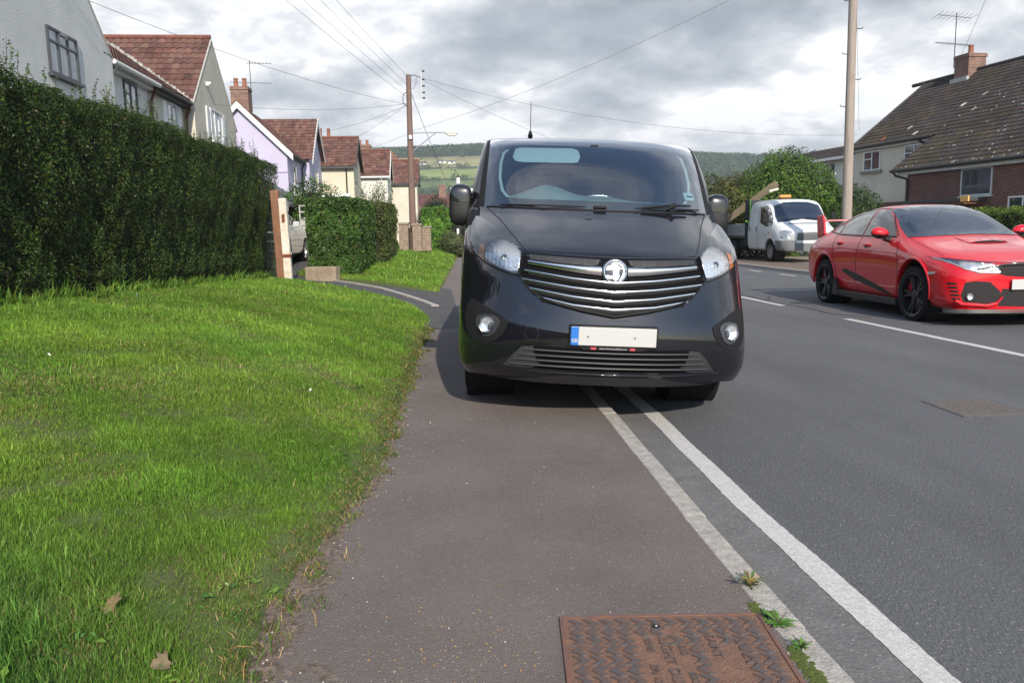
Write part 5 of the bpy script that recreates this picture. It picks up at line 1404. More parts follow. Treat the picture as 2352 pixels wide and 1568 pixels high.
    mb.build('scoop_mouth', M_dark, sco)
    # grille band and lower mouth
    ug = [(-.50, .622), (-.30, .570), (0, .548), (.30, .570), (.50, .622), (.30, .690), (0, .695), (-.30, .690)]
    patch('upper_grille', ug, bvh, mesh_m, t, off=.004, thick=.005, res=.05)
    mb = MB(); bar(mb, [(-.62, .640), (-.34, .690), (0, .700), (.34, .690), (.62, .640)], bvh, .012, .016, off=.004); mb.build('grille_bar', blk, t, smooth=60)
    lm = [(-.34, .43), (0, .42), (.34, .43), (.38, .24), (0, .225), (-.38, .24)]
    patch('lower_grille', lm, bvh, mesh_m, t, off=.003, thick=.004, res=.05)
    mb = MB()
    def spl(i, j):
        a = -1 + i / 20; hx, hn = proj_pt(bvh, a * .82, .22, 'y', 1); y = (hx.y if hx else .3)
        return (a * .93 if abs(a) > .9 else a * .86, y + (-.03, -.05, -.02, .10)[j], (.205, .165, .145, .15)[j])
    for i in range(41):
        for j in range(4): mb.v.append(spl(i, j))
    for i in range(40):
        for j in range(3): a = i * 4 + j; mb.f.append((a, a + 4, a + 5, a + 1)); mb.m.append(0)
    mb.build('splitter', MATS['skirt_black'], t, smooth=40)
    mb = MB(); bar(mb, [(-.84, .205), (-.5, .185), (0, .18), (.5, .185), (.84, .205)], bvh, .005, .05, off=.0); mb.build('splitter_pinstripe', pm, t)
    pt = MB(); h, n = proj_pt(bvh, 0, .46, 'y', 1); pt.box(-.26, .26, h.y - .03, h.y - .015, .42, .53); pt.build('number_plate', M_white, t, bevel=.003)
    # door mirrors
    for s in (1, -1):
        mb = MB(); Mx = Matrix.Translation((s * .985, 1.72, 1.045))
        bm = bmesh.new(); bmesh.ops.create_icosphere(bm, subdivisions=3, radius=1)
        for v in bm.verts: v.co = Vector((v.co.x * .125, v.co.y * .085 if v.co.y < 0 else v.co.y * .03, v.co.z * .075 + .012 * v.co.x * s))
        vs = [tuple(Mx @ v.co) for v in bm.verts]; fs = [tuple(v.index for v in f.verts) for f in bm.faces]; bm.free()
        zc = 1.030
        mb.add(vs, fs); o = mb.build('mirror_cap', [pm, blk], t, smooth=180)
        for p in o.data.polygons: p.material_index = 1 if p.center.z < zc else 0
        mb = MB(); mb.tube([(s * .93, 1.735, .985), (s * .86, 1.735, .955), (s * .83, 1.73, .95)], [.035, .03, .03], 8); mb.build('mirror_arm', blk, t, smooth=60)
    # high rear wing
    mb = MB()
    prof = [(4.18, 1.22), (4.28, 1.245), (4.40, 1.25), (4.40, 1.235), (4.28, 1.22)]
    mb.prism(prof, 'x', -.70, .70); w = mb.build('rear_wing', pm, t, bevel=.004)
    for s in (1, -1):
        mb = MB(); mb.prism([(4.12, 1.02), (4.40, .96), (4.46, 1.31), (4.22, 1.32), (4.16, 1.20)], 'x', s * .70, s * .735); mb.build('wing_end_plate', pm, w, bevel=.008)
        mb = MB(); mb.prism([(4.24, 1.00), (4.36, 1.00), (4.36, 1.232), (4.28, 1.232)], 'x', s * .42, s * .445); mb.build('wing_strut', blk, w)
    # seats glimpsed and lamps behind
    for s in (1, -1): patch('tail_lamp', [(s * .60, .78), (s * .84, .76), (s * .86, .88), (s * .62, .87)][::s], bvh, mat('tail_red', (.30, .01, .01), .2, coat=.6), t, off=.004, res=.06, sgn=-1)
    mb = MB(); mb.box(-.70, .70, .5, 4.2, .16, .24); mb.build('underbody', M_dark, t)
    return t
red_hatch()

TRUCK = [
    (.12, SP(.60, .36, .80, .37, .88, .50, .88, .68, .85, .84, .76, .96, .60, 1.00, .45, 1.02, .22, 1.03, 0, 1.03)),
    (.32, SP(.68, .36, .88, .37, .94, .50, .945, .72, .93, .90, .85, 1.04, .70, 1.09, .52, 1.11, .26, 1.12, 0, 1.125)),
    (.62, SP(.70, .36, .92, .37, .965, .52, .97, .76, .96, .98, .89, 1.14, .78, 1.19, .56, 1.21, .28, 1.22, 0, 1.225)),
    (.86, SP(.70, .36, .93, .37, .975, .52, .98, .80, .97, 1.05, .91, 1.24, .86, 1.30, .66, 1.34, .34, 1.36, 0, 1.365)),
    (1.10, SP(.70, .36, .93, .37, .978, .52, .985, .82, .975, 1.08, .915, 1.30, .875, 1.50, .74, 1.62, .38, 1.66, 0, 1.67)),
    (1.36, SP(.70, .36, .93, .37, .978, .52, .985, .84, .975, 1.10, .92, 1.34, .90, 1.68, .84, 1.90, .42, 1.955, 0, 1.965)),
    (1.60, SP(.70, .36, .93, .37, .978, .52, .985, .84, .975, 1.12, .925, 1.36, .90, 1.74, .85, 1.965, .44, 2.02, 0, 2.03)),
    (2.20, SP(.70, .36, .93, .37, .978, .52, .985, .84, .975, 1.12, .935, 1.36, .91, 1.76, .86, 1.985, .44, 2.04, 0, 2.05)),
    (2.90, SP(.70, .36, .93, .37, .978, .52, .985, .84, .975, 1.12, .935, 1.36, .91, 1.76, .86, 1.985, .44, 2.04, 0, 2.05)),
    (3.02, SP(.68, .38, .91, .39, .95, .53, .96, .84, .95, 1.12, .90, 1.36, .85, 1.70, .78, 1.93, .41, 2.00, 0, 2.01))]
def pickup():
    t = thing('dropside_truck', 'dirty white crew cab dropside truck with an orange roof beacon parked on gravel', 'truck', (12.30, 24.3, .075), -R(2.0))
    t.scale = (1.05, 1.05, 1.05)
    pm = mat('dirty_white_paint', (.74, .76, .78), .35, coat=.6, c2=(.60, .61, .61), vscale=1.8)
    gb = mat('grey_bumper', (.14, .15, .16), .55)
    body, bvh = loft_body('cab', TRUCK, pm, t, nose=.10, tail=.0, arches=[(.98, .36, .41, -1.3, -.55), (.98, .36, .41, .55, 1.3)])
    patch('windscreen', [(-.80, 1.26), (0, 1.36), (.80, 1.26), (.80, 1.45), (.74, 1.80), (.40, 1.905), (0, 1.915), (-.40, 1.905), (-.74, 1.80), (-.80, 1.45)], bvh, M_tint2, t, off=.006, thick=.008, res=.1)
    for s in (1, -1):
        P_ = (lambda q: [(s * a, b) for a, b in (q if s > 0 else q[::-1])])
        patch('side_window', [(.92, 1.14), (1.40, 1.15), (1.88, 1.28), (1.94, 1.80), (1.55, 1.83), (1.30, 1.72), (1.05, 1.45), (.92, 1.24)], bvh, M_tint, t, off=.005, thick=.008, res=.1, axis='x', sgn=s)
        seam('door_gap', [(2.00, .40), (2.02, 1.2), (2.00, 1.88), (1.5, 1.90)], bvh, t, .008, axis='x', sgn=s)
        seam('door_gap', [(1.42, .95), (1.30, .70), (1.36, .42)], bvh, t, .007, axis='x', sgn=s)
        seam('door_gap', [(2.84, .42), (2.84, 1.88), (2.1, 1.89)], bvh, t, .006, axis='x', sgn=s)
        seam('swage_line', [(1.5, .84), (2.9, .84)], bvh, t, .008, m=pm, axis='x', sgn=s)
        for y in (2.14, 2.72):
            h, n = proj_pt(bvh, y, 1.06, 'x', s); mb = MB(); mb.box(h.x - .01, h.x + .022, y - .03, y + .03, .99, 1.14); mb.build('door_handle', M_black, t, bevel=.01)
        h, n = proj_pt(bvh, 1.10, .93, 'x', s); mb = MB(); mb.box(h.x - .01, h.x + .012, 1.02, 1.14, .90, .95); mb.build('side_repeater', M_orange, t, bevel=.006)
        hl = [(.56, .70), (.84, .71), (.915, .78), (.90, .98), (.80, 1.02), (.62, .97), (.56, .88)]
        q = patch('headlamp', P_(hl), bvh, mat('lamp_clear', (.36, .38, .40), .22, metal=.5, coat=.8), t, off=.008, thick=.01, res=.05)
        hh, nn = proj_pt(bvh, s * .72, .84, 'y', 1); mb = MB(); mb.lathe([(.01, .085), (-.01, .08), (.0, .03), (-.02, .001)], tuple(hh + nn * .012), 'y', 24); mb.build('reflector', M_reflect, q, smooth=40)
        wheel(t, (s * .86, .98, .345), .345, .20, s, 'steel', mat('dirty_steel', (.26, .25, .22), .6, metal=.3), rr=.60)
        wheel(t, (s * .86, 4.35, .345), .345, .20, s, 'steel', MATS['dirty_steel'], rr=.60)
        mb = MB(); mb.lathe([(0, .41), (-s * .30, .41), (-s * .30, .001)], (s * .93, .98, .36), 'x', 30); mb.build('arch_liner', M_dark, t, smooth=60)
        mb = MB(); mb.tube([(s * .90, 1.02, 1.28), (s * 1.06, .98, 1.30), (s * 1.10, .98, 1.32)], .02); mb.build('mirror_arm', M_black, t)
        mb = MB(); mb.box(s * 1.13 - .09, s * 1.13 + .09, .96, 1.04, 1.26, 1.56); mb.build('door_mirror', M_black, t, bevel=.03)
    bp = [(-.885, .40), (-.90, .70), (-.55, .70), (-.50, .62), (0, .60), (.50, .62), (.55, .70), (.90, .70), (.885, .40), (0, .385)]
    patch('bumper', bp, bvh, gb, t, off=.022, thick=.03, res=.08)
    for s in (1, -1): patch('bumper_side', [(.16, .42), (.56, .42), (.58, .70), (.16, .70)], bvh, gb, t, off=.016, thick=.03, res=.08, axis='x', sgn=s)
    patch('front_grille', [(-.50, .70), (.50, .70), (.46, .93), (0, .95), (-.46, .93)], bvh, gb, t, off=.010, thick=.012, res=.08)
    for z in (.74, .80, .86): mb = MB(); bar(mb, [(-.47, z), (0, z), (.47, z)], bvh, .012, .012, off=.014); mb.build('grille_slat', mat('slat_dull', (.07, .075, .08), .6), t)
    mb = MB(); bar(mb, [(-.55, 1.235 - .03), (0, 1.215), (.55, 1.235 - .03)], bvh, .018, .006, off=.003, flat=False); mb.build('bonnet_vent', M_black, t)
    w = MB()
    def S3(x, z, off=.03):
        h, nn = proj_pt(bvh, x, z, 'y', 1); return h + nn * off
    for a, b in (((-.10, 1.34), (-.58, 1.30)), ((.60, 1.30), (.10, 1.37))):
        w = MB(); w.tube([S3(*a), S3(*b)], .012, 6); w.build('wiper', M_black, t)
    # beacon on the roof
    b = bpy.data.objects.new('beacon', None); col.objects.link(b); b.parent = t; b.location = (-.10, 1.95, 2.045)
    mb = MB(); mb.box(-.20, .20, -.09, .09, 0, .03); mb.build('beacon_base', M_black, b, bevel=.01)
    mb = MB(); mb.box(-.19, .19, -.085, .085, .03, .125); mb.build('beacon_lens', mat('amber_beacon', (.85, .30, .06), .25, coat=.6), b, bevel=.03)
    # bed: chassis, floor, headboard, dropsides
    mb = MB(); mb.box(-.45, -.35, 2.9, 5.6, .42, .58); mb.build('chassis_rail', M_black, t)
    mb = MB(); mb.box(.35, .45, 2.9, 5.6, .42, .58); mb.build('chassis_rail', M_black, t)
    mb = MB(); mb.box(-1.0, 1.0, 3.12, 5.75, .76, .84); mb.build('bed_floor', mat('bed_dark', (.05, .05, .05), .8), t)
    mb = MB(); mb.box(-1.0, 1.0, 3.08, 3.14, .50, 2.06); mb.build('headboard', mat('headboard_black', (.018, .02, .022), .6), t, bevel=.01)
    al = mat('dropside_alloy', (.40, .42, .45), .4, metal=.4)
    for s in (1, -1): mb = MB(); mb.box(s * 1.0 - .02, s * 1.0 + .02, 3.16, 5.75, .84, 1.24); mb.build('dropside', al, t, bevel=.008)
    mb = MB(); mb.box(-1.0, 1.0, 5.75, 5.79, .84, 1.24); mb.build('tailboard', al, t, bevel=.008)
    mb = MB(); mb.box(-.9, -.5, 3.3, 3.9, .42, .74); mb.build('tool_locker', M_black, t, bevel=.01)
    mb = MB(); mb.box(-.85, .85, 5.0, 5.7, .45, .75); mb.build('rear_guard', M_black, t)
    return t
pickup()
# load on the bed, each its own thing
WOOD = mat('weathered_board', (.30, .24, .16), .8, var=.35, vscale=6, stretch=(1, 12, 12))
def board(a, b, w, th, label, m, up=(0, 0, 1)):
    a, b = Vector(a), Vector(b); d = (b - a).normalized(); s = Vector(up).cross(d).normalized() * w / 2; n = d.cross(s).normalized() * th / 2; mb = MB()
    mb.add([a - s - n, a + s - n, a + s + n, a - s + n, b - s - n, b + s - n, b + s + n, b - s + n], [(0, 1, 2, 3), (4, 5, 6, 7), (0, 1, 5, 4), (1, 2, 6, 5), (2, 3, 7, 6), (3, 0, 4, 7)])
    o = mb.build('board', m, bevel=.004); tag(o, label, 'board'); return o
board((11.25, 29.1, 1.55), (12.62, 27.8, 2.84), .24, .05, 'large grey brown board sloping up over the truck headboard', WOOD, up=(.3, -1, .2))
board((12.28, 27.72, 2.55), (12.62, 27.72, 2.63), .14, .08, 'short pale offcut fixed under the top end of the sloping board', mat('pale_offcut', (.62, .56, .46), .8, var=.2, vscale=9))
STRAP = mat('lime_strap', (.22, .62, .08), .6)
def strap():
    mb = MB(); mb.tube([(11.50, 27.5, 2.25), (11.49, 27.45, 1.8), (11.47, 27.42, 1.35), (11.50, 27.38, 1.25), (11.48, 27.36, .85)], .022, 6)
    mb.tube([(11.62, 27.42, 1.62), (11.56, 27.42, 1.42), (11.47, 27.42, 1.35), (11.36, 27.40, 1.50), (11.30, 27.40, 1.46)], .026, 6); mb.tube([(11.44, 27.40, 1.32), (11.50, 27.37, 1.10), (11.42, 27.36, .95)], .03, 6)
    o = mb.build('ratchet_strap', STRAP, smooth=60); tag(o, 'lime green ratchet strap knotted over the side of the truck bed', 'strap')
strap()
def rubble():
    mb = MB()
    for _ in range(40):
        x = random.uniform(11.62, 13.2); y = random.uniform(28.0, 30.0); s = random.uniform(.06, .14); mb.box(x - s, x + s, y - s, y + s * .7, .95, .95 + random.uniform(.25, .48), rz=random.random() * 3)
    o = mb.build('building_waste', mat('waste', (.42, .40, .36), .9, var=.5, vscale=5), bevel=.01); tag(o, 'heap of pale building waste lying in the truck bed', 'waste', kind='stuff')
rubble()

def silver_car():
    t = thing('parked_car', 'silver car parked on the driveway behind the rusty and white posts', 'car', (-4.82, 21.1, .50), 0)
    pm = paint('silver_paint', (.50, .52, .52), rough=.35, spec=.5)
    st = [(y * .98, [(x * .97, z * 1.05 + .02) for x, z in p]) for y, p in HATCH]
    body, bvh = loft_body('body', st, pm, t, nose=.13, arches=[(.90, .345, .385, -1.2, -.58), (.90, .345, .385, .58, 1.2), (3.50, .345, .385, -1.2, -.58), (3.50, .345, .385, .58, 1.2)])
    patch('windscreen', [(-.72, 1.06), (0, 1.085), (.72, 1.06), (.60, 1.33), (.52, 1.42), (0, 1.47), (-.52, 1.42), (-.60, 1.33)], bvh, M_tint2, t, off=.004, res=.1)
    for s in (1, -1):
        patch('side_window', [(1.70, 1.08), (2.50, 1.09), (2.48, 1.43), (2.2, 1.41), (1.95, 1.30)], bvh, M_tint, t, off=.004, res=.1, axis='x', sgn=s)
        patch('side_window', [(2.55, 1.09), (3.30, 1.11), (3.2, 1.30), (2.9, 1.40), (2.54, 1.43)], bvh, M_tint, t, off=.004, res=.1, axis='x', sgn=s)
        P_ = (lambda q: [(s * a, b) for a, b in (q if s > 0 else q[::-1])])
        patch('headlamp', P_([(.45, .66), (.74, .69), (.82, .78), (.70, .79), (.46, .75)]), bvh, MATS['lamp_clear'], t, off=.006, res=.05)
        for y in (.90, 3.50):
            wheel(t, (s * .80, y, .335), .335, .22, s, 'spoke', mat('alloy', (.45, .46, .48), .3, metal=.9), rr=.70, nsp=6)
            mb = MB(); mb.lathe([(0, .384), (-s * .30, .384), (-s * .30, .001)], (s * .86, y, .345), 'x', 30); mb.build('arch_liner', M_dark, t, smooth=60)
        mb = MB(); mb.box(s * .97 - .09, s * .97 + .09, 1.70, 1.78, 1.02, 1.18); mb.build('mirror_cap', pm, t, bevel=.03)
    patch('front_grille', [(-.40, .50), (.40, .50), (.44, .66), (-.44, .66)], bvh, M_black, t, off=.004, res=.08)
    mb = MB(); mb.box(-.68, .68, .5, 4.0, .16, .25); mb.build('underbody', M_dark, t)
    return t
silver_car()
# ================================================================== buildings
M_roofred = mat('red_pantile', (.2, .07, .05), .85, attr=True, c2=(.62, .55, .50), vscale=1.3, bump=.4, bscale=60)
M_roofdark = mat('mossy_tile', (.08, .06, .05), .95, attr=True, c2=(.66, .62, .56), vscale=.8, bump=.5, bscale=50)
M_grey_r = mat('grey_roughcast', (.70, .71, .69), .95, c2=(.62, .63, .62), vscale=1.2, bump=2.4, bscale=34)
M_cream_r = mat('cream_render', (.62, .58, .48), .9, c2=(.53, .495, .41), vscale=.9, bump=1.0, bscale=28)
M_cream2 = mat('pale_cream_render', (.60, .56, .44), .9, c2=(.55, .50, .39), vscale=.7, bump=.5, bscale=30)
M_white_r = mat('white_render', (.66, .65, .60), .9, c2=(.58, .57, .52), vscale=.7, bump=.4, bscale=30)
M_lav = mat('lavender_render', (.50, .465, .61), .85, c2=(.46, .43, .57), vscale=.8, bump=.4, bscale=30)
M_bargewhite = mat('white_bargeboard', (.78, .78, .77), .45, c2=(.66, .66, .64), vscale=3)
M_upvc = mat('white_frame', (.72, .73, .74), .35)
M_greyframe = mat('dark_grey_frame', (.05, .055, .065), .4)
M_glassdark = mat('window_glass', (.035, .042, .05), .05, coat=1.0, spec=.6)
M_curtain = mat('net_curtain', (.30, .33, .37), .25, coat=1.0, var=.25, vscale=9, stretch=(6, 6, .3))
M_pipe = mat('black_downpipe', (.014, .014, .016), .5)
M_pipebrown = mat('brown_downpipe', (.10, .035, .025), .6)
M_brick = mat('red_brick', (.2, .07, .05), .9, brick=(.225, .075, .011, (.26, .21, .18), (.17, .050, .038), (.11, .032, .028)), var=.3, vscale=2)
M_brickor = mat('orange_brick', (.3, .12, .07), .9, brick=(.225, .075, .012, (.30, .26, .22), (.26, .115, .08), (.19, .08, .055)), var=.35, vscale=4)
M_brickbuff = mat('buff_brick', (.3, .2, .13), .9, brick=(.225, .075, .012, (.36, .33, .28), (.30, .20, .13), (.22, .14, .09)), var=.3, vscale=5)
M_fascia = mat('dark_fascia', (.05, .05, .052), .6)
def wbuild(mb, name, m, parent, **k):
    l = parent.location if parent else Vector((0, 0, 0))
    pp = parent
    while pp is not None and pp.parent is not None: pp = pp.parent; l = l + pp.location
    mb.v = [(p[0] - l[0], p[1] - l[1], p[2] - l[2]) for p in mb.v]
    return mb.build(name, m, parent, **k)
RED = [(.165, .078, .062), (.145, .068, .056), (.19, .092, .070), (.125, .060, .052), (.18, .10, .075)]
DARK = [(.050, .038, .037), (.043, .036, .037), (.062, .041, .038), (.036, .032, .032), (.048, .040, .032)]
def roof_plane(name, parent, O, U, V, L_, S_, pal, m, tw=.24, th=.32, world=True, amp=.028, u0=None, u1=None, lichen=0.0, moss=0.0, sub=4, M=None):
    """tiled slope: every tile has its roll and overlap; O lower corner, U along the eave, V up the slope. u0/u1(v) trim the ends"""
    O, U, V = Vector(O), Vector(U).normalized(), Vector(V).normalized(); Nn = U.cross(V)
    if Nn.z < 0: Nn = -Nn
    nu = int(round(L_ / tw)); nv = int(round(S_ / th)); Vv = []; Ff = []; Cc = []
    prof = [0, .75, 1, .75, 0] if sub == 4 else [0, 1, 0]
    K = len(prof) - 1
    tilec = {}
    for j in range(nv):
        v0 = S_ * j / nv; v1 = S_ * (j + 1) / nv + .02
        a = u0(j / nv) if u0 else 0; b = u1(j / nv) if u1 else L_
        k0 = len(Vv); n = 0
        for i in range(nu):
            for q in range(K):
                t = (i + q / K) * L_ / nu
                Vv.append(O + U * min(max(t, a), b) + V * v0 + Nn * (amp * prof[q] + .035)); Vv.append(O + U * min(max(t, a), b) + V * v1 + Nn * (amp * prof[q] + .008)); Vv.append(O + U * min(max(t, a), b) + V * v0 + Nn * (amp * prof[q] * .6 + .005)); n += 1
        t = L_; Vv.append(O + U * min(b, t) + V * v0 + Nn * .035); Vv.append(O + U * min(b, t) + V * v1 + Nn * .008); Vv.append(O + U * min(b, t) + V * v0 + Nn * .005)
        for i in range(n):
            tcx = (i // K) * L_ / nu
            if (i // K + 1) * L_ / nu <= a or tcx >= b: continue
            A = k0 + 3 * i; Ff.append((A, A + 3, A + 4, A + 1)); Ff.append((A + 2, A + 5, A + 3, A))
            key = (i // K, j)
            if key not in tilec:
                c = np.array(random.choice(pal)) * math.exp(random.gauss(0, .13)); wx = tcx; wy = v0
                if moss and snoise(wx, wy, .7, 3) + random.gauss(0, .3) > .35: c = np.array((.056, .046, .028)) * math.exp(random.gauss(0, .2))
                if lichen and random.random() < lichen * (1 + 1.4 * (wx / L_)) * (1.3 - j / nv): c = np.array((.55, .53, .48)) * random.uniform(.6, 1.1)
                elif lichen and random.random() < .006: c = np.array((.30, .12, .05))
                tilec[key] = c
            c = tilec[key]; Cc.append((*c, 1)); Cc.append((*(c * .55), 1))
    l = parent.location if world else Vector((0, 0, 0))
    V_ = np.array([tuple(p - l) for p in Vv]); F_ = np.array(Ff)
    return np_mesh(name, V_, F_, m, np.array(Cc), parent)
def window(parent, O, U, Nn, w, h, frame=M_upvc, cols=(0.5,), rows=(), glass=M_glassdark, sill=True, vent=None, world=True, fw=.055, name='window'):
    """casement window standing on a wall; O lower left corner seen from outside"""
    U, Nn = Vector(U).normalized(), Vector(Nn).normalized(); l = parent.location if world else Vector((0, 0, 0)); O = Vector(O) - l
    M_ = Matrix((( U.x, Nn.x, 0, O.x), (U.y, Nn.y, 0, O.y), (U.z, Nn.z, 1, O.z), (0, 0, 0, 1)))
    mb = MB()
    mb.box(0, w, .0, .045, 0, fw, M=M_); mb.box(0, w, .0, .045, h - fw, h, M=M_); mb.box(0, fw, .0, .044, fw, h - fw, M=M_); mb.box(w - fw, w, .0, .044, fw, h - fw, M=M_)
    for c in cols: mb.box(w * c - fw * .5, w * c + fw * .5, .0, .043, fw, h - fw, M=M_)
    for (r, a, b) in rows: mb.box(w * a + fw * .5, w * b - fw * .5, .0, .042, h * r - fw * .4, h * r + fw * .4, M=M_)
    f = mb.build(name, frame, parent)
    mb = MB(); mb.box(fw * .5, w - fw * .5, -.01, .015, fw * .5, h - fw * .5, M=M_); mb.build('pane', glass, f)
    if sill: mb = MB(); mb.box(-.06, w + .06, .0, .11, -.07, -.003, M=M_); mb.build('sill', frame if frame is not M_greyframe else M_greyframe, f)
    if vent:
        a, b, z0, z1, ang = vent; mb = MB(); Mv = M_ @ Matrix.Translation((0, .05, h * z1)) @ Matrix.Rotation(R(ang), 4, 'X')
        hh = h * (z1 - z0)
        mb.box(w * a, w * b, 0, .03, -hh, -hh + .05, M=Mv); mb.box(w * a, w * b, 0, .03, -.05, 0, M=Mv); mb.box(w * a, w * a + .05, 0, .03, -hh, 0, M=Mv); mb.box(w * b - .05, w * b, 0, .03, -hh, 0, M=Mv)
        mb.build('open_vent', M_upvc, f)
    return f
def pot(mb, x, y, z, h=.42, r=.13): mb.lathe([(0, r * 1.1), (h * .2, r), (h * .8, r * .85), (h * .85, r), (h, r), (h, r * .7), (h * .6, r * .6)], (x, y, z), 'z', 14)
def chimney(parent, x0, x1, y0, y1, z0, z1, pots, m=M_brickor, world=True):
    l = parent.location
    mb = MB(); mb.box(x0, x1, y0, y1, z0, z1 - .18); mb.box(x0 - .045, x1 + .045, y0 - .045, y1 + .045, z1 - .178, z1 - .08); mb.box(x0 - .02, x1 + .02, y0 - .02, y1 + .02, z1 - .078, z1)
    c = (wbuild if world else (lambda b, n, m_, p, **k: b.build(n, m_, p, **k)))(mb, 'chimney', m, parent)
    for (px, py, h) in pots:
        mb = MB(); pot(mb, px, py, z1, h)
        if world: mb.v = [(p[0] - l[0], p[1] - l[1], p[2] - l[2]) for p in mb.v]
        mb.build('chimney_pot', mat('terracotta', (.32, .12, .07), .8, var=.3, vscale=6), c, smooth=40)
    return c
def gable_block(parent, name, m, x0, x1, y0, y1, z0, ze, zr, ridge='x'):
    """solid walls with gable ends; ridge runs along x or y"""
    mb = MB()
    if ridge == 'x': ym = (y0 + y1) / 2; mb.prism([(y0, z0), (y1, z0), (y1, ze), (ym, zr), (y0, ze)], 'x', x0, x1)
    else: xm = (x0 + x1) / 2; mb.prism([(x0, z0), (x1, z0), (x1, ze), (xm, zr), (x0, ze)], 'y', y0, y1)
    return wbuild(mb, name, m, parent)

def house_grey():
    t = thing('semi_detached_house', 'pale grey roughcast house with dark grey window frames, nearest house on the left', 'house', (-8, 15.7, .4), 0, 'houses along the left of the road')
    gable_block(t, 'wall', M_grey_r, -13.4, -8.0, 15.85, 21.55, .2, 5.80, 8.50, 'x')
    mb = MB(); mb.box(-15.6, -8.35, 21.552, 24.99, .2, 5.78); wbuild(mb, 'recessed_wall', M_grey_r, t)
    zr = 8.62; sl = math.hypot(2.95, 2.80)
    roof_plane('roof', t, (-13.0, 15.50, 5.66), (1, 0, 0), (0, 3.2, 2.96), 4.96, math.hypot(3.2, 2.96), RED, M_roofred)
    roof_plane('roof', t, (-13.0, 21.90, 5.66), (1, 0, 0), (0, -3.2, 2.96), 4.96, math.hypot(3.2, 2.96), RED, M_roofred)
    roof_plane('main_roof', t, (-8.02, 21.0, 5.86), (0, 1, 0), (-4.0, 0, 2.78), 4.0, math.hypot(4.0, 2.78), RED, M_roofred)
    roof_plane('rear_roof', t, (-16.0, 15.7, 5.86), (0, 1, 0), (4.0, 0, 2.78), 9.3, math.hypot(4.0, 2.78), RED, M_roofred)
    mb = MB(); mb.prism([(-8.16, 5.88), (-8.02, 5.88), (-8.02, 5.78), (-8.16, 5.78)], 'y', 21.62, 25.0); mb.box(-8.36, -8.17, 21.62, 24.99, 5.66, 5.84); mb.cyl((-7.98, 21.6, 5.80), .065, 3.4, 12, 'y')
    wbuild(mb, 'white_gutter', M_bargewhite, t)
    # pale mortar verge on the gable
    mb = MB()
    for sg in (-1, 1): mb.tube([(-8.02, 18.7 + sg * 3.12, 5.66), (-8.02, 18.7, 8.56)], .035, 6)
    wbuild(mb, 'verge', mat('verge_mortar', (.42, .40, .37), .9), t)
    window(t, (-8.0, 18.05, 4.82), (0, 1, 0), (1, 0, 0), 1.42, .98, M_greyframe, cols=(.34, .67), rows=((.70, 0.0, .34), (.70, .34, .67), (.70, .67, 1)), glass=M_curtain, vent=(.36, .64, .70, .97, -38))
    window(t, (-8.35, 23.1, 4.45), (0, 1, 0), (1, 0, 0), .95, 1.18, M_greyframe, cols=(.5,), rows=((.72, 0, .5),), glass=M_curtain)
    window(t, (-8.0, 17.6, 1.9), (0, 1, 0), (1, 0, 0), 1.9, 1.2, M_greyframe, cols=(.34, .67), glass=M_curtain)
    mb = MB(); mb.tube([(-8.02, 21.3, 5.5), (-8.02, 19.9, 6.6), (-7.99, 18.9, 7.6), (-7.99, 18.4, 8.2)], .008, 5); wbuild(mb, 'wall_cable', M_grey_r, t)
    mb = MB(); mb.box(-15.6, -13.4, 15.86, 21.54, .2, 5.78); wbuild(mb, 'rear_wall', M_grey_r, t)
    return t
house_grey()
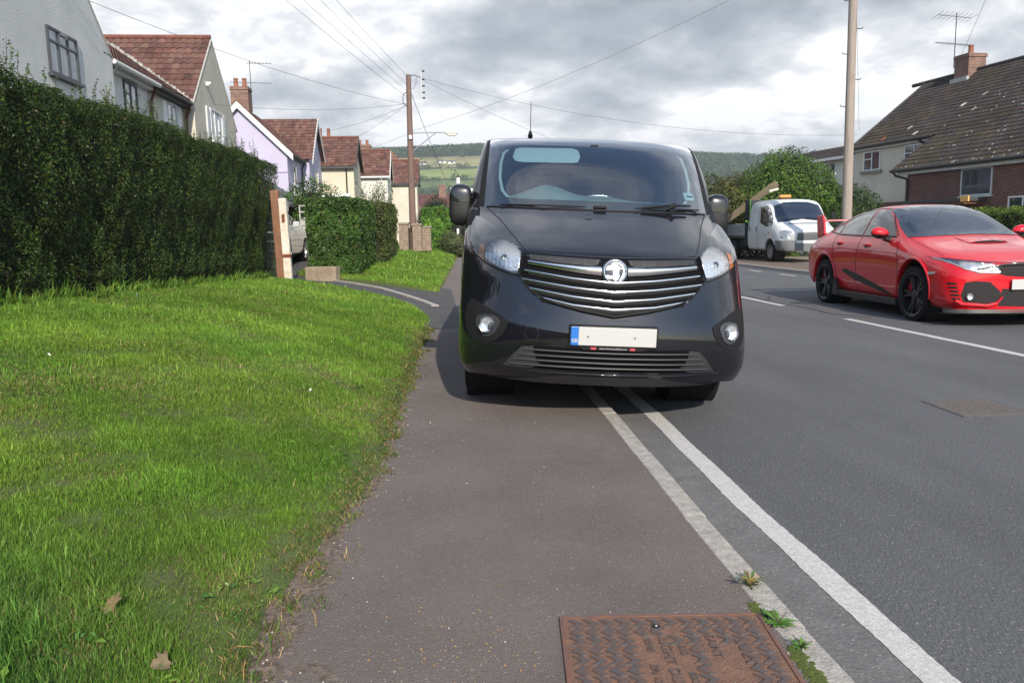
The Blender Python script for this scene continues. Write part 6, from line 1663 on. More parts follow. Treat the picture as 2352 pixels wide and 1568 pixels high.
def house_cream():
    t = thing('semi_detached_house', 'cream roughcast house with white shutters and a red tiled cross wing', 'house', (-8, 25, .4), 0, 'houses along the left of the road')
    mb = MB(); mb.box(-15.6, -8.35, 25.01, 28.448, .2, 5.78); wbuild(mb, 'recessed_wall', M_cream_r, t)
    gable_block(t, 'wall', M_cream_r, -13.4, -8.0, 28.45, 34.15, .2, 5.80, 8.50, 'x')
    roof_plane('roof', t, (-13.6, 28.10, 5.62), (1, 0, 0), (0, 3.2, 3.0), 5.56, math.hypot(3.2, 3.0), RED, M_roofred, tw=.26, th=.34, amp=.04)
    roof_plane('roof', t, (-13.6, 34.50, 5.62), (1, 0, 0), (0, -3.2, 3.0), 5.56, math.hypot(3.2, 3.0), RED, M_roofred)
    roof_plane('main_roof', t, (-8.02, 25.0, 5.86), (0, 1, 0), (-4.0, 0, 2.78), 5.4, math.hypot(4.0, 2.78), RED, M_roofred, u1=lambda v: 3.3 + 2.6 * v)
    roof_plane('rear_roof', t, (-16.0, 25.0, 5.86), (0, 1, 0), (4.0, 0, 2.78), 9.3, math.hypot(4.0, 2.78), RED, M_roofred)
    mb = MB(); mb.tube([(-13.4, 31.3, 8.70), (-8.02, 31.3, 8.70)], .09, 10); wbuild(mb, 'ridge_tiles', mat('ridge_red', (.22, .085, .06), .9, var=.4, vscale=5), t)
    mb = MB(); mb.tube([(-12.02, 25, 8.70), (-12.02, 31.3, 8.70)], .09, 10); wbuild(mb, 'ridge_tiles', MATS['ridge_red'], t)
    # lumpy mortar in the valley
    mb = MB()
    for k in range(30):
        q = k / 29; mb.box(-8.05 - 3.9 * q - .06, -8.05 - 3.9 * q + .06, 28.18 + 3.0 * q - .09, 28.18 + 3.0 * q + .09, 5.86 + 2.76 * q, 5.95 + 2.76 * q + random.uniform(0, .05), rz=random.random())
    v = wbuild(mb, 'valley_mortar', mat('valley_mortar', (.48, .46, .42), .9, var=.4, vscale=8), t); v['kind'] = 'stuff'
    mb = MB()
    for sg in (-1, 1): mb.tube([(-8.02, 31.3 + sg * 3.12, 5.64), (-8.02, 31.3, 8.60)], .035, 6)
    wbuild(mb, 'verge', MATS['verge_mortar'], t)
    mb = MB(); mb.box(-8.36, -8.10, 25.01, 28.4, 5.68, 5.84); mb.cyl((-8.02, 25.0, 5.80), .06, 3.3, 12, 'y'); wbuild(mb, 'dark_gutter', M_fascia, t)
    for y, x in ((25.05, -8.28), (28.36, -8.26)): mb = MB(); mb.tube([(x + .2, y, 5.78), (x + .06, y, 5.5), (x, y, 5.35), (x, y, .4)], .045, 10); wbuild(mb, 'downpipe', M_pipebrown, t, smooth=60)
    window(t, (-8.35, 26.65, 4.5), (0, 1, 0), (1, 0, 0), .95, 1.15, M_upvc, cols=(.5,), glass=M_curtain, vent=(.05, .45, .66, .97, -34))
    window(t, (-8.0, 30.35, 4.85), (0, 1, 0), (1, 0, 0), 1.62, 1.15, M_upvc, cols=(.34, .67), glass=M_curtain, vent=(.36, .66, .66, .97, -34))
    for x, y, z, h in ((-8.35, 26.20, 4.5, 1.15), (-8.35, 27.68, 4.5, 1.15), (-8.0, 29.85, 4.85, 1.15), (-8.0, 32.05, 4.85, 1.15)):
        mb = MB(); mb.box(x, x + .035, y, y + .38, z, z + h)
        for k in range(12): mb.box(x + .035, x + .048, y + .05, y + .33, z + .06 + k * h / 12.6, z + .10 + k * h / 12.6)
        wbuild(mb, 'shutter', M_upvc, t)
    window(t, (-8.0, 30.2, 1.9), (0, 1, 0), (1, 0, 0), 1.9, 1.2, M_upvc, cols=(.34, .67), glass=M_curtain)
    mb = MB(); mb.cyl((-8.0, 30.2, 6.80), .09, .10, 14, 'x'); mb.tube([(-7.95, 30.2, 6.8), (-7.86, 30.25, 6.86)], .05, 8); wbuild(mb, 'wall_lamp', M_bargewhite, t)
    mb = MB(); mb.box(-15.6, -13.4, 28.46, 34.14, .2, 5.78); wbuild(mb, 'rear_wall', M_cream_r, t)
    return t
house_cream()
def house_lavender():
    t = thing('lavender_house', 'lavender painted house with white bargeboards and a tall brick chimney', 'house', (-8, 45.7, .4), 0, 'houses along the left of the road')
    gable_block(t, 'wall', M_lav, -13.0, -8.0, 45.7, 57.0, .1, 6.05, 8.50, 'y')
    gable_block(t, 'wing_wall', M_lav, -12.0, -7.55, 50.75, 56.55, .1, 6.15, 8.75, 'x')
    roof_plane('roof', t, (-7.75, 45.5, 5.86), (0, 1, 0), (-2.75, 0, 2.74), 11.6, math.hypot(2.75, 2.74), RED, M_roofred, sub=2)
    roof_plane('roof', t, (-13.25, 45.5, 5.86), (0, 1, 0), (2.75, 0, 2.74), 11.6, math.hypot(2.75, 2.74), RED, M_roofred, sub=2)
    roof_plane('wing_roof', t, (-12.0, 50.45, 6.0), (1, 0, 0), (0, 3.2, 2.88), 4.75, math.hypot(3.2, 2.88), RED, M_roofred, sub=2)
    roof_plane('wing_roof', t, (-12.0, 56.85, 6.0), (1, 0, 0), (0, -3.2, 2.88), 4.75, math.hypot(3.2, 2.88), RED, M_roofred, sub=2)
    def barge(a, b, th, nm='bargeboard', ax='y', w=.30):
        mb = MB(); a, b = Vector(a), Vector(b); d = (b - a); n = Vector((0, 1, 0)) * th if ax == 'y' else Vector((1, 0, 0)) * th; dn = Vector((0, 0, -w))
        mb.add([a, b, b + dn, a + dn, a + n, b + n, b + dn + n, a + dn + n], [(0, 1, 2, 3), (4, 5, 6, 7), (0, 1, 5, 4), (1, 2, 6, 5), (2, 3, 7, 6), (3, 0, 4, 7)]); wbuild(mb, nm, M_bargewhite, t)
    barge((-10.5, 45.42, 8.70), (-7.62, 45.42, 5.84), .05, w=.36); barge((-13.38, 45.42, 5.84), (-10.503, 45.42, 8.70), .05, w=.36)
    barge((-7.24, 53.65, 8.92), (-7.24, 50.40, 6.0), -.05, ax='x', w=.28); barge((-7.24, 53.653, 8.92), (-7.24, 56.9, 6.0), -.05, ax='x', w=.28)
    mb = MB(); mb.box(-12.99, -8.01, 45.66, 45.70, 4.85, 4.91); wbuild(mb, 'string_band', mat('lavender_dark', (.42, .35, .58), .85), t)
    mb = MB(); mb.cyl((-7.72, 45.6, 5.86), .07, 4.9, 10, 'y'); wbuild(mb, 'gutter', M_fascia, t)
    mb = MB(); mb.tube([(-7.72, 50.3, 5.8), (-7.93, 50.3, 5.45), (-7.94, 50.3, .4)], .05, 8); wbuild(mb, 'downpipe', M_pipe, t, smooth=60)
    window(t, (-8.0, 47.4, 3.7), (0, 1, 0), (1, 0, 0), 1.5, 1.7, M_upvc, cols=(.5,)); window(t, (-7.55, 53.0, 4.2), (0, 1, 0), (1, 0, 0), 1.5, 1.35, M_upvc, cols=(.5,))
    chimney(t, -10.95, -10.0, 46.1, 47.0, 7.6, 9.62, [(-10.72, 46.55, .5), (-10.25, 46.55, .5)])
    mb = MB(); mb.tube([(-9.92, 46.6, 8.3), (-9.92, 46.6, 11.1)], .022, 6); wbuild(mb, 'aerial_mast', M_fascia, t)
    def yagi(x, y, z, L_, ang, n=9, h=.16, nm='aerial'):
        mb = MB(); c, s = math.cos(ang), math.sin(ang); mb.tube([(x - c * L_ / 2, y - s * L_ / 2, z), (x + c * L_ / 2, y + s * L_ / 2, z)], .014, 5)
        for k in range(n): q = -.5 + k / (n - 1); mb.tube([(x + c * L_ * q + s * h, y + s * L_ * q - c * h, z), (x + c * L_ * q - s * h, y + s * L_ * q + c * h, z)], .009, 4)
        wbuild(mb, nm, M_fascia, t)
    yagi(-9.4, 46.6, 10.95, 1.3, .1, 7, .3); yagi(-9.9, 46.6, 9.9, 2.2, .2, 14)
    return t
house_lavender()
def far_house(label, xl, xr, ye, ze, yr, zr, m, gut, chim, lic=0):
    t = thing('far_house', label, 'house', (xr, ye, .3), 0, 'houses along the left of the road')
    d = yr - ye; yb = yr + d; zb = ze - .1
    gable_block(t, 'wall', m, xl, xr - .25, ye + .28, yb - .28, -.2, ze - .02, zr - .12, 'x')
    s = math.hypot(d, zr - ze)
    roof_plane('roof', t, (xl, ye, ze - .02), (1, 0, 0), (0, d, zr - ze), xr - xl, s, RED, M_roofred, tw=.30, th=.36, sub=2, amp=.03)
    roof_plane('roof', t, (xl, yb, ze - .02), (1, 0, 0), (0, -d, zr - ze), xr - xl, s, RED, M_roofred, tw=.5, th=.7, sub=2)
    mb = MB(); mb.box(xl, xr - .02, ye - .08, ye + .06, ze - .16, ze - .03); wbuild(mb, 'gutter', gut, t)
    mb = MB(); mb.tube([(xr - .75, ye, ze - .1), (xr - .75, ye + .22, ze - .4), (xr - .75, ye + .22, .2)], .05, 8); wbuild(mb, 'downpipe', M_pipe if gut is M_fascia else M_bargewhite, t, smooth=60)
    mb = MB(); mb.tube([(xl, yr, zr + .06), (xr, yr, zr + .06)], .09, 8); wbuild(mb, 'ridge_tiles', MATS['ridge_red'], t)
    mb = MB(); mb.prism([(ye - .05, ze - .22), (ye - .05, ze), (yr, zr + .02), (yb, ze), (yb, ze - .22), (yr, zr - .20)], 'x', xr - .06, xr + .0); wbuild(mb, 'bargeboard', gut, t)
    x0, x1, za, zt, ps = chim; chimney(t, x0, x1, yr + .3, yr + 1.0, za, zt, ps, M_brickor)
    return t
h3 = far_house('red roofed cream house just right of the lavender house, white window low on its wall', -13, -5.10, 56.0, 6.05, 59.0, 8.30, M_cream2, M_fascia, (-8.3, -7.0, 7.8, 8.45, [(-7.95, 59.65, .62), (-7.35, 59.65, .62)]))
window(h3, (-8.2, 56.28, 2.4), (1, 0, 0), (0, -1, 0), 2.3, 1.45, M_upvc, cols=(.33, .66), rows=((.80, 0, 1),))
mbw = MB(); mbw.box(-8.6, -5.6, 55.7, 56.27, 3.95, 4.15); wbuild(mbw, 'bay_canopy', M_bargewhite, h3)
far_house('red roofed white house with white gutter, middle of the three distant houses', -11, -3.20, 64.0, 5.95, 67.0, 8.20, M_white_r, M_bargewhite, (-6.1, -4.9, 7.8, 8.75, [(-5.8, 67.65, .4), (-5.2, 67.65, .4)]))
far_house('red roofed pale house behind the left pole, smallest of the three distant houses', -8, -1.0, 71.0, 5.8, 74.0, 8.0, M_cream_r, M_fascia, (-3.9, -3.0, 7.6, 8.6, [(-3.45, 74.65, .25)]))
def bungalow():
    t = thing('bungalow', 'low brown roofed bungalow with an orange chimney beyond the laurel hedge', 'house', (-1.5, 88, 0), 0, 'houses along the left of the road')
    gable_block(t, 'wall', M_brickor, -1.5, 8.5, 88.3, 95.7, -.2, 3.4, 5.6, 'x')
    roof_plane('roof', t, (-2.0, 88.0, 3.3), (1, 0, 0), (0, 4, 2.5), 11, math.hypot(4, 2.5), [(.13, .06, .055), (.15, .07, .06)], M_roofred, tw=.4, th=.5, sub=2)
    roof_plane('roof', t, (-2.0, 96.0, 3.3), (1, 0, 0), (0, -4, 2.5), 11, math.hypot(4, 2.5), [(.13, .06, .055)], M_roofred, tw=.8, th=.8, sub=2)
    chimney(t, .9, 1.75, 91.2, 91.9, 5.0, 6.85, [], M_brickor)
bungalow()

# ------------------------------------------------------------------ house on the right
def house_right():
    A = R(-83)
    t = thing('brick_house', 'cream and red brick house under a long mossy tiled roof on the right', 'house', (22.05, 39.9, 0), A)
    TL = 24
    loc = dict(world=False)
    mb = MB(); mb.prism([(.05, 2.36), (8.6, 2.36), (8.6, 5.30), (4.3, 8.50), (.05, 5.30)], 'x', .40, 7.5); w0 = mb.build('cream_wall', M_cream_r, t)
    mb = MB(); mb.prism([(.05, -.2), (8.6, -.2), (8.6, 2.355), (.05, 2.355)], 'x', .40, 7.5); mb.build('brick_plinth', M_brick, t)
    mb = MB(); mb.prism([(-1.9, -.2), (8.6, -.2), (8.6, 5.25), (4.3, 8.48), (-1.9, 3.68)], 'x', 6.9 + .6, TL - .4); mb.build('brick_wall', M_brick, t)
    mb = MB(); mb.prism([(-1.895, -.2), (.05, -.2), (.05, 5.1), (-1.895, 3.66)], 'x', 6.72, 7.498); mb.build('brick_return', M_brick, t)
    n = math.hypot(1, .77)
    roof_plane('roof', t, (.25, -.12, 5.20), (1, 0, 0), (0, 1, .77), 7.0, 4.42 * n, DARK, M_roofdark, tw=.24, th=.31, world=False, lichen=.004, moss=.5, u0=lambda v: -1.0 * v, amp=.04)
    roof_plane('roof', t, (5.95, -2.14, 3.645), (1, 0, 0), (0, 1, .77), TL - 5.95, 6.44 * n, DARK, M_roofdark, tw=.24, th=.31, world=False, lichen=.0, moss=.5, u0=lambda v: max(0, 1.0 * (v - .0)) * .9, amp=.04)
    # small trailing edge between the upper gutter and the lower slope
    roof_plane('rear_roof', t, (0, 8.75, 5.2), (1, 0, 0), (0, -1, .77), TL, 4.44 * n, DARK, M_roofdark, tw=.6, th=.7, world=False, sub=2)
    mb = MB()
    for _ in range(330):
        x = 6.2 + (TL - 8) * random.random() ** .8; v = random.random() ** 1.5 * 6.0; row = math.floor(v / .31) * .31 + random.uniform(.02, .10); 
        if snoise(x, v, .8, 4) < -.25 and random.random() < .7: continue
        y = -2.14 + row / n; z = 3.645 + .77 * row / n; nn = Vector((0, -.61, .79)); s_ = random.uniform(.02, .055); c0 = Vector((x, y, z)) + nn * .080; u = Vector((1, 0, 0)); w_ = Vector((0, .79, .61))
        pts = [c0 + u * s_ * math.cos(a) * random.uniform(.7, 1.1) + w_ * s_ * 1.4 * math.sin(a) * random.uniform(.7, 1.1) for a in [k * 1.047 for k in range(6)]]; mb.add(pts, [tuple(range(6))])
    lc = mb.build('lichen', mat('lichen_white', (.50, .50, .45), .9, var=.3, vscale=3), t, fixn=False); lc['kind'] = 'stuff'
    mb = MB(); mb.tube([(-.75, 4.32, 8.68), (TL, 4.32, 8.68)], .10, 10); mb.build('ridge_tiles', mat('ridge_dark', (.06, .052, .048), .95, var=.4, vscale=4), t)
    mb = MB(); mb.prism([(-.16, 5.16), (-.16, 5.30), (4.3, 8.72), (8.7, 5.3), (8.7, 5.1), (4.3, 8.50)], 'x', .18, .24); mb.build('verge_board', M_fascia, t)
    mb = MB(); mb.cyl((.25, -.20, 5.20), .07, 5.8, 10, 'x'); mb.build('gutter', M_pipe, t)
    mb = MB(); mb.cyl((6.0, -2.20, 3.62), .075, TL - 6, 10, 'x'); mb.build('gutter', M_pipe, t)
    mb = MB(); mb.box(6.3, TL, -2.10, -1.91, 3.42, 3.56); mb.build('white_fascia', mat('weathered_white', (.55, .56, .55), .6, var=.2, vscale=3), t)
    mb = MB(); mb.box(.4, 6.7, -.10, .04, 5.02, 5.14); mb.build('soffit', MATS['weathered_white'], t)
    mb = MB(); mb.tube([(5.15, -.2, 5.2), (5.35, -.1, 4.98), (5.72, -.06, 4.90), (5.78, -.06, 4.7), (5.78, -.06, .2)], .055, 10); mb.build('downpipe', M_pipe, t, smooth=60)
    mb = MB(); mb.tube([(6.15, -2.2, 3.58), (6.25, -2.12, 3.40), (6.75, -1.98, 3.25), (6.80, -1.97, 3.1), (6.80, -1.97, .2)], .055, 10); mb.build('downpipe', M_pipe, t, smooth=60)
    f = window(t, (1.15, .05, 4.00), (1, 0, 0), (0, -1, 0), 1.25, .96, M_upvc, cols=(.5,), rows=((.60, 0, .5),), world=False, sill=False)
    mb = MB(); mb.box(1.0, 2.55, -.08, .05, 3.86, 3.985); mb.build('stone_sill', mat('stone_sill', (.24, .22, .19), .9), t)
    window(t, (4.1, .05, 4.02), (1, 0, 0), (0, -1, 0), 1.25, .96, M_upvc, cols=(.5,), rows=((.60, 0, .5),), world=False, sill=False)
    window(t, (9.8, -1.9, 2.33), (1, 0, 0), (0, -1, 0), 1.55, 1.10, mat('alloy_frame', (.50, .52, .50), .4), cols=(), world=False, fw=.06, sill=True)
    window(t, (12.15, -1.9, 1.10), (1, 0, 0), (0, -1, 0), 1.3, 1.12, M_upvc, cols=(.5,), world=False)
    window(t, (16.0, -1.9, 1.30), (1, 0, 0), (0, -1, 0), 1.8, 1.3, M_upvc, cols=(.5,), world=False)
    # flat porch canopy and the yellow box on it
    mb = MB(); mb.box(7.6, 11.1, -2.9, -1.905, 2.10, 2.24); c = mb.build('porch_canopy', M_fascia, t, bevel=.01)
    mb = MB(); mb.box(7.8, 11.0, -2.85, -1.91, 2.00, 2.098); mb.build('canopy_boarding', mat('stained_timber', (.14, .06, .03), .7), c)
    mb = MB(); mb.box(10.95, 11.35, -2.97, -2.905, 2.08, 2.30); mb.build('canopy_yellow_box', mat('box_yellow', (.75, .42, .12), .6), c, bevel=.01)
    mb = MB(); mb.box(8.3, 9.2, -1.93, -1.904, .0, 1.98); mb.build('front_door', mat('door_dark', (.05, .02, .02), .5), t)
    # chimney with lead flashing
    ch = chimney(t, 2.75, 3.65, 3.75, 4.75, 7.6, 9.45, [(3.2, 4.25, .45)], M_brickor, world=False)
    mb = MB(); mb.box(2.66, 3.74, 3.60, 3.748, 8.08, 8.34); mb.build('flashing', mat('flashing', (.50, .49, .46), .7, var=.3, vscale=7), ch)
    # aerial with mast strapped to the stack
    mb = MB(); mb.tube([(2.72, 3.74, 8.9), (2.72, 3.74, 11.5)], .022, 6); mb.build('aerial_mast', M_fascia, t)
    for (z, L_, nn, h) in ((11.35, 2.2, 8, .34), (10.05, 2.3, 18, .10)):
        mb = MB(); ex = Vector((-.12, 1, 0)).normalized(); ey = Vector((1, .12, 0)).normalized(); c0 = Vector((2.72, 3.74, z))
        mb.tube([c0 - ex * L_ * .55, c0 + ex * L_ * .45], .014, 5)
        for k in range(nn): p = c0 + ex * L_ * (-.55 + k / (nn - 1)); mb.tube([p - Vector((0, 0, h * .3)) - ey * h, p + Vector((0, 0, h * .3)) + ey * h], .008, 4)
        mb.build('aerial', M_fascia, t)
    return t
house_right()
def house_neighbour():
    t = thing('neighbour_house', 'white house with a low brown roof half hidden behind the right pole', 'house', (24.6, 46, 0), R(-83))
    mb = MB(); mb.prism([(0, -.2), (7, -.2), (7, 5.3), (3.5, 6.6), (0, 5.3)], 'x', -7, 1.5); mb.build('wall', M_white_r, t)
    roof_plane('roof', t, (-7.6, -.45, 5.35), (1, 0, 0), (0, 4, 1.2), 9.3, math.hypot(4, 1.2), DARK, M_roofdark, world=False, tw=.4, th=.4, sub=2)
    roof_plane('roof', t, (-7.6, 7.45, 5.35), (1, 0, 0), (0, -4, 1.2), 9.3, math.hypot(4, 1.2), DARK, M_roofdark, world=False, tw=.6, th=.6, sub=2)
    mb = MB(); mb.box(-7.6, 1.6, -.50, -.40, 5.20, 5.36); mb.build('fascia', M_bargewhite, t)
    window(t, (-1.2, 0, 4.0), (1, 0, 0), (0, -1, 0), 1.2, 1.1, M_upvc, world=False); window(t, (-5.2, 0, 4.0), (1, 0, 0), (0, -1, 0), 1.2, 1.1, M_upvc, world=False)
    window(t, (-3.2, 0, 1.2), (1, 0, 0), (0, -1, 0), 1.8, 1.3, M_upvc, world=False)
house_neighbour()
def garage():
    t = thing('garage', 'low garage with a grey verge board in front of the lavender house', 'garage', (-6.2, 26.3, .5), 0)
    mb = MB(); mb.prism([(-2.2, 0), (1.45, 0), (1.45, 1.85), (-.3, 2.95), (-2.2, 1.85)], 'y', 0, 5.5); mb.build('wall', M_brickbuff, t)
    mb = MB(); mb.box(-1.9, 1.2, -.03, -.002, 0, 1.80); mb.build('garage_door', mat('garage_door', (.03, .03, .032), .6), t)
    for a, b in (((1.62, 1.72), (-.3, 2.95)), ((-2.4, 1.72), (-.302, 2.95))):
        mb = MB(); mb.prism([a, b, (b[0], b[1] + .10), (a[0], a[1] + .10)], 'y', -.25, 5.6); mb.build('roof', mat('felt_roof', (.13, .13, .135), .9, var=.2, vscale=5), t)
    mb = MB(); mb.prism([(1.60, 1.58), (-.3, 2.80), (-.3, 2.945), (1.60, 1.715)], 'y', -.30, -.252); mb.build('bargeboard', mat('grey_board', (.22, .23, .24), .7), t)
garage()

# ------------------------------------------------------------------ posts, fences, piers
def slab_fence(name, label, p0, p1, zb, h, m, rows=6, group=None):
    a, b = Vector(p0), Vector(p1); d = (b - a); L_ = d.length; t = thing(name, label, 'fence', (a.x, a.y, zb), math.atan2(d.y, d.x), group)
    for k in range(rows):
        mb = MB(); z0 = k * h / rows; mb.box(0, L_, -.02 - .004 * (k % 2), .02 + .004 * (k % 2), z0 + .006, z0 + h / rows - .006); mb.build('panel_board', m, t, bevel=.008)
    return t
M_oldboard = mat('silvered_board', (.30, .27, .235), .9, c2=(.19, .165, .14), vscale=7, stretch=(1, 6, 6), bump=.4, bscale=20)
fz = float(H(-3.4, 17.4))
slab_fence('panel_fence', 'weathered brown board fence between the privet hedge and the rusty post', (-5.4, 19.6), (-3.68, 19.2), fz - .05, 1.75, M_oldboard, 8)
def post(name, label, x, y, zb, w, d, h, m, rz=0, lean=0.0, extra=None):
    t = thing(name, label, 'post', (x, y, zb), rz); t.rotation_euler = (0, lean, rz)
    mb = MB(); mb.box(-w / 2, w / 2, -d / 2, d / 2, 0, h); mb.build('post_shaft', m, t, bevel=.012)
    if extra: extra(t)
    return t
M_rust = mat('rust_brown_post', (.26, .12, .065), .8, c2=(.16, .08, .05), vscale=5, stretch=(3, 3, .6), bump=.3, bscale=30)
M_flaky = mat('flaking_white_paint', (.72, .69, .60), .7, c2=(.50, .42, .32), vscale=7, detail=8, bump=.5, bscale=40)
post('timber_post', 'orange brown timber post beside the white post at the drive entrance', -3.18, 16.75, .33, .165, .14, 1.88, M_rust, lean=R(-1.5))
def hinge(t):
    mb = MB(); mb.box(-.085, .085, -.085, .085, .50, .57); mb.build('rust_band', mat('rust', (.22, .07, .03), .9, var=.4, vscale=20), t)
    mb = MB(); mb.box(-.03, .03, -.095, -.08, 1.22, 1.38); mb.build('hinge_pin', MATS['rust'], t)
post('white_post', 'flaking white gate post with a rusty band at the drive entrance', -2.985, 16.45, .33, .155, .15, 1.70, M_flaky, lean=R(-1.2), extra=hinge)
tz = .56
slab_fence('grey_fence', 'pale grey board fence behind the parked silver car', (-4.15, 25.3), (-2.6, 25.15), tz - .1, 1.35, mat('pale_grey_board', (.44, .42, .38), .9, c2=(.33, .31, .28), vscale=5, stretch=(1, 5, 5)), 6)
def trellis():
    t = thing('trellis', 'small square trellis panel on top of the pale grey fence', 'trellis', (-4.15, 25.28, tz + 1.25), math.atan2(-.15, 1.55)); m = MATS['pale_grey_board']
    for k in range(5): mb = MB(); mb.box(k * .36, k * .36 + .04, -.015, .015, 0, .40); mb.build('upright', m, t)
    for z in (0, .19, .38): mb = MB(); mb.box(0, 1.5, -.035, -.016, z, z + .035); mb.build('rail', m, t)
trellis()
def stone_block():
    t = thing('concrete_block', 'mottled tan concrete block at the foot of the ivy hedge', 'block', (-2.5, 17.92, .17), R(-14))
    mb = MB(); mb.box(-.36, .36, -.14, .16, -.05, .40); mb.build('block', mat('tan_concrete', (.34, .27, .19), .95, c2=(.22, .17, .12), vscale=5, bump=.6, bscale=50), t, bevel=.015)
stone_block()
def pier(x, y, h, w, label, zb=.45):
    t = thing('brick_pier', label, 'gate pier', (x, y, zb), R(-4), 'buff brick gate piers')
    mb = MB(); mb.box(-w / 2, w / 2, -w / 2, w / 2, 0, h); mb.build('shaft', M_brickbuff, t)
    mb = MB(); mb.box(-w / 2 - .04, w / 2 + .04, -w / 2 - .04, w / 2 + .04, h + .002, h + .09); mb.build('cap', mat('pier_cap', (.30, .25, .19), .9, var=.3, vscale=5), t, bevel=.01)
pier(-1.36, 38.0, 1.28, .44, 'leftmost brick gate pier, touching the end of the clipped hedge')
pier(-.72, 37.6, 1.22, .42, 'middle brick gate pier with a dark slot beside it')
pier(-.28, 38.2, 1.10, .42, 'shortest brick gate pier, next to the laurel hedge')
mbx = MB(); mbx.box(-.2, .2, -.05, .05, 0, 1.12); q = mbx.build('garden_gate', mat('gate_dark', (.03, .025, .02), .7), bevel=.01); q.location = (-1.05, 38.1, .45); tag(q, 'narrow dark gate between the left and middle brick piers', 'gate')
def marker():
    t = thing('marker_post', 'thin white marker post beside the far path under the van mirror', 'post', (1.46, 45, .08)); mb = MB(); mb.box(-.06, .06, -.05, .05, 0, 1.45); mb.build('post_shaft', M_upvc, t)
    t = thing('street_lantern', 'small dark column lantern above the laurel hedge', 'lamp', (1.62, 47, .08)); mb = MB(); mb.tube([(0, 0, 0), (0, 0, 4.0)], [.06, .04], 8); mb.build('column', M_fascia, t)
    mb = MB(); mb.tube([(-.0, 0, 4.62), (-.12, 0, 4.9), (-.3, 0, 4.5)], .03, 6); mb.build('bracket', M_fascia, t)
    mb = MB(); mb.cyl((0, 0, 4.1), .13, .38, 12, r2=.11); mb.build('lantern_glass', mat('lantern_white', (.65, .66, .68), .3), t, smooth=40)
    mb = MB(); mb.cyl((0, 0, 4.48), .16, .12, 12, r2=.03); mb.build('lantern_cap', M_fascia, t, smooth=40)
marker()

# ------------------------------------------------------------------ poles and wires
M_polebrown = mat('creosote_pole', (.21, .13, .105), .85, c2=(.13, .085, .07), vscale=3, stretch=(6, 6, .5), bump=.3, bscale=20)
M_polepale = mat('pale_pole', (.36, .305, .265), .85, c2=(.26, .22, .19), vscale=3, stretch=(8, 8, .4), bump=.3, bscale=20)
M_wire = mat('cable', (.10, .105, .11), .7)
PT = Vector((-.86, 38.0, 8.62))
def pole_left():
    t = thing('telegraph_pole', 'brown wooden telegraph pole with a street light arm behind the clipped hedge', 'pole', (-.93, 38, .4))
    mb = MB(); mb.tube([(0, 0, 0), (.02, 0, 4), (.06, 0, 8.25)], [.165, .15, .115], 16); mb.build('pole_shaft', M_polebrown, t, smooth=60)
    mb = MB(); mb.tube([(.1, 0, 5.60), (1.5, 0, 5.62), (1.75, 0, 5.60)], .028, 8); mb.tube([(.12, 0, 4.75), (1.25, 0, 5.60)], .024, 8); mb.build('lamp_arm', mat('galvanised', (.30, .31, .32), .5, metal=.5), t, smooth=60)
    mb = MB(); mb.box(1.70, 2.30, -.12, .12, 5.56, 5.66); mb.prism([(1.74, 5.56), (2.26, 5.56), (2.16, 5.45), (1.84, 5.45)], 'y', -.10, .10); mb.build('lamp_head', mat('lamp_grey', (.55, .54, .50), .5), t, bevel=.01)
    mb = MB(); mb.box(.62, .68, -.03, .03, 7.2, 8.45); mb.build('insulator_bar', MATS['galvanised'], t)
    for z in (8.42, 8.05, 7.75, 7.45, 7.2):
        mb = MB(); mb.lathe([(0, .03), (.03, .05), (.06, .035), (.10, .05), (.13, .02)], (.68, 0, z), 'x', 12); mb.build('insulator', M_fascia, t, smooth=60)
    mb = MB(); mb.tube([(.05, 0, 8.2), (.35, 0, 8.24), (.68, 0, 8.10)], .022, 6); mb.tube([(.06, 0, 7.75), (.25, 0, 7.6), (.40, 0, 7.85), (.42, 0, 8.15)], .014, 6); mb.build('jumper_cable', M_wire, t, smooth=60)
    mb = MB(); mb.tube([(-.05, -.08, 7.45), (-.22, -.08, 7.35), (-.24, -.08, 7.0), (-.10, -.08, 6.8)], .02, 6); mb.build('cable_loop', M_wire, t, smooth=60)
    mb = MB(); mb.box(-.02, .12, -.22, -.15, 5.30, 5.48); mb.build('junction_box', M_upvc, t, bevel=.01)
pole_left()
def pole_right():
    t = thing('telegraph_pole', 'tall pale wooden pole with step irons behind the red car', 'pole', (12.18, 22.0, .05))
    mb = MB(); mb.tube([(0, 0, 0), (-.04, 0, 3), (-.12, 0, 10.2)], [.152, .135, .105], 18); mb.build('pole_shaft', M_polepale, t, smooth=60)
    k = 0
    for z in (4.6, 5.35, 6.05, 6.75, 7.5, 8.2):
        s = 1 if k % 2 else -1; k += 1; mb = MB(); mb.tube([(-.06 + s * .10, 0, z), (-.06 + s * .28, 0, z + .01), (-.06 + s * .30, 0, z + .05)], .013, 6); mb.build('step_iron', M_fascia, t, smooth=60)
pole_right()
def wire(pts_or_ends, sag, r, label, n=24, group='overhead wires'):
    a, b = Vector(pts_or_ends[0]), Vector(pts_or_ends[1]); P = []
    for i in range(n + 1):
        q = i / n; p = a.lerp(b, q); P.append(p - Vector((0, 0, sag * 4 * q * (1 - q))))
    mb = MB(); mb.tube(P, r * .62, 5); o = mb.build('overhead_wire', M_wire, smooth=180); tag(o, label, 'wire', group)
    return o
for k, (z0, xe_, ze_, lab) in enumerate(((8.60, -10.0, 13.4, 'highest and rightmost of four wires rising left from the brown pole top'), (8.20, -10.6, 13.0, 'second of the four wires rising left from the brown pole top'),
                                 (7.90, -11.4, 12.6, 'third of the four wires rising left from the brown pole top'), (7.60, -12.0, 12.2, 'lowest and leftmost of the four wires rising left from the brown pole top'))):
    wire(((-.93, 37.95, z0), (xe_, -2, ze_)), .55, .011, lab)
